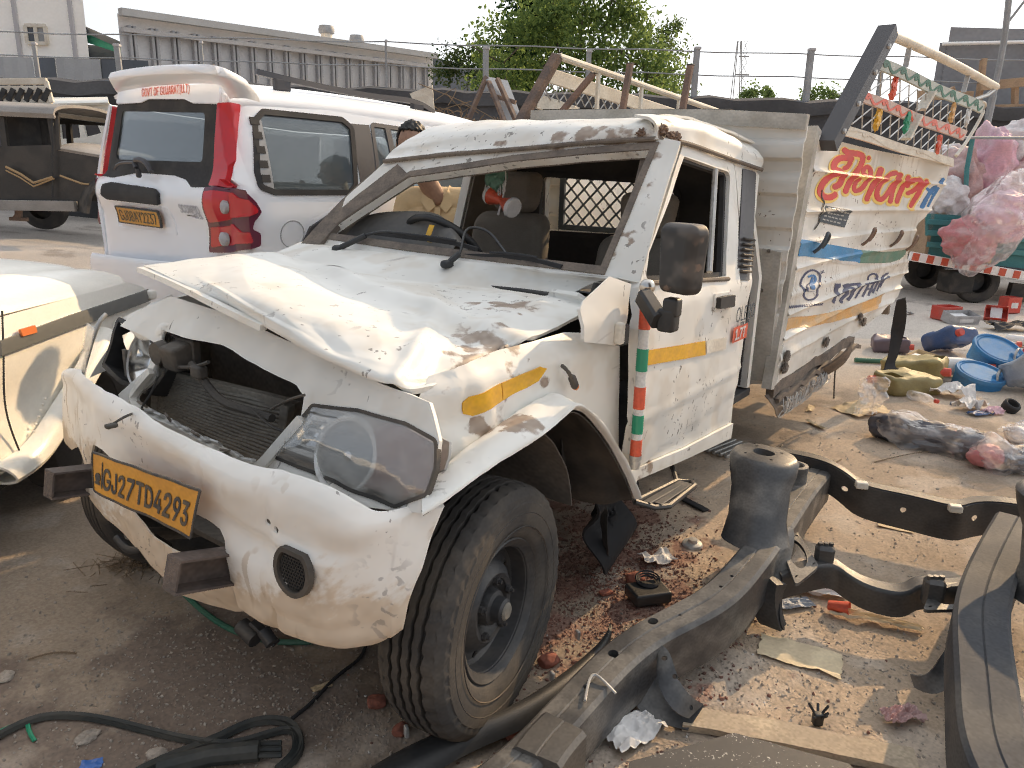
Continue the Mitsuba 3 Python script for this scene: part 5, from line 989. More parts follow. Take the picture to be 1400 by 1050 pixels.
put(TRUCK, 'hanging_wire', cat(tube([(0.68, -0.004, 0.876), (0.66, 0.018, 0.894), (0.6, -0.043, 0.881), (0.5, -0.177, 0.842)], .0035, 6, 5), rbox(.03, .02, .012, .004, 6, A3((0.685, 0.015, 0.881)))), 'dusty_black')
# left headlight (whole) ------------------------------------------------
hl_c = np.mean(HLp, 0)
def hl_fn(off):
    def fn(uv):
        p = front_fn(uv); d = shapely.distance(shapely.points(uv), hlp.exterior) if False else np.array([hlp.exterior.distance(sg.Point(q)) for q in uv])
        p[:, 0] += off + .030 * (1 - np.exp(-d / .035)); return p
    return fn
HL = put(TRUCK, 'headlight', panel(hlp.buffer(-.035), lambda uv: front_fn(uv) - [.085, 0, 0], .01, .03), 'lamp_housing', label='dusty left headlight with round lamp inside a clear cover')
put(HL, 'surround', panel(hlp.buffer(.004).difference(hlp.buffer(-.004)), lambda uv: front_fn(uv) + [.004, 0, 0], .014, .02), 'dusty_black')
cc = A3((0.367, 0.592, 0.867)); ccn = unit(A3((1, .10, .42))); cc = cc + [.034, .012, -.008]
put(HL, 'reflector', facing(lathe([(.0, -.065), (.02, -.062), (.05, -.045), (.078, -.012), (.090, .004)], 32), cc, ccn), 'lamp_housing')
put(HL, 'reflector_ring', facing(lathe([(.088, .0), (.088, .010), (.096, .012), (.104, .004), (.104, -.01)], 36), cc, ccn), 'reflector_white')
put(HL, 'bulb', facing(lathe([(0, .012), (.012, .008), (.014, -.02), (.016, -.06)], 14), cc - ccn * .01, ccn), 'lamp_chrome')
put(HL, 'inner_disc', facing(lathe([(0, -.004), (.04, -.002), (.087, .002), (.087, -.002), (0, -.008)], 32), cc, ccn), 'lamp_glass')
bz = shapely.affinity.translate(sg.Point(0, 0).buffer(.098, 24), cc[1], cc[2])
bezel = hlp.buffer(-.012).difference(bz)
put(HL, 'rose_reflection', panel(bezel.intersection(sg.box(cc[1] + .01, 0, 2, 2)), lambda uv: front_fn(uv) - [.006, 0, 0], .006, .02), 'dusty_rose_reflection', label='dusty rose-brown panel coloured for the reflection in the lens cover')  # panel whose colour carries the reflection in the cover
put(HL, 'pale_bezel', panel(bezel.intersection(sg.box(-2, 0, cc[1] + .008, 2)), lambda uv: front_fn(uv) - [.030, 0, 0], .006, .02), 'lamp_housing')
ind = sg.Polygon(YZ([(0.41, 0.366, 0.827), (0.366, 0.443, 0.926), (0.363, 0.53, 0.932), (0.389, 0.49, 0.875), (0.411, 0.508, 0.825)]))
put(HL, 'indicator_reflector', panel(ind.difference(ind.buffer(-.012)), lambda uv: front_fn(uv) - [.004, 0, 0], .03, .02), 'reflector_white')
put(HL, 'indicator_lamp', panel(ind.buffer(-.014), lambda uv: front_fn(uv) - [.024, 0, 0], .006, .02), 'lamp_chrome')
for k in range(5):
    a = ind.buffer(-.016).intersection(sg.box(-9, cc[2] - .02 + .022 * k, 9, cc[2] - .012 + .022 * k))
    if not a.is_empty: put(HL, 'indicator_rib', panel(a, lambda uv: front_fn(uv) - [.012, 0, 0], .012, .02), 'reflector_white')
put(HL, 'lens', panel(hlp.buffer(-.003), hl_fn(.0), .003, .012), 'lamp_glass', True)
# right headlight (smashed open) ---------------------------------------
HRp = rpoly(YZ([(0.414, -0.707, 0.863), (0.342, -0.694, 1.023), (0.348, -0.562, 1.009), (0.349, -0.377, 1.007), (0.362, -0.324, 0.978), (0.389, -0.318, 0.92), (0.433, -0.379, 0.821), (0.43, -0.562, 0.828)]), .012)
HR = put(TRUCK, 'headlight', panel(HRp, lambda uv: front_fn(uv) - [.14, 0, 0], .01, .03), 'dusty_shaded_undercoat', label='smashed right headlight, its cover gone and the bowl hanging open')
put(HR, 'housing_rim', panel(HRp.buffer(.004).difference(HRp.buffer(-.010)), lambda uv: front_fn(uv) - [.05, 0, 0], .09, .02), 'black_plastic')
c2 = A3((0.335, -0.48, 0.914)); n2 = unit(A3((1, .18, .38)))
put(HR, 'reflector', warp(facing(lathe([(.0, -.055), (.03, -.05), (.06, -.02), (.07, .0), (.072, -.002)], 28), c2, n2), lambda v: c2 + (v - c2) * [1, .72, 1.25]), 'lamp_chrome')
put(HR, 'reflector_ring', warp(facing(lathe([(.07, .0), (.074, .006), (.08, .0), (.078, -.02)], 28), c2, n2), lambda v: c2 + (v - c2) * [1, .72, 1.25]), 'reflector_yellow' if False else 'lamp_housing')
put(HR, 'indicator_shard', panel(sg.Polygon(YZ([(0.366, -0.643, 0.97), (0.354, -0.577, 0.996), (0.386, -0.502, 0.925), (0.397, -0.563, 0.902)])), lambda uv: front_fn(uv) - [.055, 0, 0], .01, .02), 'lamp_chrome')
put(HR, 'broken_lens', panel(sg.Polygon(YZ([(0.383, -0.766, 0.833), (0.307, -0.77, 1.001), (0.311, -0.714, 0.993), (0.359, -0.713, 0.886), (0.395, -0.669, 0.806)])), lambda uv: front_fn(uv) + [.0, -.02, 0], .004, .02), 'lamp_glass')
scrap_strip([(0.345, -0.366, 0.916), (0.365, -0.36, 0.871), (0.39, -0.416, 0.817), (0.431, -0.391, 0.781)], .02, .012, 'white_truck_paint', 'headlight_bracket', TRUCK)
# right wing: what shows above the smashed lamp and beside it
put(TRUCK, 'wing', [gridsurf([[(0.266, -0.75, 0.998), (0.246, -0.626, 1.053), (0.176, -0.527, 1.111)], [(0.324, -0.548, 1.003), (0.309, -0.442, 1.045), (0.279, -0.336, 1.074)], [(0.316, -0.52, 0.98), (0.333, -0.377, 0.999), (0.319, -0.352, 1.03)]], 16, 16, .004, lambda u, v, p: nz(p, 15, 4) * .02, flip=True, k=2),
    gridsurf([[(.36, -.80, .80), (.2, -.82, .95), (.0, -.80, 1.05)], [(-.3, -.84, .85), (-.35, -.82, .98), (-.4, -.78, 1.10)], [(-.75, -.84, .6), (-.75, -.83, .9), (-.75, -.78, 1.14)]], 12, 12, .004, k=2)], 'white_truck_paint')
put(TRUCK, 'wing_lamp_edge', tube([(0.388, -0.794, 0.819), (0.378, -0.788, 0.85), (0.323, -0.757, 1.005), (0.296, -0.762, 1.027)], .008, 8, 5), 'lamp_housing')

# bonnet -----------------------------------------------------------------
hood = [[(-0.524, -0.761, 1.2), (-0.439, -0.182, 1.17), (-0.522, 0.051, 1.155), (-0.595, 0.305, 1.15), (-0.56, 0.663, 1.145)],
        [(-0.22, -0.663, 1.215), (0.105, 0.145, 1.185), (-0.069, 0.356, 1.145), (-0.272, 0.53, 1.13), (-0.457, 0.728, 1.115)],
        [(-0.012, -0.684, 1.205), (0.305, 0.185, 1.18), (0.245, 0.513, 1.125), (0.121, 0.674, 1.09), (-0.103, 0.74, 1.075)],
        [(0.161, -0.727, 1.19), (0.315, -0.028, 1.16), (0.363, 0.478, 1.085), (0.335, 0.708, 1.045), (0.261, 0.764, 1.04)]]
CREASES = [(.02, .42, .95, .60, .020, .14), (.10, .62, .80, .80, -.016, .07), (.15, .95, .75, .62, .020, .08), (.45, .80, 1.0, .86, -.022, .09), (.30, .05, .98, .30, .012, .10), (.60, .35, 1.0, .52, -.014, .06), (.05, .75, .45, .98, .014, .05), (.55, .98, .95, .75, -.018, .05), (.75, .10, .95, .45, .012, .05)]
def hood_dent(u, v, p):
    d = nz(p, 3.5, 31) * .016 + nz(p, 9, 32) * .007
    d += .020 * np.exp(-(((u * .9 - v * .6 + .05) / .035) ** 2)) * (u > .05) - .016 * np.exp(-(((u * .9 - v * .6 - .03) / .06) ** 2))
    d += .016 * np.exp(-(((v - .62 - .25 * (u - .5)) / .03) ** 2)) * np.clip(u * 2, 0, 1)
    d -= .020 * np.exp(-(((u - .78) / .08) ** 2) - ((v - .80) / .12) ** 2) - .012 * np.exp(-(((u - .95) / .06) ** 2) - ((v - .55) / .2) ** 2)
    d += .006 * np.sin(v * 25 + 3) * np.clip((u - .75) * 4, 0, 1) * (.4 + nz(p, 4, 8))
    for (u0, v0, u1, v1, a, w) in CREASES:
        e = np.array([u1 - u0, v1 - v0]); L = np.hypot(*e); e = e / L
        s_ = (u - u0) * e[0] + (v - v0) * e[1]; c_ = np.abs(-(u - u0) * e[1] + (v - v0) * e[0] + .02 * np.sin(s_ * 14))
        d += .6 * a * np.clip(1 - c_ / w, 0, 1) * np.clip(s_ / .1, 0, 1) * np.clip((L - s_) / .1, 0, 1)
    rear = np.clip(1 - u / .08, 0, 1); d -= .008 * rear ** 2
    return d
def flip_to(mesh, d):
    v, f = arr(mesh); n = np.cross(v[f[:len(f) // 2, 1]] - v[f[:len(f) // 2, 0]], v[f[:len(f) // 2, 2]] - v[f[:len(f) // 2, 0]]).sum(0)
    return mesh
BON = put(TRUCK, 'bonnet', gridsurf(hood, 90, 110, .014, hood_dent, flip=False), 'white_truck_paint', 40, label='crumpled white bonnet buckled up and pushed back')
put(BON, 'edge_fold', sweep([(-.012, -.010), (.012, -.010), (.010, .008), (-.010, .008)], smoothpath(A3([(0.19, -0.694, 1.185), (0.26, -0.352, 1.175), (0.334, 0.001, 1.155), (0.348, 0.222, 1.125)]), 6), (0, 0, 1)), 'white_truck_paint')
# left wing, flare ------------------------------------------------------
def wing_fn(uv):
    x, z = uv[:, 0], uv[:, 1]
    y = .80 - 5.0 * np.clip(z - .985, 0, 1) ** 2 - .5 * np.clip(x - .18, 0, 1)
    p = np.stack([x, y, z], -1); fr = np.clip((x + .25) / .4, 0, 1)
    p[:, 1] += (nz(p, 7, 41) * .05 + nz(p, 16, 42) * .016) * fr
    p[:, 1] -= .03 * np.exp(-((x - .17) / .05) ** 2 - ((z - .95) / .08) ** 2)
    p[:, 1] += .008 * np.exp(-((z - 1.02) / .008) ** 2)
    return p
XZ = lambda L: [(q[0], q[2]) for q in L]
wp = sg.Polygon(XZ([(0.317, 0.8, 0.814), (0.312, 0.8, 0.907), (0.319, 0.8, 0.965), (0.301, 0.8, 1.019), (0.254, 0.8, 1.06), (0.142, 0.8, 1.072), (-0.014, 0.8, 1.081), (-0.173, 0.8, 1.081), (-0.352, 0.8, 1.082), (-0.626, 0.8, 1.038), (-0.652, 0.8, 0.771), (-0.674, 0.8, 0.603), (-0.421, 0.8, 0.826), (-0.264, 0.8, 0.897), (-0.146, 0.8, 0.917), (0.01, 0.8, 0.876), (0.196, 0.8, 0.835)]))
WING = put(TRUCK, 'wing', panel(wp, wing_fn, .004, .018, flip=True), 'white_truck_paint', 40, label='torn white left wing with yellow reflector')
rp = XZ([(0.169, 0.8, 0.979), (0.146, 0.8, 0.991), (-0.151, 0.8, 1.019), (-0.19, 0.8, 1.005), (-0.146, 0.8, 0.976), (-0.02, 0.8, 0.961), (0.133, 0.8, 0.937), (0.157, 0.8, 0.947)])
rpp = sg.Polygon(rp); mid = (0.018, 0.8, 0.992)[0]
for s in (rpp.intersection(sg.box(mid + .004, 0, 2, 3)), rpp.intersection(sg.box(-2, 0, mid, 3))):
    put(WING, 'yellow_reflector', panel(s, wing_fn, .003, .02, off=.004, flip=True), 'reflector_yellow')
lead = put(WING, 'indicator_lead', cat(tube([(-0.253, 0.81, 1.004), (-0.25, 0.83, 0.994), (-0.291, 0.83, 0.95)], .006, 6, 4), rbox(.022, .02, .05, .006, 8, A3((-0.291, 0.83, 0.95)), ry=.6)), 'dusty_black')
put(lead, 'amber_lens', rbox(.018, .018, .012, .004, 8, A3((-0.305, 0.83, 0.931)), ry=.6), 'amber_lens')
fl_in = A3([(0.304, 0.79, 0.811), (0.187, 0.79, 0.85), (0.047, 0.79, 0.881), (-0.106, 0.79, 0.911), (-0.207, 0.79, 0.92), (-0.301, 0.79, 0.887), (-0.398, 0.79, 0.768), (-0.457, 0.79, 0.638), (-0.554, 0.79, 0.457)])
fl_out = A3([(0.459, 0.91, 0.825), (0.347, 0.92, 0.852), (0.238, 0.92, 0.872), (0.112, 0.92, 0.888), (-0.017, 0.92, 0.901), (-0.101, 0.93, 0.928), (-0.204, 0.93, 0.913), (-0.397, 0.93, 0.749), (-0.62, 0.92, 0.488)])
n_ = len(fl_in); cr = (fl_in + fl_out) / 2; ctr = A3((.06, .85, .35)); rad = cr - ctr; rad[:, 1] = 0
cr = cr + unit(rad) * .018
put(WING, 'arch_flare', gridsurf(np.stack([fl_in, cr, fl_out, fl_out - unit(rad) * .02 - [0, .01, 0]], 0), 14, 70, .004, lambda u, v, p: nz(p, 12, 9) * .012 + nz(p, 40, 9) * .003), 'white_truck_paint', 40, label='scraped white wheel arch flare')
put(WING, 'arch_liner', gridsurf(np.stack([fl_in - unit(rad) * .012 - [0, .25, 0], fl_in - unit(rad) * .012, cr - unit(rad) * .03, fl_out - unit(rad) * .026 - [0, .012, 0]], 0), 8, 40, .003, None), 'dusty_black')
th = np.linspace(.42, math.pi * .95, 14)
put(TRUCK, 'wheel_housing', gridsurf([[(.06 + .47 * math.cos(t), y, .42 + .47 * math.sin(t)) for t in th] for y in (.30, .55, .78)], 10, 40, .004, lambda u, v, p: nz(p, 8, 2) * .02, k=2), 'dusty_shaded_undercoat')
put(TRUCK, 'housing_wall', cbox(.66, .01, .56, .002, (-.17, .42, .63)), 'dusty_shaded_undercoat')
put(TRUCK, 'mud_flap', cat(panel(XZ([(-0.644, 0.66, 0.405), (-0.93, 0.66, 0.339), (-1.013, 0.66, 0.08), (-0.97, 0.66, 0.024), (-0.729, 0.66, 0.084)]), lambda uv: np.stack([uv[:, 0], .70 + .04 * np.sin(uv[:, 1] * 20 + uv[:, 0] * 9), uv[:, 1]], -1), .01, .02), blob(.09, 3, 3, .5, 3, (.8, .5, 1.3)).apply_translation(A3((-0.874, 0.66, 0.216)))), 'rubber_dark')
put(TRUCK, 'torn_liner', gridsurf([[(-0.535, 0.74, 0.682), (-0.649, 0.74, 0.651)], [(-0.549, 0.74, 0.543), (-0.748, 0.72, 0.475)], [(-0.694, 0.72, 0.376), (-0.725, 0.74, 0.371)], [(-0.773, 0.7, 0.079), (-0.768, 0.74, 0.111)]], 20, 8, .003, lambda u, v, p: nz(p, 14, 5) * .04), 'dusty_black')
# wheel -------------------------------------------------------------------
WC, WR = A3((.07, .765, .352)), .366
def wheel(parent, c, R, steer=0.0, flipy=1, detail=True):
    def P(m):
        v, f = arr(m); v = v * [1, flipy, 1]
        if flipy < 0: f = f[:, ::-1]
        return trimesh.Trimesh(xform(c, steer)(v), f, process=False)
    rp0 = [(.0, .02), (.06, .02), (.075, .03), (.085, .048), (.10, .052), (.125, .035), (.14, .010), (.165, .004), (.178, .02), (.182, .066), (.196, .074), (.205, .082), (.209, .078), (.205, .06), (.19, -.06)]
    rm = lathe(rp0 + [(r - .004 if r > .17 else r, y - .006) for r, y in rp0[::-1]], 48, 'y')
    W = put(parent, 'wheel', P(drill(rm, [(.152 * math.cos(k * 2 * math.pi / 9), .006, .152 * math.sin(k * 2 * math.pi / 9)) for k in range(9)], .0145, (0, 1, 0)) if detail else rm), 'rim_steel', 30)
    # lathe about y flips z: rows are (radius, outward)
    tread = []
    for k, y in enumerate(np.linspace(-.082, .082, 57)):
        g = abs(((y + .0145) / .029) % 1 - .5)
        tread.append((R - .006 * (abs(y) / .082) ** 4 * 2 - (.018 if g > .36 and abs(y) < .066 else 0), y))
    prof = [(.200, -.07), (.22, -.085), (.27, -.104), (.31, -.102), (.345, -.092)] + tread + [(.345, .092), (.335, .098), (.331, .0995), (.318, .1005), (.314, .104), (.29, .105), (.26, .102), (.235, .094), (.218, .086), (.208, .074)]
    sc = R / .366
    t = lathe([(r if r < .21 else .21 + (r - .21) * (R - .21) / .156, y) for r, y in prof], 160, 'y')
    v, f = arr(t); r = np.hypot(v[:, 0], v[:, 2]); a = np.arctan2(v[:, 2], v[:, 0])
    if detail:
        wav = .007 * np.abs(((a * 22 / np.pi) % 1) * 2 - 1); v[:, 1] += np.where(r > R * .955, wav, 0)
        sip = ((a * 60 / np.pi) % 1 < .18) & (r > R * .972) & (np.abs(v[:, 1]) > .045)
        v = v * np.where(sip, .984, 1)[:, None] ** np.array([1, 0, 1])
        rib = ((a * 24 / np.pi) % 1 < .25) & (r > R * .86) & (r < R * .93) & (v[:, 1] > 0)
        v[:, 1] += np.where(rib, .003, 0)
    tk = put(W, 'tyre', P(trimesh.Trimesh(v, f, process=False)), 'tyre_rubber', 30)
    return W, tk, P
def side_text(s, r, h, a0, y):
    sh = text2d(s, h, True); x0, y0, x1, y1 = sh.bounds
    def fn(uv):
        t = a0 - uv[:, 0] / r; rr = r + uv[:, 1]
        return np.stack([rr * np.cos(t), 0 * t + y - .12 * np.abs(rr - .275), rr * np.sin(t)], -1)
    return panel(sh, fn, .0015, .012)
W1, TY, PW = wheel(TRUCK, WC, WR, .14)
put(TY, 'sidewall_lettering', PW(cat(side_text('DURABLE', .262, .022, 3.9, .1065), side_text('7.00R15 LT', .252, .020, 5.3, .1065), side_text('TUBELESS', .265, .016, 2.4, .1065))) if False else PW(cat(*[lathe([(r0, .1035), (r0 + .002, .1058), (r0 + .004, .1035)], 90, 'y') for r0 in (.245, .285)])), 'tyre_sidewall')
hub = put(W1, 'hub', PW(lathe([(0, .092), (.028, .092), (.036, .086), (.038, .06), (.05, .055), (.055, .04), (.055, .02)], 28, 'y')), 'rim_steel')
put(hub, 'hub_cap', PW(lathe([(0, .100), (.02, .099), (.026, .094), (.027, .088)], 20, 'y')), 'radiator_metal')
for k in range(5):
    a = k * 2 * math.pi / 5 + .4; m = moved(lathe([(0, .022), (.006, .022), (.007, .012), (.0125, .012), (.0125, 0)], 6, 'y'), (.083 * math.cos(a), .050, .083 * math.sin(a)))
    put(W1, 'wheel_nut', PW(m), 'rim_steel', 20)
W2, _, _ = wheel(TRUCK, A3((.07, -.765, .352)), WR, -.03, -1, False)
XF[0] = None

# ------------------------------------------------------------------ the wrecked pickup: cab
XF[0] = truck_xf
def ws_fn(uv):
    y, z = uv[:, 0], uv[:, 1]
    return np.stack([-.6 - .8 * (z - 1.15) - 1.2 * np.clip(np.abs(y) - .72, 0, 1) ** 1.5, y, z], -1) + np.stack([nz(np.stack([y, z, 0 * y], -1), 6, 3) * .012, 0 * y, 0 * y], -1)
wo = YZ([(-0.654, -0.848, 1.218), (-0.654, -0.355, 1.218), (-0.655, 0.117, 1.219), (-0.654, 0.517, 1.218), (-0.657, 0.742, 1.222), (-0.647, 0.825, 1.209), (-0.808, 0.8, 1.41), (-1.019, 0.775, 1.673), (-1.034, 0.678, 1.692), (-1.022, 0.452, 1.677), (-1.004, 0.127, 1.655), (-0.984, -0.241, 1.63), (-0.956, -0.609, 1.595), (-0.814, -0.749, 1.417)])
wi = YZ([(-0.698, -0.732, 1.272), (-0.687, -0.219, 1.259), (-0.684, 0.303, 1.254), (-0.681, 0.682, 1.251), (-0.803, 0.683, 1.404), (-0.992, 0.677, 1.64), (-0.978, 0.417, 1.622), (-0.953, 0.094, 1.591), (-0.927, -0.131, 1.558), (-0.895, -0.415, 1.519), (-0.794, -0.585, 1.392)])
wop, wip = sg.Polygon(wo), sg.Polygon(wi)
put(TRUCK, 'windscreen_frame', panel(wop.difference(wip), ws_fn, .035, .02), 'white_truck_paint', 40)
put(TRUCK, 'windscreen_seal', panel(wip.buffer(.026, join_style='mitre').intersection(wop.buffer(-.004)).difference(wip.buffer(.001, join_style='mitre')), ws_fn, .05, .02, off=.006), 'grimy_seal')
put(TRUCK, 'windscreen_seal', panel(sg.Polygon(YZ([(-0.668, -0.832, 1.235), (-0.701, -0.725, 1.276), (-0.796, -0.588, 1.395), (-0.898, -0.408, 1.522), (-0.936, -0.521, 1.571), (-0.826, -0.666, 1.433)])).difference(wip.buffer(.004)), ws_fn, .03, .02, off=.008), 'grimy_seal')
for tr_ in [sweep([(-.05, -.015), (.05, -.015), (.05, .015), (-.05, .015)], smoothpath(A3([(-.62, -.77, 1.2), (-.85, -.70, 1.42), (-1.06, -.60, 1.60)]), 6), (1, 0, .3)), sweep([(-.03, -.02), (.03, -.02), (.03, .02), (-.03, .02)], smoothpath(A3([(-.70, .72, 1.2), (-.9, .69, 1.42), (-1.06, .65, 1.62)]), 6), (1, 0, .3))]: put(TRUCK, 'pillar_trim', tr_, 'grimy_seal')
cowl0 = A3([(-0.566, -0.815, 1.19), (-0.459, -0.204, 1.155), (-0.558, 0.018, 1.14), (-0.675, 0.213, 1.135), (-0.705, 0.566, 1.13)])
cowl2 = A3([(-0.659, -0.853, 1.224), (-0.656, -0.357, 1.22), (-0.657, 0.115, 1.221), (-0.656, 0.515, 1.22), (-0.659, 0.741, 1.224)])
put(TRUCK, 'cowl', gridsurf(np.stack([cowl0 + [.16, 0, -.022], cowl0 * .5 + cowl2 * .5 + [0, 0, .012], cowl2 + [0, 0, -.004], cowl2 + [-.05, 0, -.02]]), 16, 50, .004, lambda u, v, p: nz(p, 8, 6) * .01), 'white_truck_paint')
def T_y(z): return .85 - .28 * np.clip(z - 1.12, 0, 9)
def side_fn(dy=0.0, bul=0.0):
    def fn(uv):
        x, z = uv[:, 0], uv[:, 1]
        y = T_y(z) + dy - .12 * np.clip(z - 1.10, 0, .05)
        if bul:
            y = y + bul * np.exp(-((z - .80) / .25) ** 2) + .006 * (np.abs(z - .735) < .012) - .007 * smoothstep_np(.60, .585, z + .10 * (x + 1.2)) + nz(np.stack([x, z, 0 * x], -1), 4, 77) * .012 + nz(np.stack([x, z, 0 * x], -1), 11, 78) * .004
        return np.stack([x, y, z], -1)
    return fn
def smoothstep_np(a, b, x): t = np.clip((x - a) / (b - a), 0, 1); return t * t * (3 - 2 * t)
cs = XZ([(-0.309, 0.84, 1.157), (-0.345, 0.831, 1.187), (-0.522, 0.815, 1.243), (-0.651, 0.826, 1.207), (-0.587, 0.85, 1.118), (-0.552, 0.85, 1.047), (-0.506, 0.85, 1.03), (-0.313, 0.85, 1.071)])
put(TRUCK, 'cowl_side', panel(cs, side_fn(-.008, .012), .004, .02, flip=True), 'white_truck_paint')
put(TRUCK, 'bonnet_hinge_cover', panel(rpoly(XZ([(-0.311, 0.835, 1.174), (-0.398, 0.84, 1.155), (-0.421, 0.85, 1.117), (-0.433, 0.85, 1.056), (-0.308, 0.85, 1.076)]), .008), side_fn(-.002), .012, .02, flip=True), 'white_truck_paint')
put(TRUCK, 'door_jamb', panel(XZ([(-0.624, 0.827, 1.202), (-0.712, 0.831, 1.187), (-0.731, 0.85, 0.543), (-0.617, 0.85, 0.502), (-0.44, 0.85, 0.503), (-0.414, 0.85, 0.74), (-0.472, 0.85, 0.921), (-0.511, 0.85, 1.105)]), side_fn(-.13), .004, .03, flip=True), 'interior_black')
put(TRUCK, 'jamb_box', cat(rbox(.11, .05, .20, .012, 10, A3((-0.512, 0.85, 0.832)) - [0, .09, 0]), rbox(.05, .05, .07, .01, 8, A3((-0.566, 0.85, 1.054)) - [0, .02, 0]), rbox(.09, .04, .06, .01, 8, A3((-0.548, 0.85, 0.704)) - [0, .08, 0])), 'black_plastic')
put(TRUCK, 'door_check', rbox(.03, .03, .07, .008, 8, A3((-0.506, 0.85, 1.07)) + [0, .01, 0]), 'board_cream')
# door
dp = sg.Polygon(XZ([(-1.234, 0.696, 1.671), (-1.412, 0.699, 1.659), (-1.738, 0.712, 1.614), (-1.692, 0.776, 1.383), (-1.563, 0.85, 1.086), (-1.607, 0.85, 0.691), (-1.628, 0.85, 0.487), (-1.1, 0.85, 0.517), (-0.662, 0.85, 0.564), (-0.637, 0.85, 0.626), (-0.636, 0.85, 0.888), (-0.631, 0.85, 1.064), (-0.674, 0.828, 1.197), (-0.784, 0.799, 1.301), (-1.001, 0.75, 1.479)]))
wn = sg.Polygon(XZ([(-1.229, 0.708, 1.628), (-1.678, 0.722, 1.577), (-1.574, 0.775, 1.386), (-1.448, 0.838, 1.164), (-0.726, 0.825, 1.209), (-0.79, 0.799, 1.3), (-1.002, 0.757, 1.454)]))
DOOR = put(TRUCK, 'door', panel(dp.buffer(.015).buffer(-.015).difference(wn.buffer(-.02).buffer(.02)), side_fn(.006, .018), .035, .02, flip=True), 'white_truck_paint', 35, label='white left door with yellow reflector, streaked and sagging')
put(DOOR, 'window_channel', panel(wn.buffer(.002).difference(wn.buffer(-.016)), side_fn(-.012), .02, .02, flip=True), 'interior_black')
put(DOOR, 'glass_runner', tube([(-1.517, 0.72, 1.585), (-1.283, 0.829, 1.195)], .012, 8), 'lamp_housing')
put(DOOR, 'belt_seal', tube([A3((-0.719, 0.826, 1.205)) + [0, .006, 0], A3((-1.452, 0.84, 1.154)) + [0, .006, 0]], .009, 8), 'grimy_seal')
sill = XZ([(-0.651, 0.85, 0.562), (-1.101, 0.85, 0.514), (-1.648, 0.85, 0.483), (-1.64, 0.85, 0.414), (-1.111, 0.85, 0.464), (-0.703, 0.85, 0.51), (-0.663, 0.85, 0.475)])
put(DOOR, 'lower_flange', panel(sill, side_fn(.016), .02, .02, flip=True), 'white_truck_paint')
hd = XZ([(-1.277, 0.85, 1.102), (-1.435, 0.85, 1.094), (-1.44, 0.85, 1.045), (-1.281, 0.85, 1.055)])
HN_ = put(DOOR, 'handle_recess', panel(sg.Polygon(hd).buffer(.012), side_fn(.020), .012, .02, flip=True), 'white_truck_paint')
put(HN_, 'handle', panel(rpoly(hd, .006), side_fn(.040), .028, .01, flip=True), 'black_plastic')
yl = sg.Polygon(XZ([(-0.669, 0.85, 0.986), (-1.192, 0.85, 0.939), (-1.198, 0.85, 0.882), (-0.671, 0.85, 0.935)]))
put(DOOR, 'yellow_reflector', panel(yl, side_fn(.010, .018), .002, .02, off=.003, flip=True), 'reflector_yellow')
put(DOOR, 'reflector_ghost', panel(sg.Polygon(XZ([(-1.207, 0.85, 0.936), (-1.409, 0.85, 0.92), (-1.413, 0.85, 0.872), (-1.211, 0.85, 0.885)])), side_fn(.010, .018), .002, .02, off=.002, flip=True), 'board_cream')
# marker pole with a chrome ball
p0, p1 = A3((-0.646, 0.841, 1.153)) + [0, .035, 0], A3((-0.633, 0.85, 0.611)) + [0, .035, 0]
PO = put(DOOR, 'marker_pole', tube([p0, p1], .0185, 14), 'reflector_white')
for a, b, m in ((.03, .16, 'reflector_red'), (.28, .42, 'reflector_green'), (.52, .66, 'reflector_red'), (.70, .82, 'reflector_green'), (.86, .99, 'reflector_red')):
    put(PO, 'reflective_band', tube([p0 + (p1 - p0) * a + (b - a) * .0, p0 + (p1 - p0) * b], .0198, 14), m)
put(PO, 'ball', cat(trimesh.creation.icosphere(3, .026).apply_translation(p0 + [0, 0, .052]), lathe([(0, .03), (.014, .03), (.014, .02), (.022, .018), (.022, .008), (.019, .006), (.022, .004), (.022, -.01)], 20).apply_translation(p0)), 'chrome_ball')
put(PO, 'foot', lathe([(0, -.035), (.016, -.03), (.02, -.01), (.018, 0), (.022, .004), (.022, .02)], 14).apply_translation(p1), 'lamp_housing')
# mirror
mc = (A3((-0.411, 1.02, 1.409)) + A3((-0.739, 1.02, 1.204))) / 2
mt = warp(rbox(.115, .17, .25, .035, 20), lambda v: .84 * np.stack([v[:, 0] * (1 - .25 * (np.abs(v[:, 1]) / .085) ** 2), v[:, 1] * (1 - .10 * np.clip(-v[:, 2] / .12, -1, 1)), v[:, 2] + .01 * np.cos(v[:, 1] * 15)], -1))
def mirror_black(p, n, uv):
    c = mix((.028, .027, .027), (.085, .075, .068), smoothstep(.4, .65, fbm(p.x * 14, p.y * 14, p.z * 14, 3)))
    return mix(c, (.17, .115, .085), smoothstep(.60, .72, fbm(p.x * 24, p.y * 24, p.z * 24, 3)) * smoothstep(.5, .62, noise(p.x * 9, p.y * 9, p.z * 6 + 2)) * .8)
mat('mirror_black', mirror_black, .55)
MI = put(DOOR, 'mirror', moved(mt, mc, rz=-.35), 'mirror_black', 40, label='scuffed black door mirror')
put(MI, 'mirror_arm', cat(rbox(.05, .05, .06, .01, 8, mc + [0, -.02, -.145]), rbox(.055, .06, .075, .012, 8, mc + [.0, -.03, -.185]), bar(mc + [.02, -.05, -.19], A3((-0.617, 0.88, 1.178)), .05, .055, .008)), 'black_plastic')
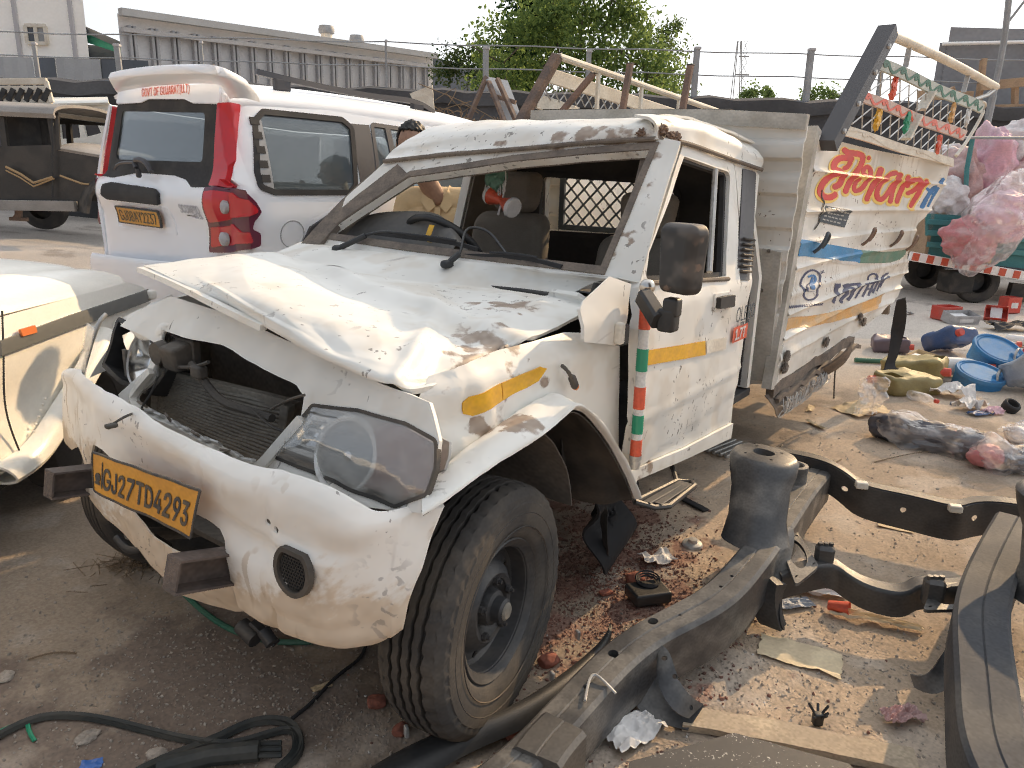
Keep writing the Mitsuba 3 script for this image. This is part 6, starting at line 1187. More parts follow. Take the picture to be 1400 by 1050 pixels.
# quarter panel behind the door with louvred vent
qp = sg.Polygon(XZ([(-1.759, 0.71, 1.621), (-2.039, 0.717, 1.596), (-2.068, 0.724, 1.57), (-1.83, 0.804, 1.284), (-1.694, 0.85, 1.008), (-1.684, 0.85, 0.675), (-1.68, 0.85, 0.432), (-1.643, 0.85, 0.435), (-1.635, 0.85, 0.685), (-1.59, 0.85, 1.083), (-1.719, 0.777, 1.382)]))
QP = put(TRUCK, 'quarter_panel', panel(qp, side_fn(.0, .006), .03, .02, flip=True), 'white_truck_paint')
vp = XZ([(-1.848, 0.716, 1.598), (-2.014, 0.72, 1.586), (-1.869, 0.787, 1.346), (-1.698, 0.848, 1.126), (-1.553, 0.845, 1.139), (-1.696, 0.785, 1.352)])
VT = put(QP, 'vent_panel', panel(rpoly(vp, .012), side_fn(.006), .012, .02, flip=True), 'suv_trim_grey')
for k in range(7):
    a, b = A3((-1.673, 0.799, 1.304)) * (1 - k / 7) + A3((-1.568, 0.841, 1.153)) * k / 7, A3((-1.823, 0.802, 1.29)) * (1 - k / 7) + A3((-1.696, 0.844, 1.142)) * k / 7
    put(VT, 'louvre', bar(a + [-.012, .012, 0], b + [.012, .012, 0], .014, .010), 'dusty_black')
def on_side(sh, loc, dy, m, nm, parent):
    # text laid on the side: reads towards the rear
    return put(parent, nm, panel(sh, lambda uv: np.stack([loc[0] - uv[:, 0], T_y(loc[2] + uv[:, 1]) + dy, loc[2] + uv[:, 1]], -1), .0012, .02, flip=False), m, False)
on_side(aff(text2d('OLERO', .062, False, .22), 0, 0), (-1.485, 0.85, 0.971), .036, 'stencil_dark', 'model_lettering', DOOR)
on_side(aff(text2d('PIK-UP', .026, True, .10), 0, 0), (-1.545, 0.85, 0.94), .036, 'stencil_dark', 'small_lettering', DOOR)
bd = (-1.467, 0.85, 0.886)
BG = on_side(sg.box(0, 0, .17, .066), bd, .036, 'reflector_red', 'red_badge', DOOR)
on_side(aff(text2d('1.7T', .044, True, .12), 0, 0), (bd[0] - .02, bd[1], bd[2] + .011), .0385, 'reflector_white', 'badge_lettering', BG)
# roof
rg = [[(-0.951, -0.613, 1.589), (-0.979, -0.237, 1.624), (-0.999, 0.13, 1.649), (-1.019, 0.454, 1.674), (-1.027, 0.688, 1.684)],
      [(-1, -0.643, 1.616), (-1.02, -0.264, 1.655), (-1.03, 0.107, 1.684), (-1.03, 0.452, 1.701), (-1.03, 0.679, 1.704)],
      [(-1.06, -0.617, 1.66), (-1.08, -0.24, 1.713), (-1.1, 0.093, 1.736), (-1.1, 0.436, 1.729), (-1.1, 0.629, 1.75)],
      [(-1.35, -.60, 1.765), (-1.35, -.30, 1.775), (-1.35, 0, 1.772), (-1.35, .35, 1.765), (-1.38, .60, 1.785)],
      [(-1.75, -.62, 1.745), (-1.75, -.30, 1.765), (-1.75, 0, 1.765), (-1.75, .35, 1.755), (-1.78, .62, 1.765)],
      [(-2.12, -.64, 1.70), (-2.12, -.30, 1.72), (-2.12, 0, 1.72), (-2.12, .35, 1.715), (-2.12, .66, 1.715)]]
ROOF = put(TRUCK, 'roof', [gridsurf(rg, 50, 60, .01, lambda u, v, p: nz(p, 5, 61) * .03 + nz(p, 14, 62) * .010, k=2), gridsurf([[(-0.998, 0.693, 1.68), (-1.175, 0.695, 1.673), (-1.411, 0.7, 1.656), (-1.715, 0.71, 1.62), (-2.038, 0.718, 1.593)], [(-1.015, 0.686, 1.706), (-1.193, 0.688, 1.7), (-1.442, 0.689, 1.694), (-1.767, 0.699, 1.658), (-2.114, 0.709, 1.624)], [(-1.006, 0.676, 1.743), (-1.207, 0.674, 1.748), (-1.45, 0.675, 1.745), (-1.798, 0.686, 1.705), (-2.11, 0.7, 1.657)], [(-1.10, .55, 1.772), (-1.3, .57, 1.785), (-1.5, .58, 1.782), (-1.8, .60, 1.765), (-2.12, .62, 1.72)]], 20, 50, .01, lambda u, v, p: nz(p, 7, 63) * .025, flip=True, k=2)], 'white_truck_paint', 40, label='crushed white cab roof with rusty front edge')
put(ROOF, 'drip_rail', cat(tube(A3([(-0.948, -0.61, 1.586), (-0.977, -0.234, 1.621), (-0.997, 0.132, 1.646), (-1.017, 0.455, 1.671), (-1.025, 0.689, 1.681)]) + [.015, 0, 0], .009, 8, 6), tube(A3([(-1.023, 0.693, 1.681), (-1.243, 0.694, 1.676), (-1.522, 0.702, 1.649), (-2.06, 0.717, 1.597)]) + [0, .012, 0], .009, 8, 6)), 'grimy_seal')
put(ROOF, 'torn_edge', [blob(.03, k, 3, .6, 4, (1.2, .8, .7)).apply_translation(A3(q)) for k, q in enumerate([(-1.06, 0.681, 1.714), (-1.04, 0.625, 1.698), (-1.1, 0.716, 1.69)])], 'bare_rusty_steel')
put(ROOF, 'headlining', gridsurf(A3(rg[1:]) - [.02, 0, .035], 20, 20, .004, lambda u, v, p: nz(p, 5, 6) * .03, k=2), 'headliner')
put(ROOF, 'sagging_trim', sweep(circ(.022, 10, .012), smoothpath(A3([(-1, -0.515, 1.528), (-1, -0.254, 1.539), (-1.02, -0.031, 1.574), (-1.02, 0.189, 1.614)]), 6)), 'headliner')
# right side wall with its own window opening, back wall with rear window
rs = sg.Polygon([(-.62, .55), (-2.1, .55), (-2.1, 1.70), (-1.12, 1.66), (-.66, 1.2)]); rw = sg.Polygon([(-.80, 1.19), (-1.62, 1.19), (-1.62, 1.62), (-1.13, 1.60)])
put(TRUCK, 'right_side', panel(rs.difference(rw), lambda uv: np.stack([uv[:, 0], -T_y(uv[:, 1]) + .02, uv[:, 1]], -1), .05, .06), 'white_truck_paint')
put(TRUCK, 'right_trim', panel(rs.difference(rw).buffer(-.01), lambda uv: np.stack([uv[:, 0], -T_y(uv[:, 1]) + .08, uv[:, 1]], -1), .01, .06), 'upholstery')
bw = sg.Polygon([(-.78, .55), (.78, .55), (.78, 1.1), (.64, 1.70), (-.64, 1.70), (-.78, 1.1)])
rw2 = rpoly([q[1:] for q in ((-1.98, -0.47, 1.543), (-1.98, 0.09, 1.527), (-1.98, 0.346, 1.485), (-1.98, 0.338, 1.272), (-1.98, 0.06, 1.253), (-1.98, -0.467, 1.243))], .03)
BWL = put(TRUCK, 'back_wall', panel(bw.difference(rw2), lambda uv: np.stack([-2.04 + 0 * uv[:, 0], uv[:, 0], uv[:, 1]], -1), .04, .06), 'white_truck_paint')
put(BWL, 'inner_lining', panel(bw.buffer(-.02).difference(rw2.buffer(.02)), lambda uv: np.stack([-1.99 + 0 * uv[:, 0], uv[:, 0], uv[:, 1]], -1), .01, .06), 'interior_black')
put(BWL, 'window_seal', panel(rw2.buffer(.022).difference(rw2.buffer(-.006)), lambda uv: np.stack([-1.975 + 0 * uv[:, 0], uv[:, 0], uv[:, 1]], -1), .03, .04), 'interior_black')
put(TRUCK, 'cab_floor', cat(cbox(1.5, 1.56, .04, .004, (-1.35, 0, .52)), cbox(.04, 1.5, .7, .004, (-.62, 0, .80))), 'interior_black')
# seats, dashboard, wheel
def seat(loc, dz=0.0):
    s = put(TRUCK, 'seat', warp(rbox(.50, .50, .14, .05, 14), lambda v: v) .apply_translation(A3(loc) + [0, 0, .80]), 'upholstery')
    bk = warp(rbox(.15, .50, .60, .065, 20), lambda v: np.stack([v[:, 0] - .18 * (v[:, 2] + .3) + .12 * (v[:, 1] / .25) ** 2 * .35, v[:, 1] * (1 - .18 * np.clip(v[:, 2], 0, 1) / .3), v[:, 2]], -1))
    put(s, 'backrest', bk.apply_translation(A3(loc) + [-.30, 0, 1.04 + dz]), 'upholstery')
    hr = warp(rbox(.11, .27, .20, .05, 18), lambda v: np.stack([v[:, 0] - .1 * v[:, 2], v[:, 1] * (1 + .1 * v[:, 2] / .1), v[:, 2]], -1))
    put(s, 'headrest', hr.apply_translation(A3(loc) + [-.40, 0, 1.44 + dz]), 'upholstery')
    return s
seat((-1.22, -.36, 0), .02); seat((-1.30, .34, 0), -.06)
dg = A3([(-0.75, -0.724, 1.258), (-0.85, -0.727, 1.293), (-0.92, -0.649, 1.345), (-0.95, -0.424, 1.368), (-0.95, -0.273, 1.357), (-0.9, -0.15, 1.301), (-0.8, -0.049, 1.259)])
put(TRUCK, 'dashboard', [gridsurf([dg + [.12, 0, -.16], dg + [.05, 0, -.015], dg, dg + [-.10, 0, -.10]], 16, 40, .006, k=2, flip=True), gridsurf([[(-.66, -.74, 1.16), (-.66, 0, 1.17), (-.66, .76, 1.16)], [(-.80, -.74, 1.17), (-.80, 0, 1.165), (-.80, .74, 1.165)], [(-.92, -.74, 1.13), (-.92, 0, 1.13), (-.92, .74, 1.13)], [(-.93, -.74, .8), (-.93, 0, .8), (-.93, .74, .8)]], 16, 20, .006, k=2, flip=True)], 'dash_plastic')
put(TRUCK, 'dash_sticker', cat(cbox(.002, .03, .05, .0005, A3((-0.84, -0.246, 1.307)), ry=-.5), cbox(.002, .025, .02, .0005, A3((-0.8, -0.209, 1.271)), ry=-.5)), 'reflector_yellow')
sc_ = A3((-1.0, -.30, 1.22)); sn = unit(A3((-.72, 0, .69))); ang = np.linspace(0, 2 * np.pi, 40, endpoint=False); LX = look(sn)
rim = np.array([sc_ + LX @ A3((.19 * math.cos(a), .19 * math.sin(a), 0)) for a in ang])
STW = put(TRUCK, 'steering_wheel', tube(rim, .016, 10, 0, (0, 0, 1), True), 'black_plastic')
put(STW, 'spokes', cat(*[bar(sc_ - sn * .03, rim[k], .05, .018) for k in (4, 16, 30)], facing(lathe([(0, .01), (.05, .005), (.06, -.03)], 20), sc_ - sn * .02, sn)), 'black_plastic')
# wipers
def wiper(a, blade):
    w = put(TRUCK, 'wiper', cat(tube(A3(a), .0055, 8, 8), tube(A3(a[:2]), .012, 8), rbox(.05, .035, .03, .01, 8, A3(a[0]))), 'black_plastic')
    b = smoothpath(A3(blade), 6)
    put(w, 'blade', cat(sweep([(-.004, -.010), (.004, -.010), (.006, .006), (-.006, .006)], b), tube(b[len(b) // 4:3 * len(b) // 4] + [.012, 0, .012], .005, 6)), 'rubber_dark')
wiper([(-0.606, -0.561, 1.22), (-0.673, -0.461, 1.279), (-0.7, -0.348, 1.3), (-0.709, -0.239, 1.286)], [(-0.694, -0.429, 1.292), (-0.709, -0.239, 1.286), (-0.704, 0.002, 1.28), (-0.694, 0.128, 1.267)])
wiper([(-0.598, 0.06, 1.21), (-0.638, 0.087, 1.248), (-0.747, 0.039, 1.334), (-0.767, 0.104, 1.334), (-0.738, 0.192, 1.297), (-0.673, 0.293, 1.254)], [(-0.672, 0.088, 1.24), (-0.672, 0.277, 1.253), (-0.671, 0.41, 1.251), (-0.662, 0.535, 1.239)])
# step below the door
st_ = [(-0.624, 0.9, 0.464), (-0.68, 0.95, 0.437), (-0.735, 0.98, 0.432), (-0.958, 0.98, 0.436), (-1.047, 0.93, 0.406), (-0.973, 0.9, 0.428)]
STP = put(TRUCK, 'step', tube(st_ + [st_[0]], .011, 8), 'rim_steel')
for q in ((.33,), (.66,)):
    put(STP, 'tread_bar', bar(A3(st_[0]) * (1 - q[0]) + A3(st_[2]) * q[0], A3(st_[5]) * (1 - q[0]) + A3(st_[3]) * q[0], .03, .012), 'rim_steel')
put(STP, 'bracket', cat(tube([(-0.973, 0.9, 0.428), (-1.145, 0.8, 0.419), (-1.228, 0.75, 0.437)], .010, 8), tube([(-0.646, 0.9, 0.462), (-0.874, 0.78, 0.421)], .010, 8)), 'rim_steel')
XF[0] = None
CH = thing('dangling_windscreen_charm', 'green cloth pouch hanging from the cab roof inside the missing windscreen', 'charm')
XF[0] = truck_xf
q = A3((-1.2, -0.176, 1.538))
put(CH, 'cloth_pouch', blob(.055, 4, 4, .35, 3, (.8, .9, 1.2)).apply_translation(q), 'leaf_cloth' if False else 'band_green')
put(CH, 'tassel', cat(*[tube([q + [0, .05 * math.cos(k), -.02], q + [.01, .06 * math.cos(k) + .01 * math.sin(k * 3), -.07 - .015 * (k % 3)]], .003, 5) for k in range(9)]), 'paper_white')
put(CH, 'cord', tube([q + [0, 0, .05], q + [0, 0, .16]], .003, 6), 'paper_white')
XF[0] = None
CH = thing('hanging_hand_drum', 'tiny red and white hand drum hanging below the green pouch in the cab', 'ornament')
XF[0] = truck_xf
q = A3((-1.2, -0.14, 1.428)); dn = unit(A3((.2, 1, -.35)))
put(CH, 'drum_body', facing(lathe([(.0, -.085), (.042, -.085), (.044, -.07), (.016, 0), (.044, .07), (.042, .085), (0, .085)], 24), q, dn), 'reflector_red')
for s in (-1, 1): put(CH, 'drum_head', facing(lathe([(0, .088), (.043, .088), (.046, .08), (.045, .068)], 24), q, dn * s), 'paper_white')
put(CH, 'cord', cat(tube([q, q + [0, .02, .09], q + [0, 0, .2]], .003, 6, 4), *[tube([q, q + [.03, .05 * math.sin(k), -.06]], .003, 5) for k in range(4)]), 'paper_white')
XF[0] = None

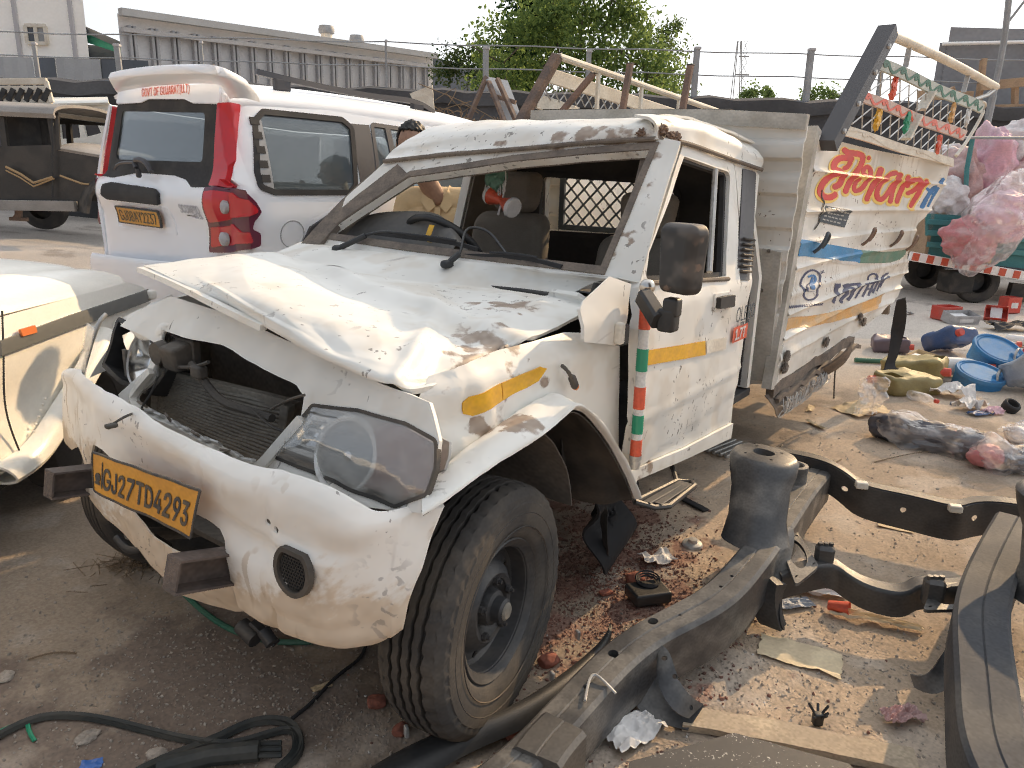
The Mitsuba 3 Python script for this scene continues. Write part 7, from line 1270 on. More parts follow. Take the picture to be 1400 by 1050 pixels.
# lettering on the box side: outlines in (s, h), the fractions along and up the side
DEC = {'red_letters':[[[(.428,.965),(.418,.966),(.413,.965),(.406,.96),(.405,.958),(.407,.952),(.414,.947),(.424,.946),(.433,.949),(.436,.952),(.437,.955),(.435,.961)]],[[(.258,.917),(.256,.912),(.251,.906),(.232,.896),(.231,.891),(.234,.886),(.242,.883),(.251,.882),(.267,.886),(.282,.894),(.292,.904),(.296,.915),(.296,.928),(.302,.935),(.301,.942),(.293,.948),(.285,.949),(.331,.951),(.347,.95),(.351,.949),(.353,.941),(.349,.926),(.342,.913),(.31,.868),(.276,.796),(.276,.789),(.282,.783),(.293,.779),(.305,.778),(.316,.78),(.322,.786),(.355,.859),(.385,.903),(.394,.919),(.399,.939),(.396,.955),(.391,.963),(.382,.969),(.37,.974),(.357,.976),(.332,.978),(.258,.974),(.243,.975),(.225,.98),(.212,.979),(.202,.975),(.197,.969),(.198,.963),(.204,.958),(.211,.955),(.233,.95),(.208,.947),(.181,.941),(.155,.931),(.141,.921),(.13,.908),(.127,.899),(.127,.891),(.134,.879),(.141,.874),(.149,.87),(.128,.86),(.116,.854),(.095,.84),(.079,.826),(.067,.811),(.062,.796),(.063,.788),(.067,.778),(.074,.771),(.081,.765),(.094,.759),(.103,.755),(.117,.751),(.139,.748),(.161,.747),(.181,.747),(.202,.75),(.214,.754),(.228,.76),(.235,.765),(.238,.771),(.235,.778),(.227,.784),(.214,.786),(.202,.786),(.187,.778),(.178,.775),(.16,.772),(.141,.773),(.125,.776),(.118,.779),(.112,.786),(.111,.792),(.115,.803),(.124,.814),(.144,.831),(.172,.846),(.19,.852),(.2,.855),(.211,.86),(.218,.854),(.222,.848),(.223,.842),(.22,.834),(.216,.829),(.209,.825),(.183,.818),(.177,.812),(.178,.806),(.185,.799),(.197,.795),(.21,.795),(.226,.797),(.236,.8),(.249,.805),(.26,.813),(.269,.824),(.273,.834),(.274,.841),(.269,.857),(.259,.869),(.25,.876),(.235,.884),(.223,.887),(.212,.889),(.179,.891),(.178,.897),(.181,.905),(.187,.91),(.195,.914),(.205,.918),(.232,.923),(.259,.924)]],[[(.38,.813),(.384,.83),(.389,.837),(.399,.845),(.399,.85),(.395,.855),(.387,.858),(.378,.859),(.37,.857),(.359,.849),(.35,.838),(.346,.826),(.345,.814),(.347,.804),(.355,.794),(.366,.788),(.376,.785),(.39,.784),(.406,.787),(.42,.791),(.434,.799),(.442,.806),(.451,.818),(.467,.846),(.477,.871),(.478,.888),(.476,.896),(.471,.904),(.462,.913),(.453,.918),(.44,.923),(.424,.924),(.41,.921),(.396,.913),(.386,.902),(.382,.891),(.385,.882),(.392,.874),(.406,.867),(.418,.864),(.427,.864),(.435,.866),(.439,.871),(.439,.876),(.434,.881),(.419,.886),(.417,.888),(.421,.898),(.429,.903),(.436,.9),(.44,.895),(.444,.887),(.444,.882),(.441,.869),(.434,.854),(.419,.828),(.411,.818),(.401,.811),(.385,.806),(.382,.806)]],[[(.498,.877),(.472,.81),(.461,.771),(.46,.76),(.463,.754),(.471,.748),(.481,.745),(.492,.745),(.5,.749),(.502,.755),(.504,.77),(.51,.793),(.537,.869),(.546,.9),(.547,.908),(.546,.915),(.539,.92),(.53,.923),(.519,.922),(.511,.919),(.507,.913)]],[[(.875,.824),(.886,.844),(.89,.862),(.891,.875),(.889,.88),(.885,.885),(.878,.887),(.872,.887),(.867,.884),(.865,.88),(.864,.865),(.849,.881),(.833,.89),(.824,.893),(.816,.892),(.81,.888),(.798,.889),(.783,.887),(.771,.883),(.762,.877),(.763,.884),(.762,.891),(.757,.897),(.749,.9),(.74,.9),(.734,.897),(.73,.892),(.694,.754),(.695,.747),(.7,.741),(.709,.737),(.718,.736),(.726,.738),(.73,.743),(.753,.836),(.758,.832),(.765,.828),(.773,.828),(.78,.831),(.783,.836),(.779,.848),(.782,.855),(.787,.86),(.794,.864),(.806,.865),(.812,.861),(.816,.854),(.816,.847),(.813,.838),(.806,.829),(.796,.821),(.767,.806),(.766,.8),(.768,.794),(.774,.789),(.782,.786),(.79,.787),(.815,.799),(.826,.807),(.838,.819),(.831,.798),(.809,.747),(.804,.732),(.805,.725),(.81,.718),(.819,.713),(.829,.712),(.837,.714),(.841,.72),(.847,.741),(.866,.785),(.872,.804)]],[[(.66,.912),(.652,.915),(.643,.915),(.614,.908),(.595,.9),(.579,.891),(.563,.879),(.549,.866),(.537,.851),(.528,.835),(.522,.819),(.521,.809),(.522,.792),(.528,.776),(.537,.764),(.544,.757),(.557,.749),(.568,.745),(.581,.744),(.593,.746),(.602,.75),(.621,.764),(.642,.786),(.639,.754),(.641,.746),(.648,.74),(.658,.736),(.669,.736),(.677,.74),(.68,.747),(.683,.788),(.689,.829),(.702,.89),(.701,.898),(.695,.904),(.686,.908),(.676,.908),(.668,.905),(.666,.902),(.666,.906)],[(.564,.781),(.558,.798),(.56,.812),(.568,.832),(.582,.852),(.599,.868),(.619,.88),(.633,.885),(.655,.891),(.662,.894),(.659,.882),(.654,.877),(.627,.828),(.6,.792),(.585,.777),(.573,.77)]]],'yellow_outline':[[[(.094,.846),(.073,.831),(.059,.816),(.05,.8),(.049,.783),(.056,.768),(.071,.756),(.084,.749),(.096,.745),(.121,.738),(.149,.735),(.183,.735),(.207,.738),(.228,.745),(.244,.755),(.249,.763),(.249,.766),(.243,.779),(.233,.786),(.251,.792),(.267,.801),(.263,.793),(.262,.784),(.27,.774),(.285,.767),(.304,.765),(.31,.765),(.326,.77),(.333,.777),(.339,.789),(.348,.781),(.365,.774),(.38,.771),(.397,.771),(.417,.775),(.432,.781),(.444,.789),(.456,.801),(.449,.773),(.447,.754),(.449,.747),(.46,.737),(.476,.732),(.483,.731),(.499,.732),(.51,.739),(.514,.747),(.516,.766),(.525,.754),(.534,.746),(.55,.736),(.564,.731),(.582,.729),(.598,.731),(.611,.737),(.626,.747),(.631,.735),(.638,.729),(.654,.722),(.671,.721),(.676,.722),(.684,.726),(.689,.731),(.694,.727),(.702,.723),(.718,.72),(.724,.72),(.736,.725),(.741,.732),(.755,.788),(.759,.782),(.765,.777),(.779,.771),(.785,.77),(.796,.771),(.811,.777),(.794,.736),(.792,.728),(.792,.719),(.8,.707),(.805,.703),(.814,.699),(.83,.695),(.843,.698),(.847,.701),(.852,.709),(.858,.729),(.88,.782),(.886,.812),(.894,.826),(.899,.838),(.902,.859),(.9,.873),(.894,.883),(.889,.888),(.88,.892),(.867,.892),(.862,.889),(.856,.882),(.836,.895),(.822,.898),(.813,.897),(.807,.894),(.788,.894),(.77,.889),(.768,.894),(.76,.901),(.748,.905),(.736,.905),(.727,.9),(.718,.887),(.698,.808),(.713,.883),(.712,.89),(.707,.9),(.698,.908),(.686,.913),(.676,.913),(.669,.911),(.663,.916),(.651,.92),(.64,.92),(.631,.918),(.61,.912),(.591,.904),(.574,.894),(.554,.879),(.558,.902),(.556,.909),(.551,.917),(.542,.924),(.529,.928),(.518,.927),(.507,.922),(.499,.916),(.494,.908),(.488,.885),(.485,.894),(.477,.906),(.468,.915),(.458,.922),(.448,.926),(.436,.928),(.422,.928),(.409,.926),(.41,.934),(.423,.933),(.432,.934),(.439,.937),(.446,.944),(.448,.949),(.447,.954),(.441,.964),(.432,.969),(.425,.97),(.416,.97),(.405,.966),(.4,.962),(.393,.969),(.386,.973),(.373,.978),(.358,.981),(.332,.982),(.258,.978),(.245,.979),(.228,.984),(.212,.983),(.198,.978),(.189,.972),(.184,.966),(.184,.957),(.192,.948),(.169,.942),(.15,.934),(.133,.923),(.122,.913),(.114,.9),(.113,.887),(.118,.875),(.128,.866),(.11,.857)],[(.794,.828),(.79,.841),(.795,.846),(.803,.849),(.805,.845),(.804,.84),(.799,.833)],[(.373,.863),(.377,.867),(.382,.863)],[(.406,.852),(.42,.85),(.402,.82),(.398,.816),(.392,.812),(.396,.824),(.408,.834),(.41,.838),(.41,.844)],[(.284,.84),(.278,.855),(.265,.871),(.286,.881),(.296,.888),(.302,.895),(.307,.907),(.308,.92),(.313,.926),(.314,.93),(.311,.938),(.339,.938),(.337,.926),(.332,.916),(.301,.872)],[(.19,.894),(.198,.902),(.21,.906),(.224,.909),(.244,.911),(.242,.907),(.233,.903),(.219,.892)],[(.182,.782),(.17,.778),(.153,.776),(.132,.778),(.126,.78),(.122,.782),(.123,.79),(.129,.8),(.146,.816),(.161,.827),(.178,.835),(.195,.841),(.206,.844),(.208,.834),(.205,.828),(.179,.822),(.17,.816),(.163,.807),(.166,.797),(.173,.791),(.187,.785)],[(.574,.777),(.57,.79),(.571,.803),(.575,.816),(.586,.834),(.596,.845),(.614,.859),(.626,.866),(.641,.872),(.619,.831),(.602,.807),(.578,.78)]]],'blue_letters':[[[(.956,.866),(.961,.863),(.966,.862),(.972,.863),(.974,.866),(.984,.89),(.984,.894),(.981,.899),(.976,.902),(.97,.904),(.966,.902),(.962,.899),(.953,.876),(.953,.871)]],[[(.952,.796),(.939,.731),(.94,.727),(.943,.723),(.947,.721),(.952,.72),(.956,.721),(.958,.724),(.978,.836),(.977,.84),(.974,.844),(.97,.846),(.966,.847),(.961,.845),(.959,.849),(.953,.854),(.946,.856),(.94,.854),(.936,.851),(.926,.83),(.91,.838),(.904,.838),(.9,.835),(.899,.831),(.901,.826),(.905,.822),(.919,.814),(.905,.776),(.898,.742),(.895,.725),(.896,.719),(.901,.714),(.908,.71),(.915,.709),(.921,.712),(.924,.716),(.931,.757),(.941,.792),(.944,.798)],[(.954,.812),(.951,.815),(.958,.831)]]],'navy_letters':[[[(.472,.322),(.452,.326),(.416,.327),(.429,.31),(.445,.309),(.414,.287),(.402,.274),(.425,.263),(.433,.271),(.447,.282),(.477,.27),(.442,.252),(.435,.244),(.436,.238),(.441,.231),(.449,.225),(.466,.216),(.471,.229),(.462,.234),(.463,.235),(.472,.24),(.504,.255),(.508,.26),(.508,.265),(.502,.272),(.493,.278),(.464,.29),(.477,.292),(.488,.291),(.499,.287),(.511,.277),(.519,.266),(.522,.259),(.52,.247),(.515,.242),(.506,.239),(.493,.237),(.509,.222),(.514,.222),(.525,.214),(.544,.225),(.56,.243),(.568,.266),(.568,.293),(.582,.291),(.574,.307),(.476,.322),(.477,.321)],[(.543,.297),(.54,.267),(.531,.278),(.517,.29),(.503,.299),(.489,.304),(.49,.306)]],[[(.396,.318),(.388,.34),(.332,.351),(.339,.332),(.338,.324),(.34,.315),(.363,.282),(.367,.273),(.367,.263),(.361,.252),(.394,.234),(.402,.248),(.402,.264),(.395,.279),(.376,.305),(.372,.314),(.376,.322)]],[[(.679,.273),(.714,.271),(.688,.207),(.707,.198),(.717,.219),(.718,.218),(.735,.222),(.729,.211),(.747,.202),(.775,.267),(.766,.271),(.787,.272),(.767,.215),(.785,.206),(.809,.27),(.803,.273),(.815,.274),(.802,.231),(.819,.223),(.836,.272),(.827,.276),(.849,.28),(.83,.296),(.773,.288),(.782,.298),(.793,.306),(.806,.309),(.82,.311),(.808,.324),(.786,.321),(.769,.313),(.754,.298),(.749,.288),(.751,.287),(.676,.288),(.608,.294),(.617,.28),(.62,.279),(.573,.22),(.59,.211),(.643,.275),(.638,.277),(.668,.274),(.658,.247),(.653,.246),(.656,.243),(.636,.214),(.654,.204),(.676,.238),(.701,.241),(.692,.251),(.683,.25),(.689,.268)],[(.731,.27),(.753,.27),(.743,.237),(.723,.231),(.735,.269)]],[[(.657,.33),(.669,.332),(.68,.332),(.691,.329),(.704,.323),(.71,.319),(.713,.313),(.707,.3),(.725,.29),(.731,.301),(.731,.308),(.724,.32),(.718,.326),(.705,.334),(.681,.342),(.659,.344),(.642,.34),(.633,.332),(.632,.324),(.638,.307),(.656,.304),(.649,.319),(.65,.324)]]],'emblem_ring':[[[(.069,.395),(.065,.393),(.074,.388),(.08,.38),(.087,.356),(.092,.346),(.096,.34),(.107,.33),(.124,.32),(.142,.312),(.163,.308),(.185,.307),(.202,.311),(.208,.314),(.214,.323),(.208,.348),(.209,.355),(.226,.38),(.229,.391),(.227,.403),(.224,.409),(.213,.422),(.195,.434),(.175,.442),(.163,.446),(.142,.45),(.13,.45),(.108,.448),(.099,.445),(.084,.438),(.069,.423),(.063,.413),(.061,.402),(.062,.397)],[(.076,.395),(.077,.408),(.086,.422),(.103,.434),(.118,.44),(.136,.442),(.145,.441),(.163,.438),(.172,.435),(.189,.428),(.202,.42),(.21,.41),(.214,.396),(.212,.386),(.194,.361),(.193,.352),(.198,.329),(.194,.322),(.19,.319),(.175,.316),(.158,.317),(.142,.32),(.128,.326),(.117,.333),(.108,.341),(.103,.349),(.097,.37),(.092,.382),(.084,.39)]]],'emblem_r':[[[(.15,.416),(.159,.415),(.17,.412),(.176,.407),(.18,.4),(.177,.392),(.167,.389),(.174,.407),(.152,.415),(.134,.368),(.156,.36),(.158,.365),(.16,.358),(.177,.355),(.169,.38),(.179,.379),(.189,.382),(.196,.39),(.196,.397),(.193,.404),(.186,.412),(.178,.417),(.168,.422),(.156,.424),(.144,.426),(.117,.424),(.126,.415)]]],'emblem_leg':[[[(.137,.393),(.119,.387),(.111,.381),(.109,.374),(.111,.362),(.12,.361),(.118,.371),(.122,.379),(.13,.384),(.144,.388)]]],'small_line':[[[(.154,.293),(.147,.297),(.14,.288),(.146,.285)]],[[(.132,.3),(.127,.293),(.126,.295),(.12,.296),(.123,.3),(.117,.303),(.113,.298),(.105,.299),(.108,.303),(.102,.306),(.098,.301),(.09,.302),(.093,.306),(.087,.309),(.083,.304),(.075,.305),(.078,.309),(.072,.312),(.068,.307),(.06,.308),(.063,.312),(.057,.315),(.053,.31),(.046,.311),(.048,.315),(.043,.318),(.039,.312),(.031,.314),(.034,.318),(.028,.321),(.024,.315),(.017,.317),(.02,.321),(.014,.324),(.01,.318),(.003,.32),(.005,.324),(.0,.326),(.0,.319),(.0,.317),(.0,.323),(.0,.323),(.0,.31),(.0,.31),(.0,.315),(.0,.317),(.0,.314),(.0,.314),(.001,.318),(.009,.316),(.007,.314),(.013,.311),(.015,.315),(.023,.313),(.022,.311),(.027,.308),(.03,.312),(.037,.31),(.036,.309),(.042,.306),(.044,.309),(.052,.308),(.05,.306),(.056,.303),(.059,.306),(.066,.305),(.065,.303),(.071,.3),(.074,.303),(.081,.302),(.08,.3),(.086,.297),(.088,.3),(.096,.299),(.095,.297),(.101,.294),(.103,.297),(.111,.296),(.11,.294),(.116,.291),(.118,.294),(.126,.292),(.125,.291),(.131,.288),(.138,.297)]],[[(.227,.422),(.222,.417),(.228,.414),(.232,.42),(.248,.415),(.249,.418),(.234,.423),(.24,.43),(.235,.432),(.229,.425),(.219,.428),(.218,.425)]],[[(.184,.341),(.184,.343),(.105,.365),(.105,.363)]],[[(.274,.271),(.267,.263),(.258,.265),(.264,.27),(.258,.274),(.25,.266),(.242,.268),(.248,.274),(.242,.277),(.234,.27),(.227,.272),(.232,.277),(.226,.281),(.219,.274),(.211,.275),(.216,.28),(.21,.284),(.203,.277),(.196,.279),(.2,.284),(.194,.287),(.188,.28),(.18,.282),(.185,.287),(.178,.29),(.172,.284),(.165,.286),(.169,.29),(.163,.294),(.157,.287),(.153,.288),(.154,.285),(.161,.282),(.163,.284),(.171,.282),(.177,.279),(.178,.28),(.193,.276),(.194,.277),(.279,.257),(.278,.26),(.274,.261),(.281,.267)]]],'blue_band':[[[(.0,.592),(.034,.586),(.275,.542),(.506,.494),(.534,.421),(.375,.453),(.212,.488),(.056,.518),(.0,.525)]]],'green_band':[[[(.506,.494),(.662,.466),(.796,.455),(.888,.461),(.902,.421),(.874,.396),(.795,.385),(.633,.406),(.534,.421)]]],'yellow_band':[[[(.0,.267),(.054,.264),(.188,.231),(.348,.202),(.473,.189),(.623,.18),(.786,.177),(.836,.186),(.83,.124),(.783,.105),(.641,.11),(.54,.12),(.362,.149),(.184,.185),(.052,.215),(.0,.214)]]],'white_patch':[[[(.268,.478),(.501,.432),(.509,.412),(.274,.462)]]],'notice_plate':[[[(.156,.725),(.377,.697),(.342,.62),(.126,.657)]]],'notice_lines':[[[(.191,.708),(.192,.714),(.17,.716),(.169,.711)]],[[(.224,.704),(.225,.709),(.203,.712),(.202,.706)]],[[(.184,.692),(.185,.698),(.163,.7),(.162,.695)]],[[(.218,.693),(.196,.696),(.195,.69),(.217,.687)]],[[(.25,.689),(.228,.692),(.228,.686),(.25,.683)]],[[(.177,.676),(.178,.682),(.156,.685),(.155,.679)]],[[(.21,.677),(.188,.68),(.188,.675),(.21,.671)]],[[(.243,.672),(.221,.676),(.221,.67),(.242,.666)]],[[(.17,.66),(.17,.666),(.149,.669),(.148,.664)]],[[(.203,.661),(.181,.664),(.181,.659),(.202,.655)]],[[(.236,.656),(.214,.659),(.213,.654),(.235,.65)]],[[(.257,.699),(.258,.705),(.236,.708),(.235,.702)]],[[(.291,.695),(.291,.701),(.269,.704),(.268,.698)]],[[(.324,.69),(.324,.696),(.302,.699),(.302,.693)]],[[(.357,.691),(.335,.694),(.335,.688),(.357,.685)]],[[(.283,.684),(.261,.687),(.261,.681),(.283,.678)]],[[(.316,.673),(.316,.679),(.294,.682),(.294,.676)]],[[(.276,.667),(.254,.671),(.253,.665),(.275,.661)]],[[(.309,.662),(.287,.666),(.286,.66),(.308,.656)]],[[(.341,.651),(.342,.657),(.32,.66),(.319,.654)]],[[(.268,.651),(.246,.654),(.246,.648),(.268,.645)]],[[(.301,.645),(.279,.649),(.279,.643),(.3,.639)]]]}

# ------------------------------------------------------------------ the wrecked pickup: cargo box
XF[0] = truck_xf
def box_side(uv):
    s, h = uv[:, 0], uv[:, 1]
    yr = np.interp(h, [0, .25, .5, 1], [1.0, 1.0, 1.09, 1.18]); sp = np.clip(s, 0, 2)
    return np.stack([(-2.2 - .22 * h) * (1 - s) - 4.6 * s, .87 + (yr - .87) * sp ** 2.2, (.55 + 1.22 * h) * (1 - s) + (.62 + 1.085 * h) * s], -1)
RIBS = [.105, .19, .285, .37, .47, .575, .70, .86]
def box_ribbed(uv):
    p = box_side(uv); s, h = uv[:, 0], uv[:, 1]; o = 0 * s
    for k, r in enumerate(RIBS): o = o + .014 * np.exp(-((h - r) / .009) ** 2) * np.where(h > r, 1, 1)
    o = o - .010 * ((h > .19) & (h < .285)) - .008 * ((h > .37) & (h < .47)) - .010 * ((h > .575) & (h < .70)) - .006 * ((h > .70) & (h < .86))
    p = p.copy(); p[:, 1] += o + (nz(p, 2.6, 91) * .05 + nz(p, 8, 92) * .012) * np.clip(s * 3, 0, 1) * np.clip((1.02 - h) * 8, 0, 1)
    return p
def deco(m, nm, parent, off, label=None, t=.0015):
    g = [sg.Polygon(r[0], r[1:]).buffer(0) for r in DEC[m]]
    return g
BOX = put(TRUCK, 'cargo_box', cat(cbox(2.3, 1.5, .05, .004, (-3.4, .05, .62)), bar((-1.9, .40, .50), (-4.6, .48, .55), .07, .14), bar((-1.9, -.40, .50), (-4.6, -.40, .55), .07, .14), *[bar((x, -.74, .575), (x, .84, .575), .05, .06) for x in (-2.4, -2.9, -3.4, -3.9, -4.4)]), 'dusty_black')
sp_ = sg.Polygon([(0, 0), (.3, 0), (.5, -.005), (.7, .02), (.85, .05), (.97, .13), (1.01, .3), (.93, .42), (.90, .50), (.93, .62), (.97, .66), (1.0, .8), (1.0, 1.0), (.5, 1.0), (0, 1.0)])
SP = put(BOX, 'side_panel', panel(sp_, box_ribbed, .006, .0125), 'box_paint', 35, label='bent ribbed white side panel with painted lettering')
def decal(nm, key, m, off):
    gs = [sg.Polygon(r[0], r[1:]).buffer(0) for r in DEC[key]]
    return put(SP, nm, panel(shapely.union_all(gs), box_ribbed, .0015, .0125, off=off), m, False)
decal('yellow_outline', 'yellow_outline', 'yellow_letter', .0025); decal('red_lettering', 'red_letters', 'red_letter', .0045)
decal('blue_lettering', 'blue_letters', 'blue_letter', .003); decal('navy_lettering', 'navy_letters', 'navy_letter', .003)
decal('emblem_ring', 'emblem_ring', 'navy_letter', .003); decal('emblem_letter', 'emblem_r', 'blue_letter', .003); decal('emblem_leg', 'emblem_leg', 'navy_letter', .0045)
decal('small_lettering', 'small_line', 'navy_letter', .003); decal('blue_band', 'blue_band', 'band_blue', .003); decal('green_band', 'green_band', 'band_green', .0035)
decal('yellow_band', 'yellow_band', 'band_yellow', .003); decal('white_patch', 'white_patch', 'reflector_white', .005)
NPL = decal('notice_plate', 'notice_plate', 'stencil_dark', .004); decal('notice_lettering', 'notice_lines', 'lamp_housing', .006)
put(SP, 'crack', panel(shapely.union_all([strokes([[(.10, .79), (.11, .755), (.135, .735), (.12, .70), (.13, .66), (.10, .625)]], .007)]), box_ribbed, .001, .02, off=.0065), 'dirt_black_mesh', False)
for k, (s, h) in enumerate(((.10, .57), (.50, .565), (.74, .535), (.86, .50))):
    q = box_ribbed(A3([[s, h]]))[0]; d = A3((-.035, .0, 0))
    put(SP, 'rope_hook', tube([q + [0, 0, -.05], q + [0, .03, -.02], q + [-.01, .05, .03], q + d + [0, .05, .05], q + 2 * d + [0, .05, .03], q + 2 * d + [0, .02, -.03]], .009, 8, 5), 'bare_rusty_steel' if k else 'stencil_dark')
put(BOX, 'lower_rail', [sweep([(-.02, -.035), (.02, -.035), (.02, .03), (-.02, .03)], box_side(np.stack([np.linspace(0, .62, 14), -.03 + .012 * np.sin(np.arange(14) * 1.3)], -1)) - [0, .02, 0]), sweep([(-.012, -.012), (.012, -.012), (.012, .012), (-.012, .012)], box_side(np.stack([np.linspace(.02, .66, 18), -.075 + .014 * np.sin(np.arange(18) * 2.1)], -1)) + [0, .01, 0])], 'grimy_seal')
put(BOX, 'side_skirt', [gridsurf([[(-2.15, .84, .50), (-2.6, .86, .50), (-3.2, .86, .50)], [(-2.25, .90, .37), (-2.7, .92, .41), (-3.15, .91, .46)]], 12, 24, .004, lambda u, v, p: nz(p, 9, 8) * .06)], 'grimy_seal')
fr = np.random.default_rng(5)
put(BOX, 'torn_netting', cat(*[tube([(x, .90 + .03 * fr.random(), .44 + .03 * fr.random()), (x + .03 * fr.normal(), .92, .39 + .03 * fr.random()), (x + .05 * fr.normal(), .91, .37 + .04 * fr.random()), (x + .06 * fr.normal(), .90, .40 + .04 * fr.random())], .0022, 5, 4) for x in np.linspace(-2.25, -3.1, 70)]), 'lamp_housing', kind='stuff')
put(BOX, 'edge_bracket', [blob(.027, 20 + k, 3, .7, 4, (1.6, .4, 1)).apply_translation(box_side(A3([[s, h]]))[0] + [0, .015, 0]) for k, (s, h) in enumerate(((.03, .06), (.03, .11), (.34, .06), (.62, .10), (.66, .06)))], 'grimy_seal')
put(BOX, 'corner_channel', [panel(YZ([(-2.2, 0.62, 1.775), (-2.2, 0.663, 1.774), (-2.2, 0.71, 1.364), (-2.2, 0.803, 0.554), (-2.2, 0.758, 0.554)]) and sg.Polygon([q[1:] for q in ((-2.17, 0.736, 1.226), (-2.17, 0.83, 1.215), (-2.17, 0.842, 0.567), (-2.17, 0.722, 0.561))]), lambda uv: np.stack([-2.17 + 0 * uv[:, 0], uv[:, 0], uv[:, 1]], -1), .05, .04),
    sweep([(-.04, -.025), (.04, -.025), (.04, .025), (-.04, .025)], smoothpath(A3([(-2.18, .845, .53), (-2.26, .845, 1.0), (-2.32, .845, 1.4), (-2.42, .845, 1.80)]), 5), (0, 1, 0))], 'board_grey')
for (x, y) in ((1051, 343), (1041, 397)): pass
for q in ((-2.168, 0.77, 1.218), (-2.168, 0.757, 1.023)): put(BOX, 'painted_bolt_hole', facing(lathe([(0, .002), (.009, .002), (.009, 0)], 12), A3(q), (1, 0, 0)), 'dusty_shaded_undercoat')  # flat discs, dark colour standing for the shade inside open holes
hb = sg.Polygon([q[1:] for q in ((-2.2, 0.715, 0.526), (-2.2, 0.834, 0.552), (-2.2, 0.861, 1.372), (-2.2, 0.869, 1.798), (-2.2, 0.112, 1.841), (-2.2, -0.648, 1.843))] + [(-.70, .56)])
gh = sg.Polygon([(-.45, 1.26), (.46, 1.26), (.46, 1.72), (-.45, 1.72)])
HB = put(BOX, 'headboard', panel(hb.difference(gh), lambda uv: np.stack([-2.2 + .010 * np.sign(np.sin(uv[:, 1] * 2 * np.pi / .165)) * np.minimum(1, np.abs(np.sin(uv[:, 1] * 2 * np.pi / .165)) * 5) + nz(np.stack([uv[:, 0], uv[:, 1], 0 * uv[:, 0]], -1), 4, 4) * .012, uv[:, 0], uv[:, 1]], -1), .012, .018), 'box_paint')
dm = []
for k in np.arange(-1.2, 1.6, .085):
    for sg_ in (1, -1):
        l = sg.LineString([(k, 1.26), (k + sg_ * .48, 1.74)]).intersection(gh)
        if not l.is_empty and l.length > .01: dm.append(tube(np.array([(-2.19 + .006 * sg_, q[0], q[1]) for q in l.coords]), .006, 6))
put(HB, 'diamond_grille', dm, 'stencil_dark')
put(HB, 'grille_frame', cat(*[bar((-2.19, a, b), (-2.19, c, d), .03, .03) for a, b, c, d in ((-.46, 1.26, .47, 1.26), (-.46, 1.72, .47, 1.72), (-.45, 1.26, -.45, 1.72), (.46, 1.26, .46, 1.72))]), 'stencil_dark')
put(HB, 'top_board', sweep([(-.02, -.035), (.02, -.035), (.02, .035), (-.02, .035)], A3([(-2.2, -0.685, 1.868), (-2.2, -0.104, 1.86), (-2.2, 0.428, 1.845), (-2.2, 0.87, 1.814)])), 'board_grey')
put(HB, 'dark_ledge', bar((-2.45, -0.769, 1.921), (-2.45, 0.404, 1.893), .05, .02), 'dusty_black')
for a, b in (((-2.22, -0.499, 1.893), (-2.25, -0.319, 2.091)), ((-2.2, -0.104, 1.871), (-2.22, -0.082, 2.123)), ((-2.2, 0.24, 1.86), (-2.22, 0.257, 2.097))):
    stk = put(HB, 'stake', bar(a, b, .030, .030, .003, (1, 0, 0)), 'brown_stake_paint', 20)
    b = A3(b); put(stk, 'cap', cbox(.032, .032, .006, .001, b, ry=0), 'dusty_black')
# far side wall and its bent stake frame
put(BOX, 'far_side', panel(sg.Polygon([(-2.2, .58), (-4.5, .58), (-4.5, 1.78), (-2.25, 1.86)]), lambda uv: np.stack([uv[:, 0], -.74 + 0 * uv[:, 0], uv[:, 1]], -1), .012, .08, flip=True), 'box_paint')
FS = put(BOX, 'far_stake_frame', bar((-2.28, -0.83, 1.847), (-2.45, -0.694, 2.229), .05, .06, .004, (0, 1, 0)), 'bare_rusty_steel')
e1, e2 = A3((-2.46, -0.69, 2.226)), A3((-4.5, -0.502, 2.073))
put(FS, 'pipe', tube([e1, e2], .020, 10), 'board_cream')
put(FS, 'board', bar((-2.42, -0.732, 2.119), (-4.3, -0.758, 2.031), .02, .085), 'board_cream')
put(FS, 'board', bar((-2.36, -0.774, 1.972), (-2.9, -0.812, 1.939), .02, .085), 'board_cream')
for t in (.2, .45, .7):
    a = e1 * (1 - t) + e2 * t; put(FS, 'upright', bar(a, a - [0, 0, .32], .02, .03, .003, (1, 0, 0)), 'board_cream')
zz = lambda a, b, n, amp, d: np.array([A3(a) * (1 - k / n) + A3(b) * k / n + A3(d) * (amp if k % 2 else -amp) for k in range(n + 1)])
put(FS, 'wire_zigzag', cat(*[tube(zz((-2.4, -0.767, 2.037), (-4.2, -0.868, 2.026), 16, .045, (0, 0, s)), .005, 5) for s in (1, -1)]), 'lamp_housing')
# near stake frame, leaning back
P_ = {k: A3(v) for k, v in dict(a=(-2.454, 0.874, 1.722), b=(-2.993, 0.963, 2.316), c=(-3.079, 0.975, 2.314), d=(-5.333, 1.296, 2.262)).items()}
fn_ = unit(np.cross(A3((-4.6, 1.18, 1.70)) - A3((-2.42, .87, 1.77)), A3((-3.0, .964, 2.324)) - A3((-2.42, .87, 1.77))))
if fn_[1] < 0: fn_ = -fn_
NF = put(BOX, 'near_stake_frame', sweep([(-.035, -.045), (.035, -.045), (.035, .045), (-.035, .045)], np.array([P_['a'] + fn_ * .03, P_['b'] + fn_ * .03]), fn_), 'suv_trim_grey', 20, label='leaning dark stake post')
put(NF, 'bolt', cat(*[facing(lathe([(0, .012), (.012, .010), (.014, 0)], 10), P_['a'] * (1 - t) + P_['b'] * t + fn_ * .075, fn_) for t in (.12, .35, .62, .85)]), 'lamp_housing')
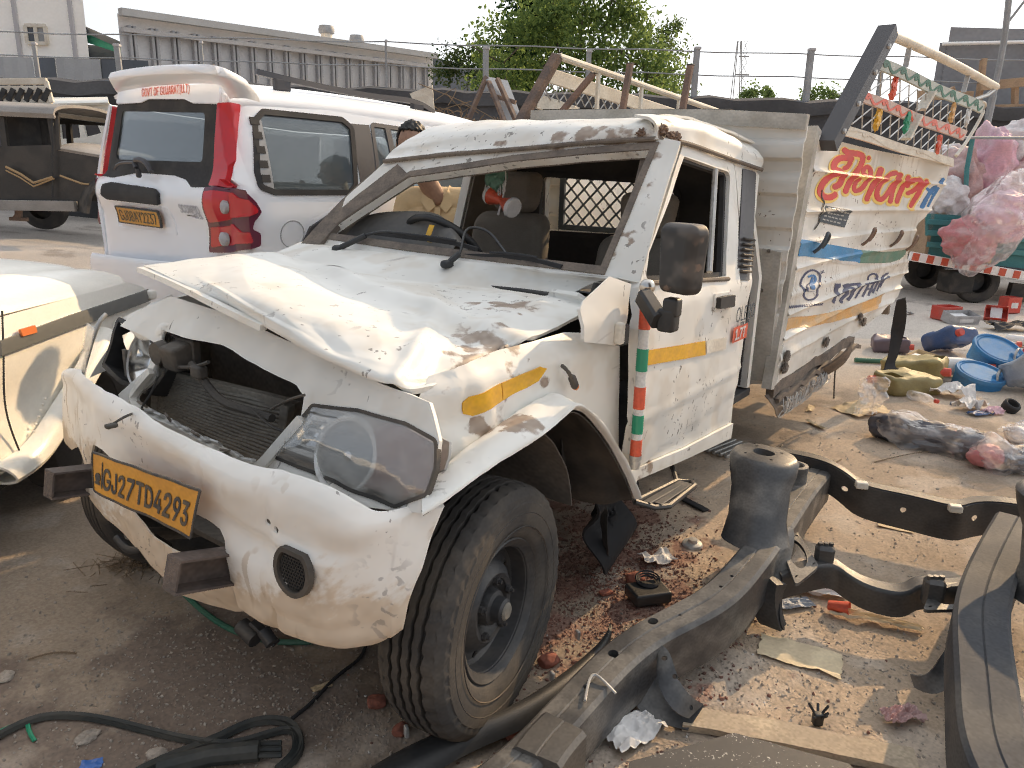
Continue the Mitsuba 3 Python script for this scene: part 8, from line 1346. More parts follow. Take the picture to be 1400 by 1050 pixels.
put(NF, 'top_pipe', tube([P_['c'], P_['d'] * .5 + P_['c'] * .5 + [0, 0, .012], P_['d']], .026, 12, 6), 'board_cream')
put(NF, 'end_tube', tube(A3([(-5.036, 1.251, 2.136), (-5.15, 1.267, 2.116), (-4.908, 1.228, 1.885), (-4.684, 1.193, 1.752)]), .012, 8, 4), 'board_cream')
put(NF, 'top_brace', cat(tube([(-5.372, 1.302, 2.266), (-5.149, 1.268, 2.19), (-4.866, 1.227, 2.137)], .014, 8), bar((-3.424, 1.024, 2.286), (-3.419, 1.021, 2.187), .012, .03, .002, fn_), bar((-4.595, 1.191, 2.262), (-4.568, 1.185, 2.158), .012, .03, .002, fn_)), 'lamp_housing')
def board(c4, m, nm, scroll, sm, n):
    c4 = [A3(q) for q in c4]
    bf_ = lambda uv: ((c4[0] * (1 - uv[:, :1]) + c4[1] * uv[:, :1]) * (1 - uv[:, 1:]) + (c4[3] * (1 - uv[:, :1]) + c4[2] * uv[:, :1]) * uv[:, 1:]) + fn_ * (.012 * np.sin(uv[:, :1] * 9))
    b = put(NF, nm, panel(sg.box(0, 0, 1, 1), bf_, .02, .05, flip=np.dot(np.cross(c4[1] - c4[0], c4[3] - c4[0]), fn_) < 0), m)
    pts = [(.03 + .94 * k / (4 * n), .5 + .34 * math.sin(k * math.pi / 2)) for k in range(4 * n + 1)]
    sh = [sg.LineString(smoothpath(A3(pts), 6)[:, :2])]
    curls = [sg.LineString([(.03 + .94 * (k + .3) / n + .020 * math.cos(a) * (1 - a / 9), .56 + .26 * math.sin(a) * (1 - a / 9)) for a in np.linspace(0, 6, 14)]) for k in range(n)]
    F_ = lambda g: shapely.affinity.scale(shapely.affinity.scale(g, 2.2, .085, origin=(0, 0)).buffer(.011, quad_segs=3), 1 / 2.2, 1 / .085, origin=(0, 0))
    put(b, 'scroll_pattern', panel(F_(shapely.union_all(sh + curls)).intersection(sg.box(.005, .03, .995, .97)), bf_, .0015, .02, off=.003, flip=np.dot(np.cross(c4[1] - c4[0], c4[3] - c4[0]), fn_) < 0), sm, False)
board([(-2.955, 0.954, 2.135), (-5.077, 1.255, 2.06), (-5.135, 1.265, 2.134), (-2.979, 0.958, 2.195)], 'board_pale_green', 'green_scroll_board', 1, 'deep_green_paint', 8)
board([(-2.784, 0.926, 1.963), (-4.766, 1.207, 1.858), (-4.824, 1.217, 1.925), (-2.81, 0.931, 2.014)], 'board_pale_red', 'red_scroll_board', 1, 'reflector_red', 8)
board([(-2.613, 0.898, 1.789), (-4.666, 1.189, 1.678), (-4.63, 1.185, 1.731), (-2.612, 0.899, 1.838)], 'board_cream', 'base_board', 0, 'board_cream', 2)
for a, b in (((-3.925, 1.092, 2.1), (-3.799, 1.071, 1.989)), ((-3.766, 1.066, 1.953), (-3.624, 1.043, 1.811))): put(NF, 'upright', bar(a, b, .02, .06, .003, fn_), 'board_cream')
for (a, b, n) in (((-2.858, 0.939, 2.083), (-4.863, 1.223, 1.971), 13), ((-2.703, 0.913, 1.907), (-4.542, 1.173, 1.786), 13)):
    dv = unit(P_['b'] - P_['a']); put(NF, 'wire_zigzag', cat(*[tube(zz(a, b, n, .075, dv * s), .0042, 5) for s in (1, -1)]), 'lamp_housing')
for q, m in (((-3.296, 1.001, 2.063), 'reflector_red'), ((-3.136, 0.975, 1.89), 'reflector_yellow'), ((-4.42, 1.161, 2.013), 'band_yellow'), ((-4.257, 1.133, 1.806), 'reflector_red'), ((-4.777, 1.212, 2.014), 'reflector_white'), ((-3.6, 1.041, 1.901), 'reflector_green')):
    put(NF, 'cloth_flower', cat(*[blob(.030, int(sum(q) * 100) % 97 + k, 2, .6, 3, (.9, .5, 1.1)).apply_translation(A3(q) + [.02 * math.cos(k * 2.1), .0, .035 * math.sin(k * 1.7)]) for k in range(4)]), m)
put(BOX, 'rear_flap', gridsurf([[(-4.55, 0.991, 0.721), (-4.55, 1.046, 0.749)], [(-4.6, 0.979, 0.476), (-4.62, 1.064, 0.485)], [(-4.55, 0.995, 0.29), (-4.6, 1.046, 0.289)], [(-4.5, 0.986, 0.207), (-4.6, 1.072, 0.22)]], 20, 8, .012, lambda u, v, p: nz(p, 8, 5) * .05), 'rubber_dark')
put(BOX, 'rear_frame', cat(bar((-4.55, -.74, .62), (-4.55, .95, .66), .06, .08), bar((-4.6, -.72, .6), (-4.6, -.72, 1.75), .06, .06), tube([(-3.6, 0.859, 0.511), (-3.62, 0.839, 0.38), (-3.6, 0.86, 0.161)], .006, 6, 5)), 'grimy_seal')
put(BOX, 'rear_mudguard', gridsurf([[(-3, 0.891, 0.483), (-3, 0.994, 0.575), (-3.05, 1.031, 0.659)], [(-3.1, 0.886, 0.417), (-3.1, 0.988, 0.503), (-3.1, 1.035, 0.608)]], 10, 16, .01, lambda u, v, p: nz(p, 8, 9) * .03), 'grimy_seal')
W3, _, _ = wheel(TRUCK, A3((-3.26, -.66, .352)), WR, 0, -1, False)
put(TRUCK, 'rear_axle', cat(tube([(-3.26, -.6, .35), (-3.26, .35, .35)], .05, 12), rbox(.26, .26, .26, .1, 14, (-3.26, -.05, .35)), tube([(-1.6, 0, .45), (-3.2, 0, .38)], .04, 10)), 'dusty_shaded_undercoat')
XF[0] = None

# ------------------------------------------------------------------ the ladder frame lying in front
FR = thing('dusty_chassis_frame', 'dusty black bare chassis front frame with two spring towers lying on the earth', 'chassis')
def rect_prof(w, h, c=.012, top=0.0):
    x, y = w / 2, h / 2
    return [(-x, -y + c), (-x + c, -y), (x - c, -y), (x, -y + c), (x, y - c), (x - c, y), (.004, y), (.0, y - .004), (-.004, y), (-x + c, y), (-x, y - c)]
def rail(path, w, h, scale=None):
    p = smoothpath(A3(path), 8) - [0, 0, h / 2]
    s = None if scale is None else np.interp(np.linspace(0, 1, len(p)), np.linspace(0, 1, len(scale)), scale)
    return sweep(rect_prof(w, h), p, (0, 0, 1), s)
rL = [(1.442, 3.288, 0.27), (1.26, 3.015, 0.28), (1.042, 2.667, 0.29), (0.82, 2.343, 0.275), (0.646, 2.152, 0.245), (0.453, 2.035, 0.21), (0.308, 1.901, 0.19), (0.149, 1.688, 0.175), (0.008, 1.511, 0.165), (-.32, 1.18, .16), (-.62, .86, .16)]
rlm = drill(drill(rail(rL, .115, .165, [.9, .95, 1.05, 1.1, 1.05, 1.0, 1.0, 1.0]), [(0.457, 2.069, 0.2), (0.319, 1.933, 0.185)], .016), [(0.545, 2.087, 0.23), (0.751, 2.269, 0.265), (0.701, 2.213, 0.255), (0.887, 2.442, 0.28), (0.955, 2.532, 0.285), (0.225, 1.797, 0.18), (0.071, 1.591, 0.165)], .006)
RLK = put(FR, 'side_rail', rlm, 'frame_dusty', 25)
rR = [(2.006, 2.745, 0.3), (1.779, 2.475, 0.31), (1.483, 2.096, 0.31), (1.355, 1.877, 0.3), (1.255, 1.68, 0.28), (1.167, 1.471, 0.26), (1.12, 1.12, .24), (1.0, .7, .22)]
RRK = put(FR, 'side_rail', rail(rR, .15, .17), 'frame_shaded', 25)  # the shade on this rail is put into its darker colour
put(RLK, 'clamp', [sweep(rect_prof(.135, .15), smoothpath(A3([(0.16, 1.657, 0.185), (0.112, 1.587, 0.183), (0.087, 1.544, 0.18)]), 5) - [0, 0, .075])], 'frame_black')
put(RLK, 'brake_pipe', tube([(0.219, 1.73, 0.19), (0.252, 1.828, 0.2), (0.271, 1.813, 0.198), (0.308, 1.776, 0.18)], .004, 6, 6), 'lamp_housing')
# spring towers
def tower(base, top, w, d, yaw, rtop=.62):
    base, top = A3(base), A3(top); n = 36; a = np.arange(n) * 2 * np.pi / n; ca, sa = np.cos(a), np.sin(a)
    sq = np.stack([np.sign(ca) * np.abs(ca) ** np.where(ca > 0, .35, .8) * w / 2, np.sign(sa) * np.abs(sa) ** .6 * d / 2], -1)
    ci = np.stack([np.sign(ca) * np.abs(ca) ** np.where(ca > 0, .6, 1.0) * w * .46, sa * d * .5], -1); R = Rotation.from_euler('z', yaw).as_matrix()[:2, :2]
    rings = []
    for t, k, dz in ((0, .92, 0), (.25, .82, 0), (.6, .88, 0), (.80, 1.04, 0), (.94, 1.10, 0), (1.0, .98, .0), (1.0, .36, .004)):
        q = (sq * (1 - t) + ci * t) * k @ R.T; c = base * (1 - t) + top * t; rings.append(np.column_stack([q + c[:2], np.full(n, c[2] + dz)]))
    q = ci * .28 @ R.T; rings.append(np.column_stack([q + top[:2], np.full(n, top[2] - .03)]))
    v = np.array(rings).reshape(-1, 3); F = []; nv = len(v); v = np.vstack([v, v[:n].mean(0), v[-n:].mean(0)])
    for j in range(n): F += [[nv, (j + 1) % n, j], [nv + 1, nv - n + j, nv - n + (j + 1) % n]]
    for i in range(len(rings) - 1):
        for j in range(n):
            A, B, C, D = i * n + j, i * n + (j + 1) % n, (i + 1) * n + (j + 1) % n, (i + 1) * n + j; F += [[A, B, C], [A, C, D]]
    return trimesh.Trimesh(v, np.array(F), process=False), top
tm_, tp_ = tower(((0.905, 2.541, 0.27)), (.975, 2.745, .535), .215, .235, .6)
sd = unit(A3((.80, -.6, 0)))
tm_ = drill(drill(tm_, [tp_ + [.07 * math.cos(k * 1.6), .075 * math.sin(k * 1.6), 0] for k in range(4)], .006), [tp_ + A3((.09, -.075, -.10)), tp_ + A3((.085, -.07, -.16)), tp_ + A3((.10, -.05, -.13))], .011, sd, .04)
TW = put(FR, 'spring_tower', tm_, 'frame_dusty', 40)
put(TW, 'lower_bracket', gridsurf([[(0.853, 2.649, 0.36), (0.909, 2.588, 0.36)], [(0.863, 2.667, 0.26), (0.908, 2.621, 0.26)], [(0.912, 2.757, 0.16), (0.976, 2.735, 0.16)]], 10, 8, .05, k=2), 'frame_dusty')
ring = A3((1.255, 3.121, 0.345)); CUP = put(FR, 'mount_cup', lathe([(.0, -.03), (.032, -.03), (.034, .0), (.040, .004), (.056, .002), (.058, -.004), (.056, -.10), (.05, -.12)], 28).apply_translation(ring), 'frame_dusty')
tm2, tp2 = tower((1.84, 2.20, .25), (1.86, 2.26, .60), .34, .36, .6)
put(FR, 'spring_tower', tm2, 'frame_dusty', 40, label='spring tower at the right picture edge')
# rear crossmember: a tall bowed plate with a flange
top = A3([(1.267, 3.406, 0.3), (1.437, 3.303, 0.3), (1.504, 3.198, 0.29), (1.534, 3.126, 0.275), (1.586, 3.06, 0.27), (1.725, 2.988, 0.265), (1.852, 2.907, 0.265), (1.949, 2.921, 0.275), (2.036, 2.893, 0.29), (2.137, 2.821, 0.3)])
bot = A3([(1.266, 3.363, 0.19), (1.468, 3.267, 0.17), (1.511, 3.167, 0.15), (1.553, 3.105, 0.13), (1.621, 3.086, 0.12), (1.765, 3.014, 0.11), (1.909, 2.96, 0.11), (1.997, 2.952, 0.12), (2.092, 2.939, 0.15), (2.202, 2.878, 0.17)])
bot[:, :2] = top[:, :2] + (bot[:, :2] - top[:, :2]) * .12
XM = put(FR, 'rear_crossmember', [drill(gridsurf([top, (top + bot) / 2, bot], 8, 60, .006, flip=True, k=2), [(1.512, 3.171, 0.22), (1.696, 3.002, 0.2), (1.949, 2.91, 0.21)], .012, (-.25, -.97, 0), .05), gridsurf([top, top + unit(A3((.3, .95, 0))) * .06], 4, 60, .006, k=2), gridsurf([bot, bot + unit(A3((.3, .95, 0))) * .06], 4, 60, .006, k=2)], 'frame_inner', 40)
for q in ((1.54, 3.081, 0.277), (1.838, 2.878, 0.268)): put(XM, 'pale_clip', cbox(.05, .035, .03, .004, A3(q), rz=-.2), 'board_cream')
# cross tube under the near left tower, rail end cap
put(FR, 'tower_gusset', gridsurf([[(0.949, 2.502, 0.3), (1.042, 2.576, 0.31)], [(0.951, 2.424, 0.24), (1.051, 2.529, 0.26)], [(0.93, 2.445, 0.14), (0.967, 2.373, 0.14)], [(0.91, 2.382, 0.03), (0.977, 2.331, 0.03)]], 16, 8, .008, k=2), 'frame_dusty', label='gusset leg reaching down to the earth')
put(FR, 'gusset_leg', gridsurf([[(0.885, 2.457, 0.22), (0.934, 2.342, 0.2)], [(0.867, 2.401, 0.12), (0.936, 2.333, 0.12)], [(0.902, 2.372, 0.03), (0.963, 2.322, 0.03)]], 16, 8, .05, k=2), 'frame_inner')
# flange plates with big holes
def flange(c4, hole_r, m='frame_dusty'):
    c4 = [A3(q) for q in c4]; w = np.linalg.norm(c4[1] - c4[0]); h = np.linalg.norm(c4[3] - c4[0])
    fn = lambda uv: (c4[0] * (1 - uv[:, :1] / w) + c4[1] * uv[:, :1] / w) * (1 - uv[:, 1:] / h) + (c4[3] * (1 - uv[:, :1] / w) + c4[2] * uv[:, :1] / w) * uv[:, 1:] / h
    po = rpoly([(0, 0), (w, 0), (w, h), (0, h)], .02).difference(shapely.affinity.scale(sg.Point(w * .5, h * .5).buffer(1, 24), hole_r * w, hole_r * h))
    nn = np.cross(c4[1] - c4[0], c4[3] - c4[0])
    po = po.difference(shapely.union_all([sg.Point(w * a, h * b).buffer(.006, 4) for a, b in ((.12, .12), (.88, .12), (.88, .88), (.12, .88))]))
    k = put(FR, 'flange_plate', panel(po, fn, .012, .02, flip=nn[2] < 0), m, 30)
    return k
flange([(1.045, 2.686, 0.225), (1.135, 2.717, 0.225), (1.115, 2.439, 0.225), (0.983, 2.302, 0.225)], .33)
flange([(1.494, 2.378, 0.205), (1.653, 2.396, 0.205), (1.544, 2.218, 0.205), (1.366, 2.201, 0.205)], .33)
# front crossmember
pf = A3([(0.974, 2.411, 0.19), (1.102, 2.453, 0.205), (1.186, 2.477, 0.2), (1.232, 2.424, 0.185), (1.289, 2.374, 0.175), (1.378, 2.345, 0.175), (1.457, 2.372, 0.19), (1.544, 2.354, 0.195), (1.66, 2.38, 0.2)])
pb = pf - [0, 0, .085]; pk = pf + unit(A3((.25, .95, 0))) * .07
FX = put(FR, 'front_crossmember', [gridsurf([pk, pf + [0, .015, .004], pf, (pf + pb) / 2, pb], 14, 60, .006, k=2, flip=True)], 'frame_black', 40)
for q, s in (((1.162, 2.515, 0.25), 1.0), ((1.446, 2.293, 0.25), 1.0)):
    put(FR, 'rubber_mount', cat(cbox(.065, .055, .10, .012, A3(q) - [0, 0, .03], rz=-.3), *[tube([A3(q) + [.02 * k, 0, .018], A3(q) + [.02 * k, 0, .03]], .009, 10) for k in (-1, 0, 1)]), 'frame_black')
# outrigger brackets
put(FR, 'outrigger', [drill(gridsurf([[(0.445, 1.981, 0.19), (0.471, 1.968, 0.17)], [(0.488, 1.954, 0.19), (0.451, 1.905, 0.13)], [(0.513, 1.891, 0.13), (0.475, 1.845, 0.09)], [(0.585, 1.897, 0.06), (0.531, 1.845, 0.05)]], 20, 10, .006, k=2), [(0.472, 1.942, 0.178), (0.496, 1.899, 0.148), (0.542, 1.864, 0.07), (0.509, 1.898, 0.142)], .007, (.3, -.6, .7)), gridsurf([[(0.395, 1.988, 0.13), (0.448, 1.988, 0.17)], [(0.396, 1.917, 0.03), (0.497, 1.964, 0.1)], [(0.535, 1.845, 0.01), (0.589, 1.894, 0.055)]], 12, 12, .006, k=2)], 'frame_dusty')
put(FR, 'outrigger', [gridsurf([[(1.475, 2.106, 0.2), (1.429, 1.982, 0.18)], [(1.388, 2.078, 0.15), (1.368, 1.984, 0.1)], [(1.315, 2.023, 0.1), (1.327, 1.986, 0.05)], [(1.269, 2.048, 0.07), (1.276, 2.024, 0.04)]], 16, 10, .01, k=2)], 'frame_dusty')
put(FR, 'gearbox_rod', tube([(1.215, 1.709, 0.1), (1.249, 1.667, 0.1), (1.244, 1.626, 0.1)], .011, 8), 'rim_steel')

# ------------------------------------------------------------------ things lying about
def gnd(p, dz=0.0): p = A3(p); return np.array([p[0], p[1], float(gz(p[0], p[1])) + dz])
def on(px, mesh, rz=0.0, rx=0.0, ry=0.0, dz=0.0): return moved(mesh, gnd(px, dz), rz, rx, ry)
BP = thing('black_trim_strip', 'long black plastic trim strip lying between the front wheel and the bare frame', 'trim')
g_ = A3([(0.37, 2.32, 0.03), (0.259, 2.113, 0.05), (0.026, 1.868, 0.05), (-0.175, 1.75, 0.05), (-0.317, 1.638, 0.05), (-0.448, 1.48, 0.05)]); h_ = A3([(0.355, 2.276, 0.03), (0.283, 2.049, 0.03), (0.1, 1.843, 0.03), (-0.092, 1.707, 0.03), (-0.232, 1.576, 0.03), (-0.364, 1.419, 0.03)])
put(BP, 'strip', gridsurf([g_, (g_ + h_) / 2 + [0, 0, .03], h_], 10, 60, .006, k=2), 'black_plastic')
for q in ((-0.264, 1.749, 0.06), (-0.159, 1.797, 0.06), (-0.042, 1.862, 0.06), (0.148, 2.003, 0.06), (0.244, 2.226, 0.06)): put(BP, 'clip', cbox(.012, .02, .035, .003, A3(q), rz=.4), 'lamp_housing')
single('black_flat_panel', panel(sg.Polygon([((0.627, 1.725, 0.09))[:2], ((0.896, 1.625, 0.09))[:2], (1.05, 1.1), (.2, 1.1), ((0.328, 1.617, 0.09))[:2]]).buffer(.012).buffer(-.012), lambda uv: np.stack([uv[:, 0], uv[:, 1], .085 + .03 * (uv[:, 0] - .5) ** 2 + .06 * (uv[:, 1] - 1.4)], -1), .012, .03), 'panel_black', 'dusty black car panel with white specks at the bottom picture edge', 'panel')
pl0, pl1 = gnd((0.536, 1.897, 0)), gnd((1.135, 1.732, 0))
PLK = single('old_wooden_plank', warp(sweep([(-.045, -.012), (.045, -.012), (.045, .010), (-.045, .012)], smoothpath(A3([pl0 + [0, 0, .02], (pl0 + pl1) / 2 + [0, 0, .025], pl1 + [0, 0, .02]]), 16)), lambda v: v + np.stack([nz(v, 9, 2) * .02, nz(v, 9, 3) * .02, nz(v, 14, 4) * .01], -1)), 'old_plank', 'worn pale wooden plank lying below the folded cloth', 'plank')
def cr(key, px, w, d, m, lab, cat_, seed, rz=0.0, amp=.05, fr=8, group=None):
    return single(key, on(px, crumple(w, d, seed, amp, 34, fr), rz), m, lab, cat_, group, smooth=30)
cr('folded_cloth', (0.996, 2.224, 0), .30, .16, 'cloth_cream', 'cream folded cloth lying inside the bare frame', 'cloth', 1, -.45, .035, 3)
cr('crumpled_white_sheet', (0.623, 2.843, 0), .15, .11, 'paper_white', 'crumpled white plastic scrap on the red gravel', 'plastic scrap', 2, .3, .06, 5)
cr('white_plastic_sheet', (0.375, 1.836, 0), .20, .12, 'paper_white', 'white torn sheet tucked under the frame bracket', 'sheet', 3, .6, .09, 4)
cr('paper_scrap', (1.192, 1.922, 0), .13, .07, 'bag_rose', 'crumpled pinkish paper scrap in the shade of the right rail', 'paper', 4, .2, .05, 8)
single('cream_card_scrap', on((1.812, 3.24, 0), crumple(.17, .10, 5, .012, 20, 2), -.5, dz=.004), 'cardboard', 'small cream card scrap inside the bare frame', 'card', smooth=30)
cr('torn_wrapping', (1.191, 2.632, 0), .30, .10, 'paper_white', 'white torn wrapping under the front crossmember', 'wrapping', 6, -.35, .05, 6)
cr('torn_wrapping_strip', (1.339, 2.425, 0), .34, .05, 'cloth_cream', 'cream torn strip lying along the front crossmember', 'strip', 7, -.35, .03, 7)
cr('blue_grey_sheet', (1.085, 2.533, 0), .16, .07, 'paper_blue', 'blue grey plastic scrap beside the gusset leg', 'plastic scrap', 8, .2, .03, 6)
single('red_paper_cup', on((1.198, 2.499, 0), warp(lathe([(.0, 0), (.024, 0), (.032, .07), (.034, .07), (.0345, .073), (.03, .072), (.023, .003)], 20), lambda v: v * [1, .7, 1]), 1.0, 1.4, .2, .03), 'reflector_red', 'crushed red and cream paper cup near the front crossmember', 'cup')
CB = thing('dark_fuse_box', 'small dark plastic box with coiled cable beside the bare frame', 'box')
put(CB, 'box', on((0.535, 2.546, 0), rbox(.15, .11, .05, .012, 10), .3, dz=.03), 'black_plastic'); put(CB, 'cable_coil', cat(*[on((0.538, 2.583, 0), lathe([(.03 + .006 * k, .0), (.034 + .006 * k, .004), (.038 + .006 * k, 0), (.034 + .006 * k, -.004)], 24), 0, .1 * k, 0, .062 + .003 * k) for k in range(3)]), 'rubber_dark')
single('oil_cap', on((0.804, 2.994, 0), lathe([(.0, .035), (.018, .034), (.022, .02), (.04, .016), (.045, .008), (.044, 0), (0, 0)], 28), 0, .1), 'lamp_housing', 'grey round metal cap lying on the red gravel', 'cap')
single('spiky_black_clip', on((0.93, 1.897, 0), cat(rbox(.03, .025, .04, .006, 8), *[tube([(0, 0, 0), (.03 * math.cos(k * 1.3), .03 * math.sin(k * 1.3), .02 + .01 * (k % 3))], .004, 6) for k in range(6)]), 0, dz=.022), 'black_plastic', 'small spiky black plastic piece casting a shadow on the sunlit earth', 'plastic piece')
RS = np.random.default_rng(21)
def brick(px, s, rz, lab): 
    b = blob(s, int(px[0] * 100) % 50, 3, .25, 2, (1.0, .7, .55)); v = np.clip(np.array(b.vertices), -s * .75, s * .75)
    return single('broken_brick', on(px, trimesh.Trimesh(v, b.faces, process=False), rz, dz=s * .35), 'brick_red', lab, 'brick', smooth=25)
brick((-0.382, 1.94, 0), .035, .3, 'broken red brick before the front tyre'); brick((-0.291, 1.819, 0), .03, 1.2, 'broken red brick nearest the tyre foot'); brick((0.145, 2.159, 0), .04, .7, 'broken red brick right of the tyre'); brick((0.508, 2.678, 0), .045, .2, 'broken red brick above the dark plastic box'); brick((0.027, 1.831, 0), .03, .5, 'broken red brick behind the black trim strip')
single('brown_tile_scrap', on((0.382, 2.591, 0), cbox(.05, .03, .012, .002), .5, dz=.01), 'brick_red', 'small brown tile scrap on the gravel left of the frame', 'tile')
single('dark_plastic_strip', on((0.866, 3.456, 0), cbox(.04, .30, .012, .003), .55, dz=.014), 'rubber_dark', 'dark plastic strip lying below the cab step', 'strip')
GL = thing('grey_metal_grille', 'grey slotted metal scrap lying under the cab', 'metal scrap')
for k in range(6): put(GL, 'bar', on((1.272, 4.241, 0), cbox(.30, .022, .02, .004, (0, .04 * k - .1, 0)), .75, dz=.02), 'lamp_housing')
# hoses, seals, rope at the lower left
HO = single('green_hose', tube([gnd(q, .012) for q in ((-1.436, 2.729, 0), (-1.277, 2.568, 0), (-1.036, 2.344, 0), (-0.861, 2.247, -0), (-0.667, 2.222, 0), (-0.437, 2.319, 0))], .010, 8, 8), 'hose_green', 'thin green hose running on the ground under the bumper', 'hose')
def strip(key, pts, w, m, lab, cat_, h=.012): return single(key, sweep([(-w, 0), (w, 0), (w * .7, h), (0, h * .6), (-w * .7, h)], smoothpath(A3([gnd(q, .006) for q in pts]), 8)), m, lab, cat_)
strip('door_seal_loop', ((-1.414, 1.692, 0), (-1.37, 1.778, 0), (-1.316, 1.824, 0), (-1.172, 1.83, 0), (-0.986, 1.792, 0), (-0.787, 1.757, 0), (-0.701, 1.774, 0), (-0.597, 1.807, 0), (-0.558, 1.724, -0), (-0.578, 1.67, 0)), .012, 'seal_dark', 'dark rubber door seal snaking across the bottom left ground', 'seal')
strip('door_seal_coil', ((-0.969, 1.631, 0), (-0.903, 1.698, -0), (-0.797, 1.785, 0), (-0.722, 1.838, 0), (-0.616, 1.836, 0), (-0.567, 1.737, -0), (-0.595, 1.664, 0)), .016, 'seal_dark', 'second dark seal looping back at the bottom of the picture', 'seal')
single('dark_plastic_duct', cat(tube([gnd(q, .03) for q in ((-0.903, 1.633, 0), (-0.781, 1.689, -0), (-0.658, 1.707, 0))], .028, 10), *[tube([gnd(q, .03), gnd(q, .03) + [.06, .004, 0]], .008, 6) for q in ((-0.667, 1.734, 0), (-0.66, 1.712, 0), (-0.653, 1.691, 0))]), 'seal_dark', 'dark plastic duct lying beside the seals at the bottom', 'duct')
single('black_cable', tube([gnd(q, .006) for q in ((-0.621, 1.851, 0), (-0.572, 1.949, 0), (-0.53, 2.054, 0), (-0.48, 2.151, 0), (-0.471, 2.231, 0))], .006, 6, 6), 'rubber_dark', 'thin black cable on the ground before the bumper', 'cable')
single('dry_leaf', on((-0.564, 2.007, -0), crumple(.07, .03, 9, .012, 16, 3), .6), 'cardboard', 'tan dry leaf beside the thin black cable', 'leaf')
strip('green_tape', ((-1.411, 1.747, -0), (-1.384, 1.783, 0), (-1.354, 1.802, 0), (-1.33, 1.779, 0), (-1.288, 1.738, 0)), .006, 'reflector_green', 'torn green tape at the lower left corner', 'tape', .004)
single('blue_foil_wrapper', on((-1.091, 1.662, -0), crumple(.06, .035, 11, .012, 20, 5), .3), 'blue_foil', 'small blue and white foil wrapper at the bottom edge', 'wrapper', smooth=30)
single('white_paper_twist', on((-0.724, 1.754, 0), crumple(.035, .02, 12, .018, 16, 5), .3), 'paper_white', 'tiny white paper twist among the seals', 'paper', smooth=30)
def stone(px, s, seed, lab, m='gravel_grey'): return single('flat_stone', on(px, blob(s, seed, 3, .35, 2, (1, .7, .35)), seed, dz=s * .1), m, lab, 'stone', smooth=20)
stone((-1.16, 1.763, 0), .035, 1, 'grey flat stone in the middle of the bottom left ground'); stone((-1.527, 1.987, 0), .03, 2, 'grey flat stone at the left picture edge'); stone((-0.941, 1.715, 0), .03, 3, 'grey flat stone beside the seal loop'); stone((-0.715, 1.848, -0), .022, 4, 'small grey stone above the seal coil')
single('dry_straw_tuft', cat(*[tube([p_ + [0, 0, .003], p_ + [*(RS.normal(size=2) * .05), .025 * RS.random() + .006]], .0016, 4) for p_ in [gnd((-1.451, 2.699, 0)) + [*(RS.normal(size=2) * .08), 0] for _ in range(140)]]), 'twig', 'tuft of dry straw on the earth below the bent beam', 'straw', kind='stuff')
for k, (a, b) in enumerate((((-1.514, 2.074, 0), (-1.393, 2.129, 0)), ((1.486, 3.966, -0), (1.642, 4.334, 0)), ((1.914, 4.11, 0), (1.558, 3.713, 0)), ((2.09, 4.077, -0), (2.614, 4.308, 0)))):
    single('dry_twig', tube([gnd(a, .006), (gnd(a) + gnd(b)) / 2 + [0, .01, .012], gnd(b, .006)], .003, 5, 5), 'twig', ['thin pale twig on the dark earth at the lower left', 'short stick standing near the mount cup', 'thin twig left of the rear crossmember', 'thin straw lying in front of the clear wrapped bundle'][k], 'twig')
for k, (px, rz) in enumerate((((2.113, 5.118, 0), .5), ((1.993, 4.707, 0), 1.2))): single('dry_leaf', on(px, crumple(.20, .05, 30 + k, .03, 18, 3), rz + .6), 'cardboard', ['curled tan leaf by the truck box shadow', 'second curled tan leaf below the truck box'][k], 'leaf', smooth=30)
# gravel and grit
def scatter(n, cx, cy, sx, sy, s0, s1, seed):
    r = np.random.default_rng(seed); b = trimesh.creation.icosphere(0, 1.0); V, F = [], []
    p = r.normal(size=(n, 2)) * [sx, sy] + [cx, cy]; z = gz(p[:, 0], p[:, 1]); s = np.exp(r.uniform(math.log(s0), math.log(s1), n))
    v = b.vertices[None] * s[:, None, None] * r.uniform(.5, 1.2, (n, 1, 3)) * (1 + .3 * r.normal(size=(n, 12, 1)))
    v = v + np.stack([p[:, 0], p[:, 1], z + s * .15], -1)[:, None]
    return trimesh.Trimesh(v.reshape(-1, 3), (b.faces[None] + 12 * np.arange(n)[:, None, None]).reshape(-1, 3), process=False)
single('red_gravel', cat(scatter(5200, .42, 2.80, .22, .42, .002, .008, 1), scatter(500, .1, 2.2, .2, .25, .002, .007, 2)), 'gravel_red', 'crushed red brick gravel spilled beside the front wheel', 'gravel', kind='stuff', smooth=False)
single('grey_grit', cat(scatter(2400, -.6, 2.0, .7, .5, .0015, .0055, 3), scatter(2600, 1.0, 2.0, .5, .45, .0018, .006, 4), scatter(1500, 1.7, 3.4, .9, .8, .002, .007, 5), scatter(2200, -.95, 2.0, .45, .35, .0015, .006, 8)), 'gravel_grey', 'loose grey grit scattered over the earth', 'grit', kind='stuff', smooth=False)
single('white_chips', scatter(260, .3, 2.2, .9, .7, .002, .005, 6), 'pebble_white', 'tiny white chips in the earth', 'chips', kind='stuff', smooth=False)
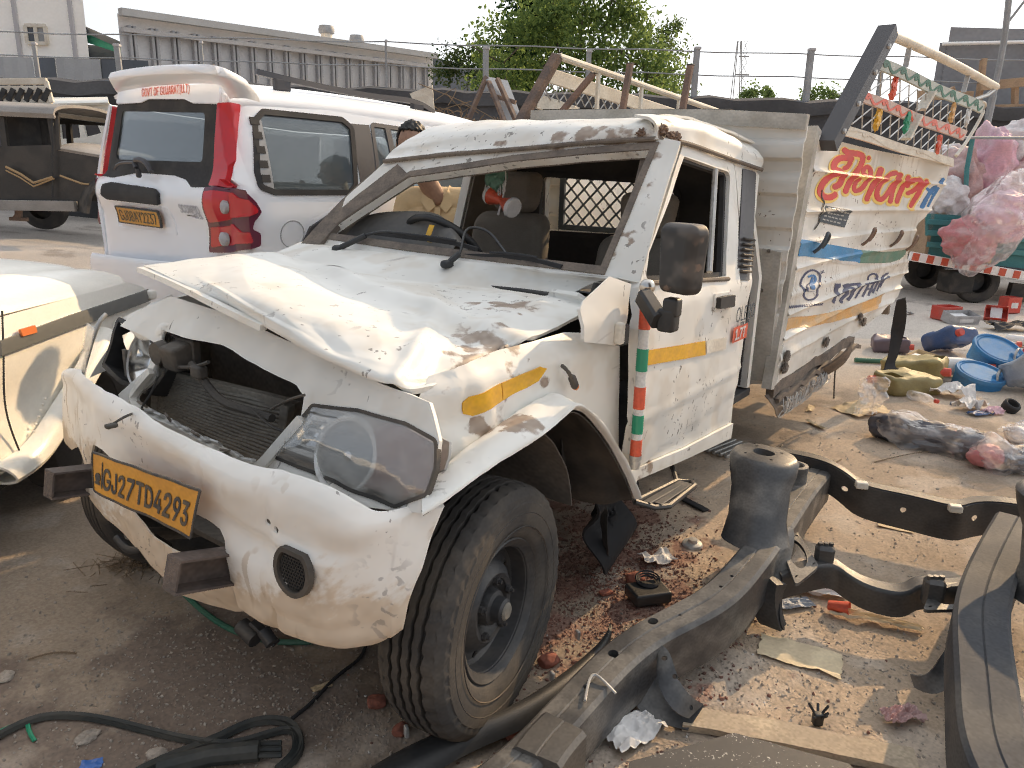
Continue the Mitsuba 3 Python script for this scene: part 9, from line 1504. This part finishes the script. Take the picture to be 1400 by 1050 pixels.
# rubbish at the right
def wrapped(px0, px1, r, seed, lab, inner):
    a, b = gnd(px0), gnd(px1); t = thing('clear_wrapped_bundle', lab, 'bundle'); m = blob(1.0, seed, 4, .28, 2.2, (1, 1, 1)); v = np.array(m.vertices); s = (v[:, :1] + 1) / 2
    d = unit(b - a); n = np.array([-d[1], d[0], 0]); base = a + (b - a) * s; rr = r * (1 + .25 * np.sin(s * 9 + seed))
    w = base + n * v[:, 1:2] * rr + np.array([0, 0, 1]) * (v[:, 2:] * rr * .75 + r * .62); w += (nz(w, 9, seed)[:, None] * .06) * unit(v) + (np.abs(nz(w, 22, seed + 1))[:, None] * -.05) * unit(v); w[:, 2] = np.maximum(w[:, 2], gz(w[:, 0], w[:, 1]) + .004)
    put(t, 'film', trimesh.Trimesh(w, m.faces, process=False), 'film_clear', 30)
    for k, (f, mt, sc) in enumerate(inner):
        c = a + (b - a) * f; q = blob(r * .72, seed + 20 + k, 3, .3, 2, sc); put(t, 'scrap_inside', moved(q, c + [0, 0, r * .55], math.atan2(d[1], d[0])), mt)
    return t
wrapped((2.288, 4.545, 0), (2.763, 4.15, 0), .15, 31, 'clear film wrapped bundle of dark scrap left of the other wrapped bundle', [(.2, 'bag_dark_stuff', (1.4, .9, .8)), (.5, 'bag_dark_stuff', (1.6, .9, .85)), (.78, 'bag_red', (.9, .6, .6)), (.85, 'bag_dark_stuff', (1.0, .9, .8))])
wrapped((2.619, 4.049, 0), (2.974, 3.987, 0), .13, 37, 'clear film wrapped bundle with red and dark scrap at the right edge', [(.25, 'bag_red', (1.1, .8, .7)), (.6, 'bag_dark_stuff', (1.3, .9, .8))])
wrapped((3.115, 4.585, 0), (3.266, 4.359, -0), .10, 41, 'small pale wrapped bundle behind the two big wrapped bundles', [(.4, 'bag_white', (1.2, .9, .7))])
single('clear_film_tuft', moved(warp(crumple(.22, .30, 44, .12, 30, 5), lambda v: v[:, [0, 2, 1]] * [1, 1, 1]), gnd((2.427, 4.82, 0), .17), .3), 'film_clear', 'tuft of clear film standing up at the left end of the wrapped bundle', 'plastic film', smooth=30)
single('brown_paper_sack', on((2.461, 5.064, 0), crumple(.34, .30, 45, .08, 30, 4), .3), 'cardboard', 'torn brown paper behind the clear film tuft', 'paper', smooth=30)
def pail_lid(px, r, tilt, rz, dz, lab):
    t = thing('blue_drum', lab, 'drum'); L = lathe([(0, .0), (r * .30, .002), (r * .9, .004), (r * .92, .012), (r * .97, .012), (r, 0), (r, -.02), (r * .94, -.025), (r * .90, -.16), (0, -.16)], 40)
    put(t, 'lid', on(px, L, rz, tilt, 0, dz), 'drum_blue'); put(t, 'spout', on(px, cat(lathe([(.0, .03), (.03, .028), (.035, .01), (.04, .0)], 16).apply_translation((r * .35, -r * .5, 0)), lathe([(r * .80, .006), (r * .82, .011), (r * .84, .006)], 36)), rz, tilt, 0, dz), 'drum_blue')
    put(t, 'handle', on(px, tube([(r * .2, -r * .7, .0), (r * .25, -r * .55, .05), (r * .5, -r * .35, .055), (r * .55, -r * .3, .0)], .010, 6, 5), rz, tilt, 0, dz), 'lamp_housing'); return t
pail_lid((4.08, 6.232, 0), .205, .45, .2, .24, 'blue drum with wire handle, the upper one of two'); pail_lid((3.761, 5.9, 0), .19, .28, .2, .12, 'blue drum underneath the upper blue drum')
def jerry(px, m, lab, s=1.0, rz=0.0, rx=1.5, sc=(1, 1, 1)):
    t = thing('plastic_canister', lab, 'canister'); b = m3.Manifold.batch_hull([m3.Manifold.sphere(.04, 14).translate(list(np.array(k) * [.22, .08, .28] + [-.11, -.04, .04])) for k in np.ndindex(2, 2, 2)]); hole_ = m3.Manifold.batch_hull([m3.Manifold.cylinder(.4, .03, .03, 14).rotate([90, 0, 0]).translate([x, .2, .31]) for x in (-.03, .09)])
    f = lambda q: warp(q, lambda v: v * s * np.array(sc))
    can = f((b - hole_).refine_to_length(.03)); can = warp(can, lambda v: v + nz(v, 5, int(px[0] * 100) % 90)[:, None] * .09 * np.array([1, 1.2, .6]))
    put(t, 'can', on(px, can, rz, rx, 0, .06 * s), m, 30); put(t, 'cap', on(px, f(lathe([(0, .40), (.03, .40), (.032, .36), (.025, .34)], 14).apply_translation((-.10, 0, 0))), rz, rx, 0, .06 * s), 'can_red' if m != 'can_red' else 'can_blue'); return t
jerry((3.14, 6.253, 0), 'can_olive', 'olive canister lying flat behind the hanging rear flap', 1.1, .9, 1.45, (1, 1, 1.2)); jerry((3.278, 5.744, 0), 'can_olive', 'olive canister lying in front of the blue drums', 1.0, -1.25, 1.5, (.9, 1, 1.3)); jerry((4.113, 7.267, 0), 'can_blue', 'dark blue canister with a handle opening', 1.1, .3, 1.1)
jerry((4.513, 6.351, 0), 'can_red', 'red canister at the right edge beside the blue drums', 1.2, .5, .2); jerry((3.467, 7.188, 0), 'can_purple', 'white and purple flat canister behind the truck box', .9, 1.2, 1.5); jerry((4.028, 5.883, 0), 'paper_blue', 'pale blue flattened canister standing on edge in front of the drums', 1.3, .3, .9)
def bottle(px, m, lab, s=1.0, rz=0.0):
    t = thing('plastic_bottle', lab, 'bottle'); put(t, 'bottle', on(px, lathe([(0, 0), (.035 * s, .004), (.04 * s, .02), (.04 * s, .16 * s), (.036 * s, .2 * s), (.015 * s, .25 * s), (.014 * s, .27 * s), (0, .27 * s)], 20), rz, 1.5, 0, .04 * s), m); put(t, 'bottle_cap', on(px, lathe([(0, .295 * s), (.017 * s, .293 * s), (.017 * s, .265 * s), (0, .265 * s)], 14), rz, 1.5, 0, .04 * s), 'can_red'); return t
bottle((4.46, 7.31, 0), 'film_clear', 'clear bottle with red cap above the blue drums', 1.6, 1.3); bottle((2.982, 5.473, 0), 'film_clear', 'small clear bottle lying alone on the sunlit ground', .9, .3); bottle((3.47, 6.289, 0), 'can_white', 'long white bottle between the two olive canisters', 1.9, 1.2); bottle((5.071, 7.655, 0), 'can_white', 'white bottle behind the upper blue drum', 1.3, .5); bottle((3.897, 5.561, 0), 'film_clear', 'clear crushed bottle at the right edge of the rubbish', 1.2, 1.0)
def box_(px, m, lab, s, rz, rx=0.0, cat_='box', key='carton'): 
    t = thing(key, lab, cat_); B = m3.Manifold.hull_points(arr(cbox(*s, .004))[0]) - m3.Manifold.hull_points(arr(cbox(s[0] - .012, s[1] - .012, s[2], .002, (0, 0, .012)))[0]); put(t, 'tray', on(px, B, rz, rx, 0, s[2] * .55), m, 20); put(t, 'label_band', on(px, cbox(s[0] * .5, s[1] + .004, s[2] * .35, .001), rz, rx, 0, s[2] * .55), 'paper_white'); return t
box_((5.19, 9.021, 0), 'can_red', 'red crate at the left on the far concrete', (.27, .2, .16), .3, key='red_crate', cat_='crate'); box_((6.34, 9.649, 0), 'can_red', 'upright red crate at the right on the far concrete', (.2, .16, .2), .2, key='red_crate', cat_='crate'); box_((5.816, 9.065, 0), 'can_red', 'tipped red crate between the other two red crates', (.24, .18, .13), -.5, .9, key='red_crate', cat_='crate')
box_((5.239, 8.795, 0), 'paper_grey', 'pale grey crate lying between the red crates', (.36, .2, .12), .2, .2, key='grey_crate', cat_='crate'); box_((3.702, 6.653, 0), 'cardboard', 'brown cardboard tray behind the white bottle', (.30, .22, .08), .8, .15)
cr('dark_tyre_tube', (5.563, 8.406, 0), .55, .30, 'rubber_dark', 'dark rubber heap in front of the tipped red crate', 'rubber', 51, .1, .14, 4)
cr('crumpled_paper_bag', (3.342, 5.547, 0), .34, .26, 'paper_white', 'white crumpled paper bag left of the drums', 'paper bag', 52, -.5, .20, 4); cr('crumpled_white_film', (3.297, 5.226, 0), .26, .16, 'paper_white', 'white film scrap below the crumpled paper bag', 'plastic film', 53, .5, .12, 5)
single('blue_bottle_cap', on((3.248, 5.348, 0), lathe([(0, .02), (.02, .02), (.021, 0), (0, 0)], 16)), 'can_blue', 'tiny blue bottle cap beside the white film', 'cap')
cr('magenta_wrapper', (3.409, 5.133, 0), .16, .08, 'bag_pink', 'magenta wrapper in front of the pale blue canister', 'wrapper', 54, .2, .06, 6); cr('dark_blue_sheet', (3.295, 5.089, 0), .20, .10, 'can_blue', 'dark blue film left of the magenta wrapper', 'plastic film', 55, .4, .06, 6)
single('black_round_socket', on((3.57, 5.216, 0), lathe([(.035, 0), (.055, 0), (.058, .05), (.05, .06), (.04, .058), (.036, .02)], 24), 0, .5, .2, .02), 'rubber_dark', 'black round ring by the pale blue canister', 'ring')
single('dark_green_tube', on((3.27, 6.604, 0), tube([(-.2, 0, 0), (.2, 0, 0)], .022, 10), -.1, dz=.025), 'deep_green_paint', 'short dark green tube on the ground under the box rear', 'tube'); single('pink_packet', on((3.369, 6.482, 0), crumple(.14, .07, 57, .03, 16, 3), 0), 'bag_pink', 'small pink packet under the hanging rear flap', 'packet', smooth=30)
lit = np.random.default_rng(9)
spots_ = [((5.002, 7.311, 0), 'paper_white', 'white paper cup shape at the right edge behind the drums'), ((4.418, 6.994, 0), 'paper_grey', 'grey film scrap left of the upper drum'), ((3.922, 6.597, 0), 'film_clear', 'clear film scrap left of the drums'), ((3.907, 7.507, 0), 'can_olive', 'olive plastic fragment near the rear flap'), ((4.191, 7.213, 0), 'paper_white', 'white scrap right of the dark blue canister'), ((4.88, 9.32, 0), 'paper_grey', 'tiny grey scrap on the far concrete'), ((3.462, 4.832, 0), 'paper_white', 'white film at the right edge above the wrapped bundle')]
for px, m, lab in spots_: cr('plastic_scrap', px, .16, .10, m, lab, 'scrap', int(lit.integers(60, 99)), lit.random() * 3, .07, 5)
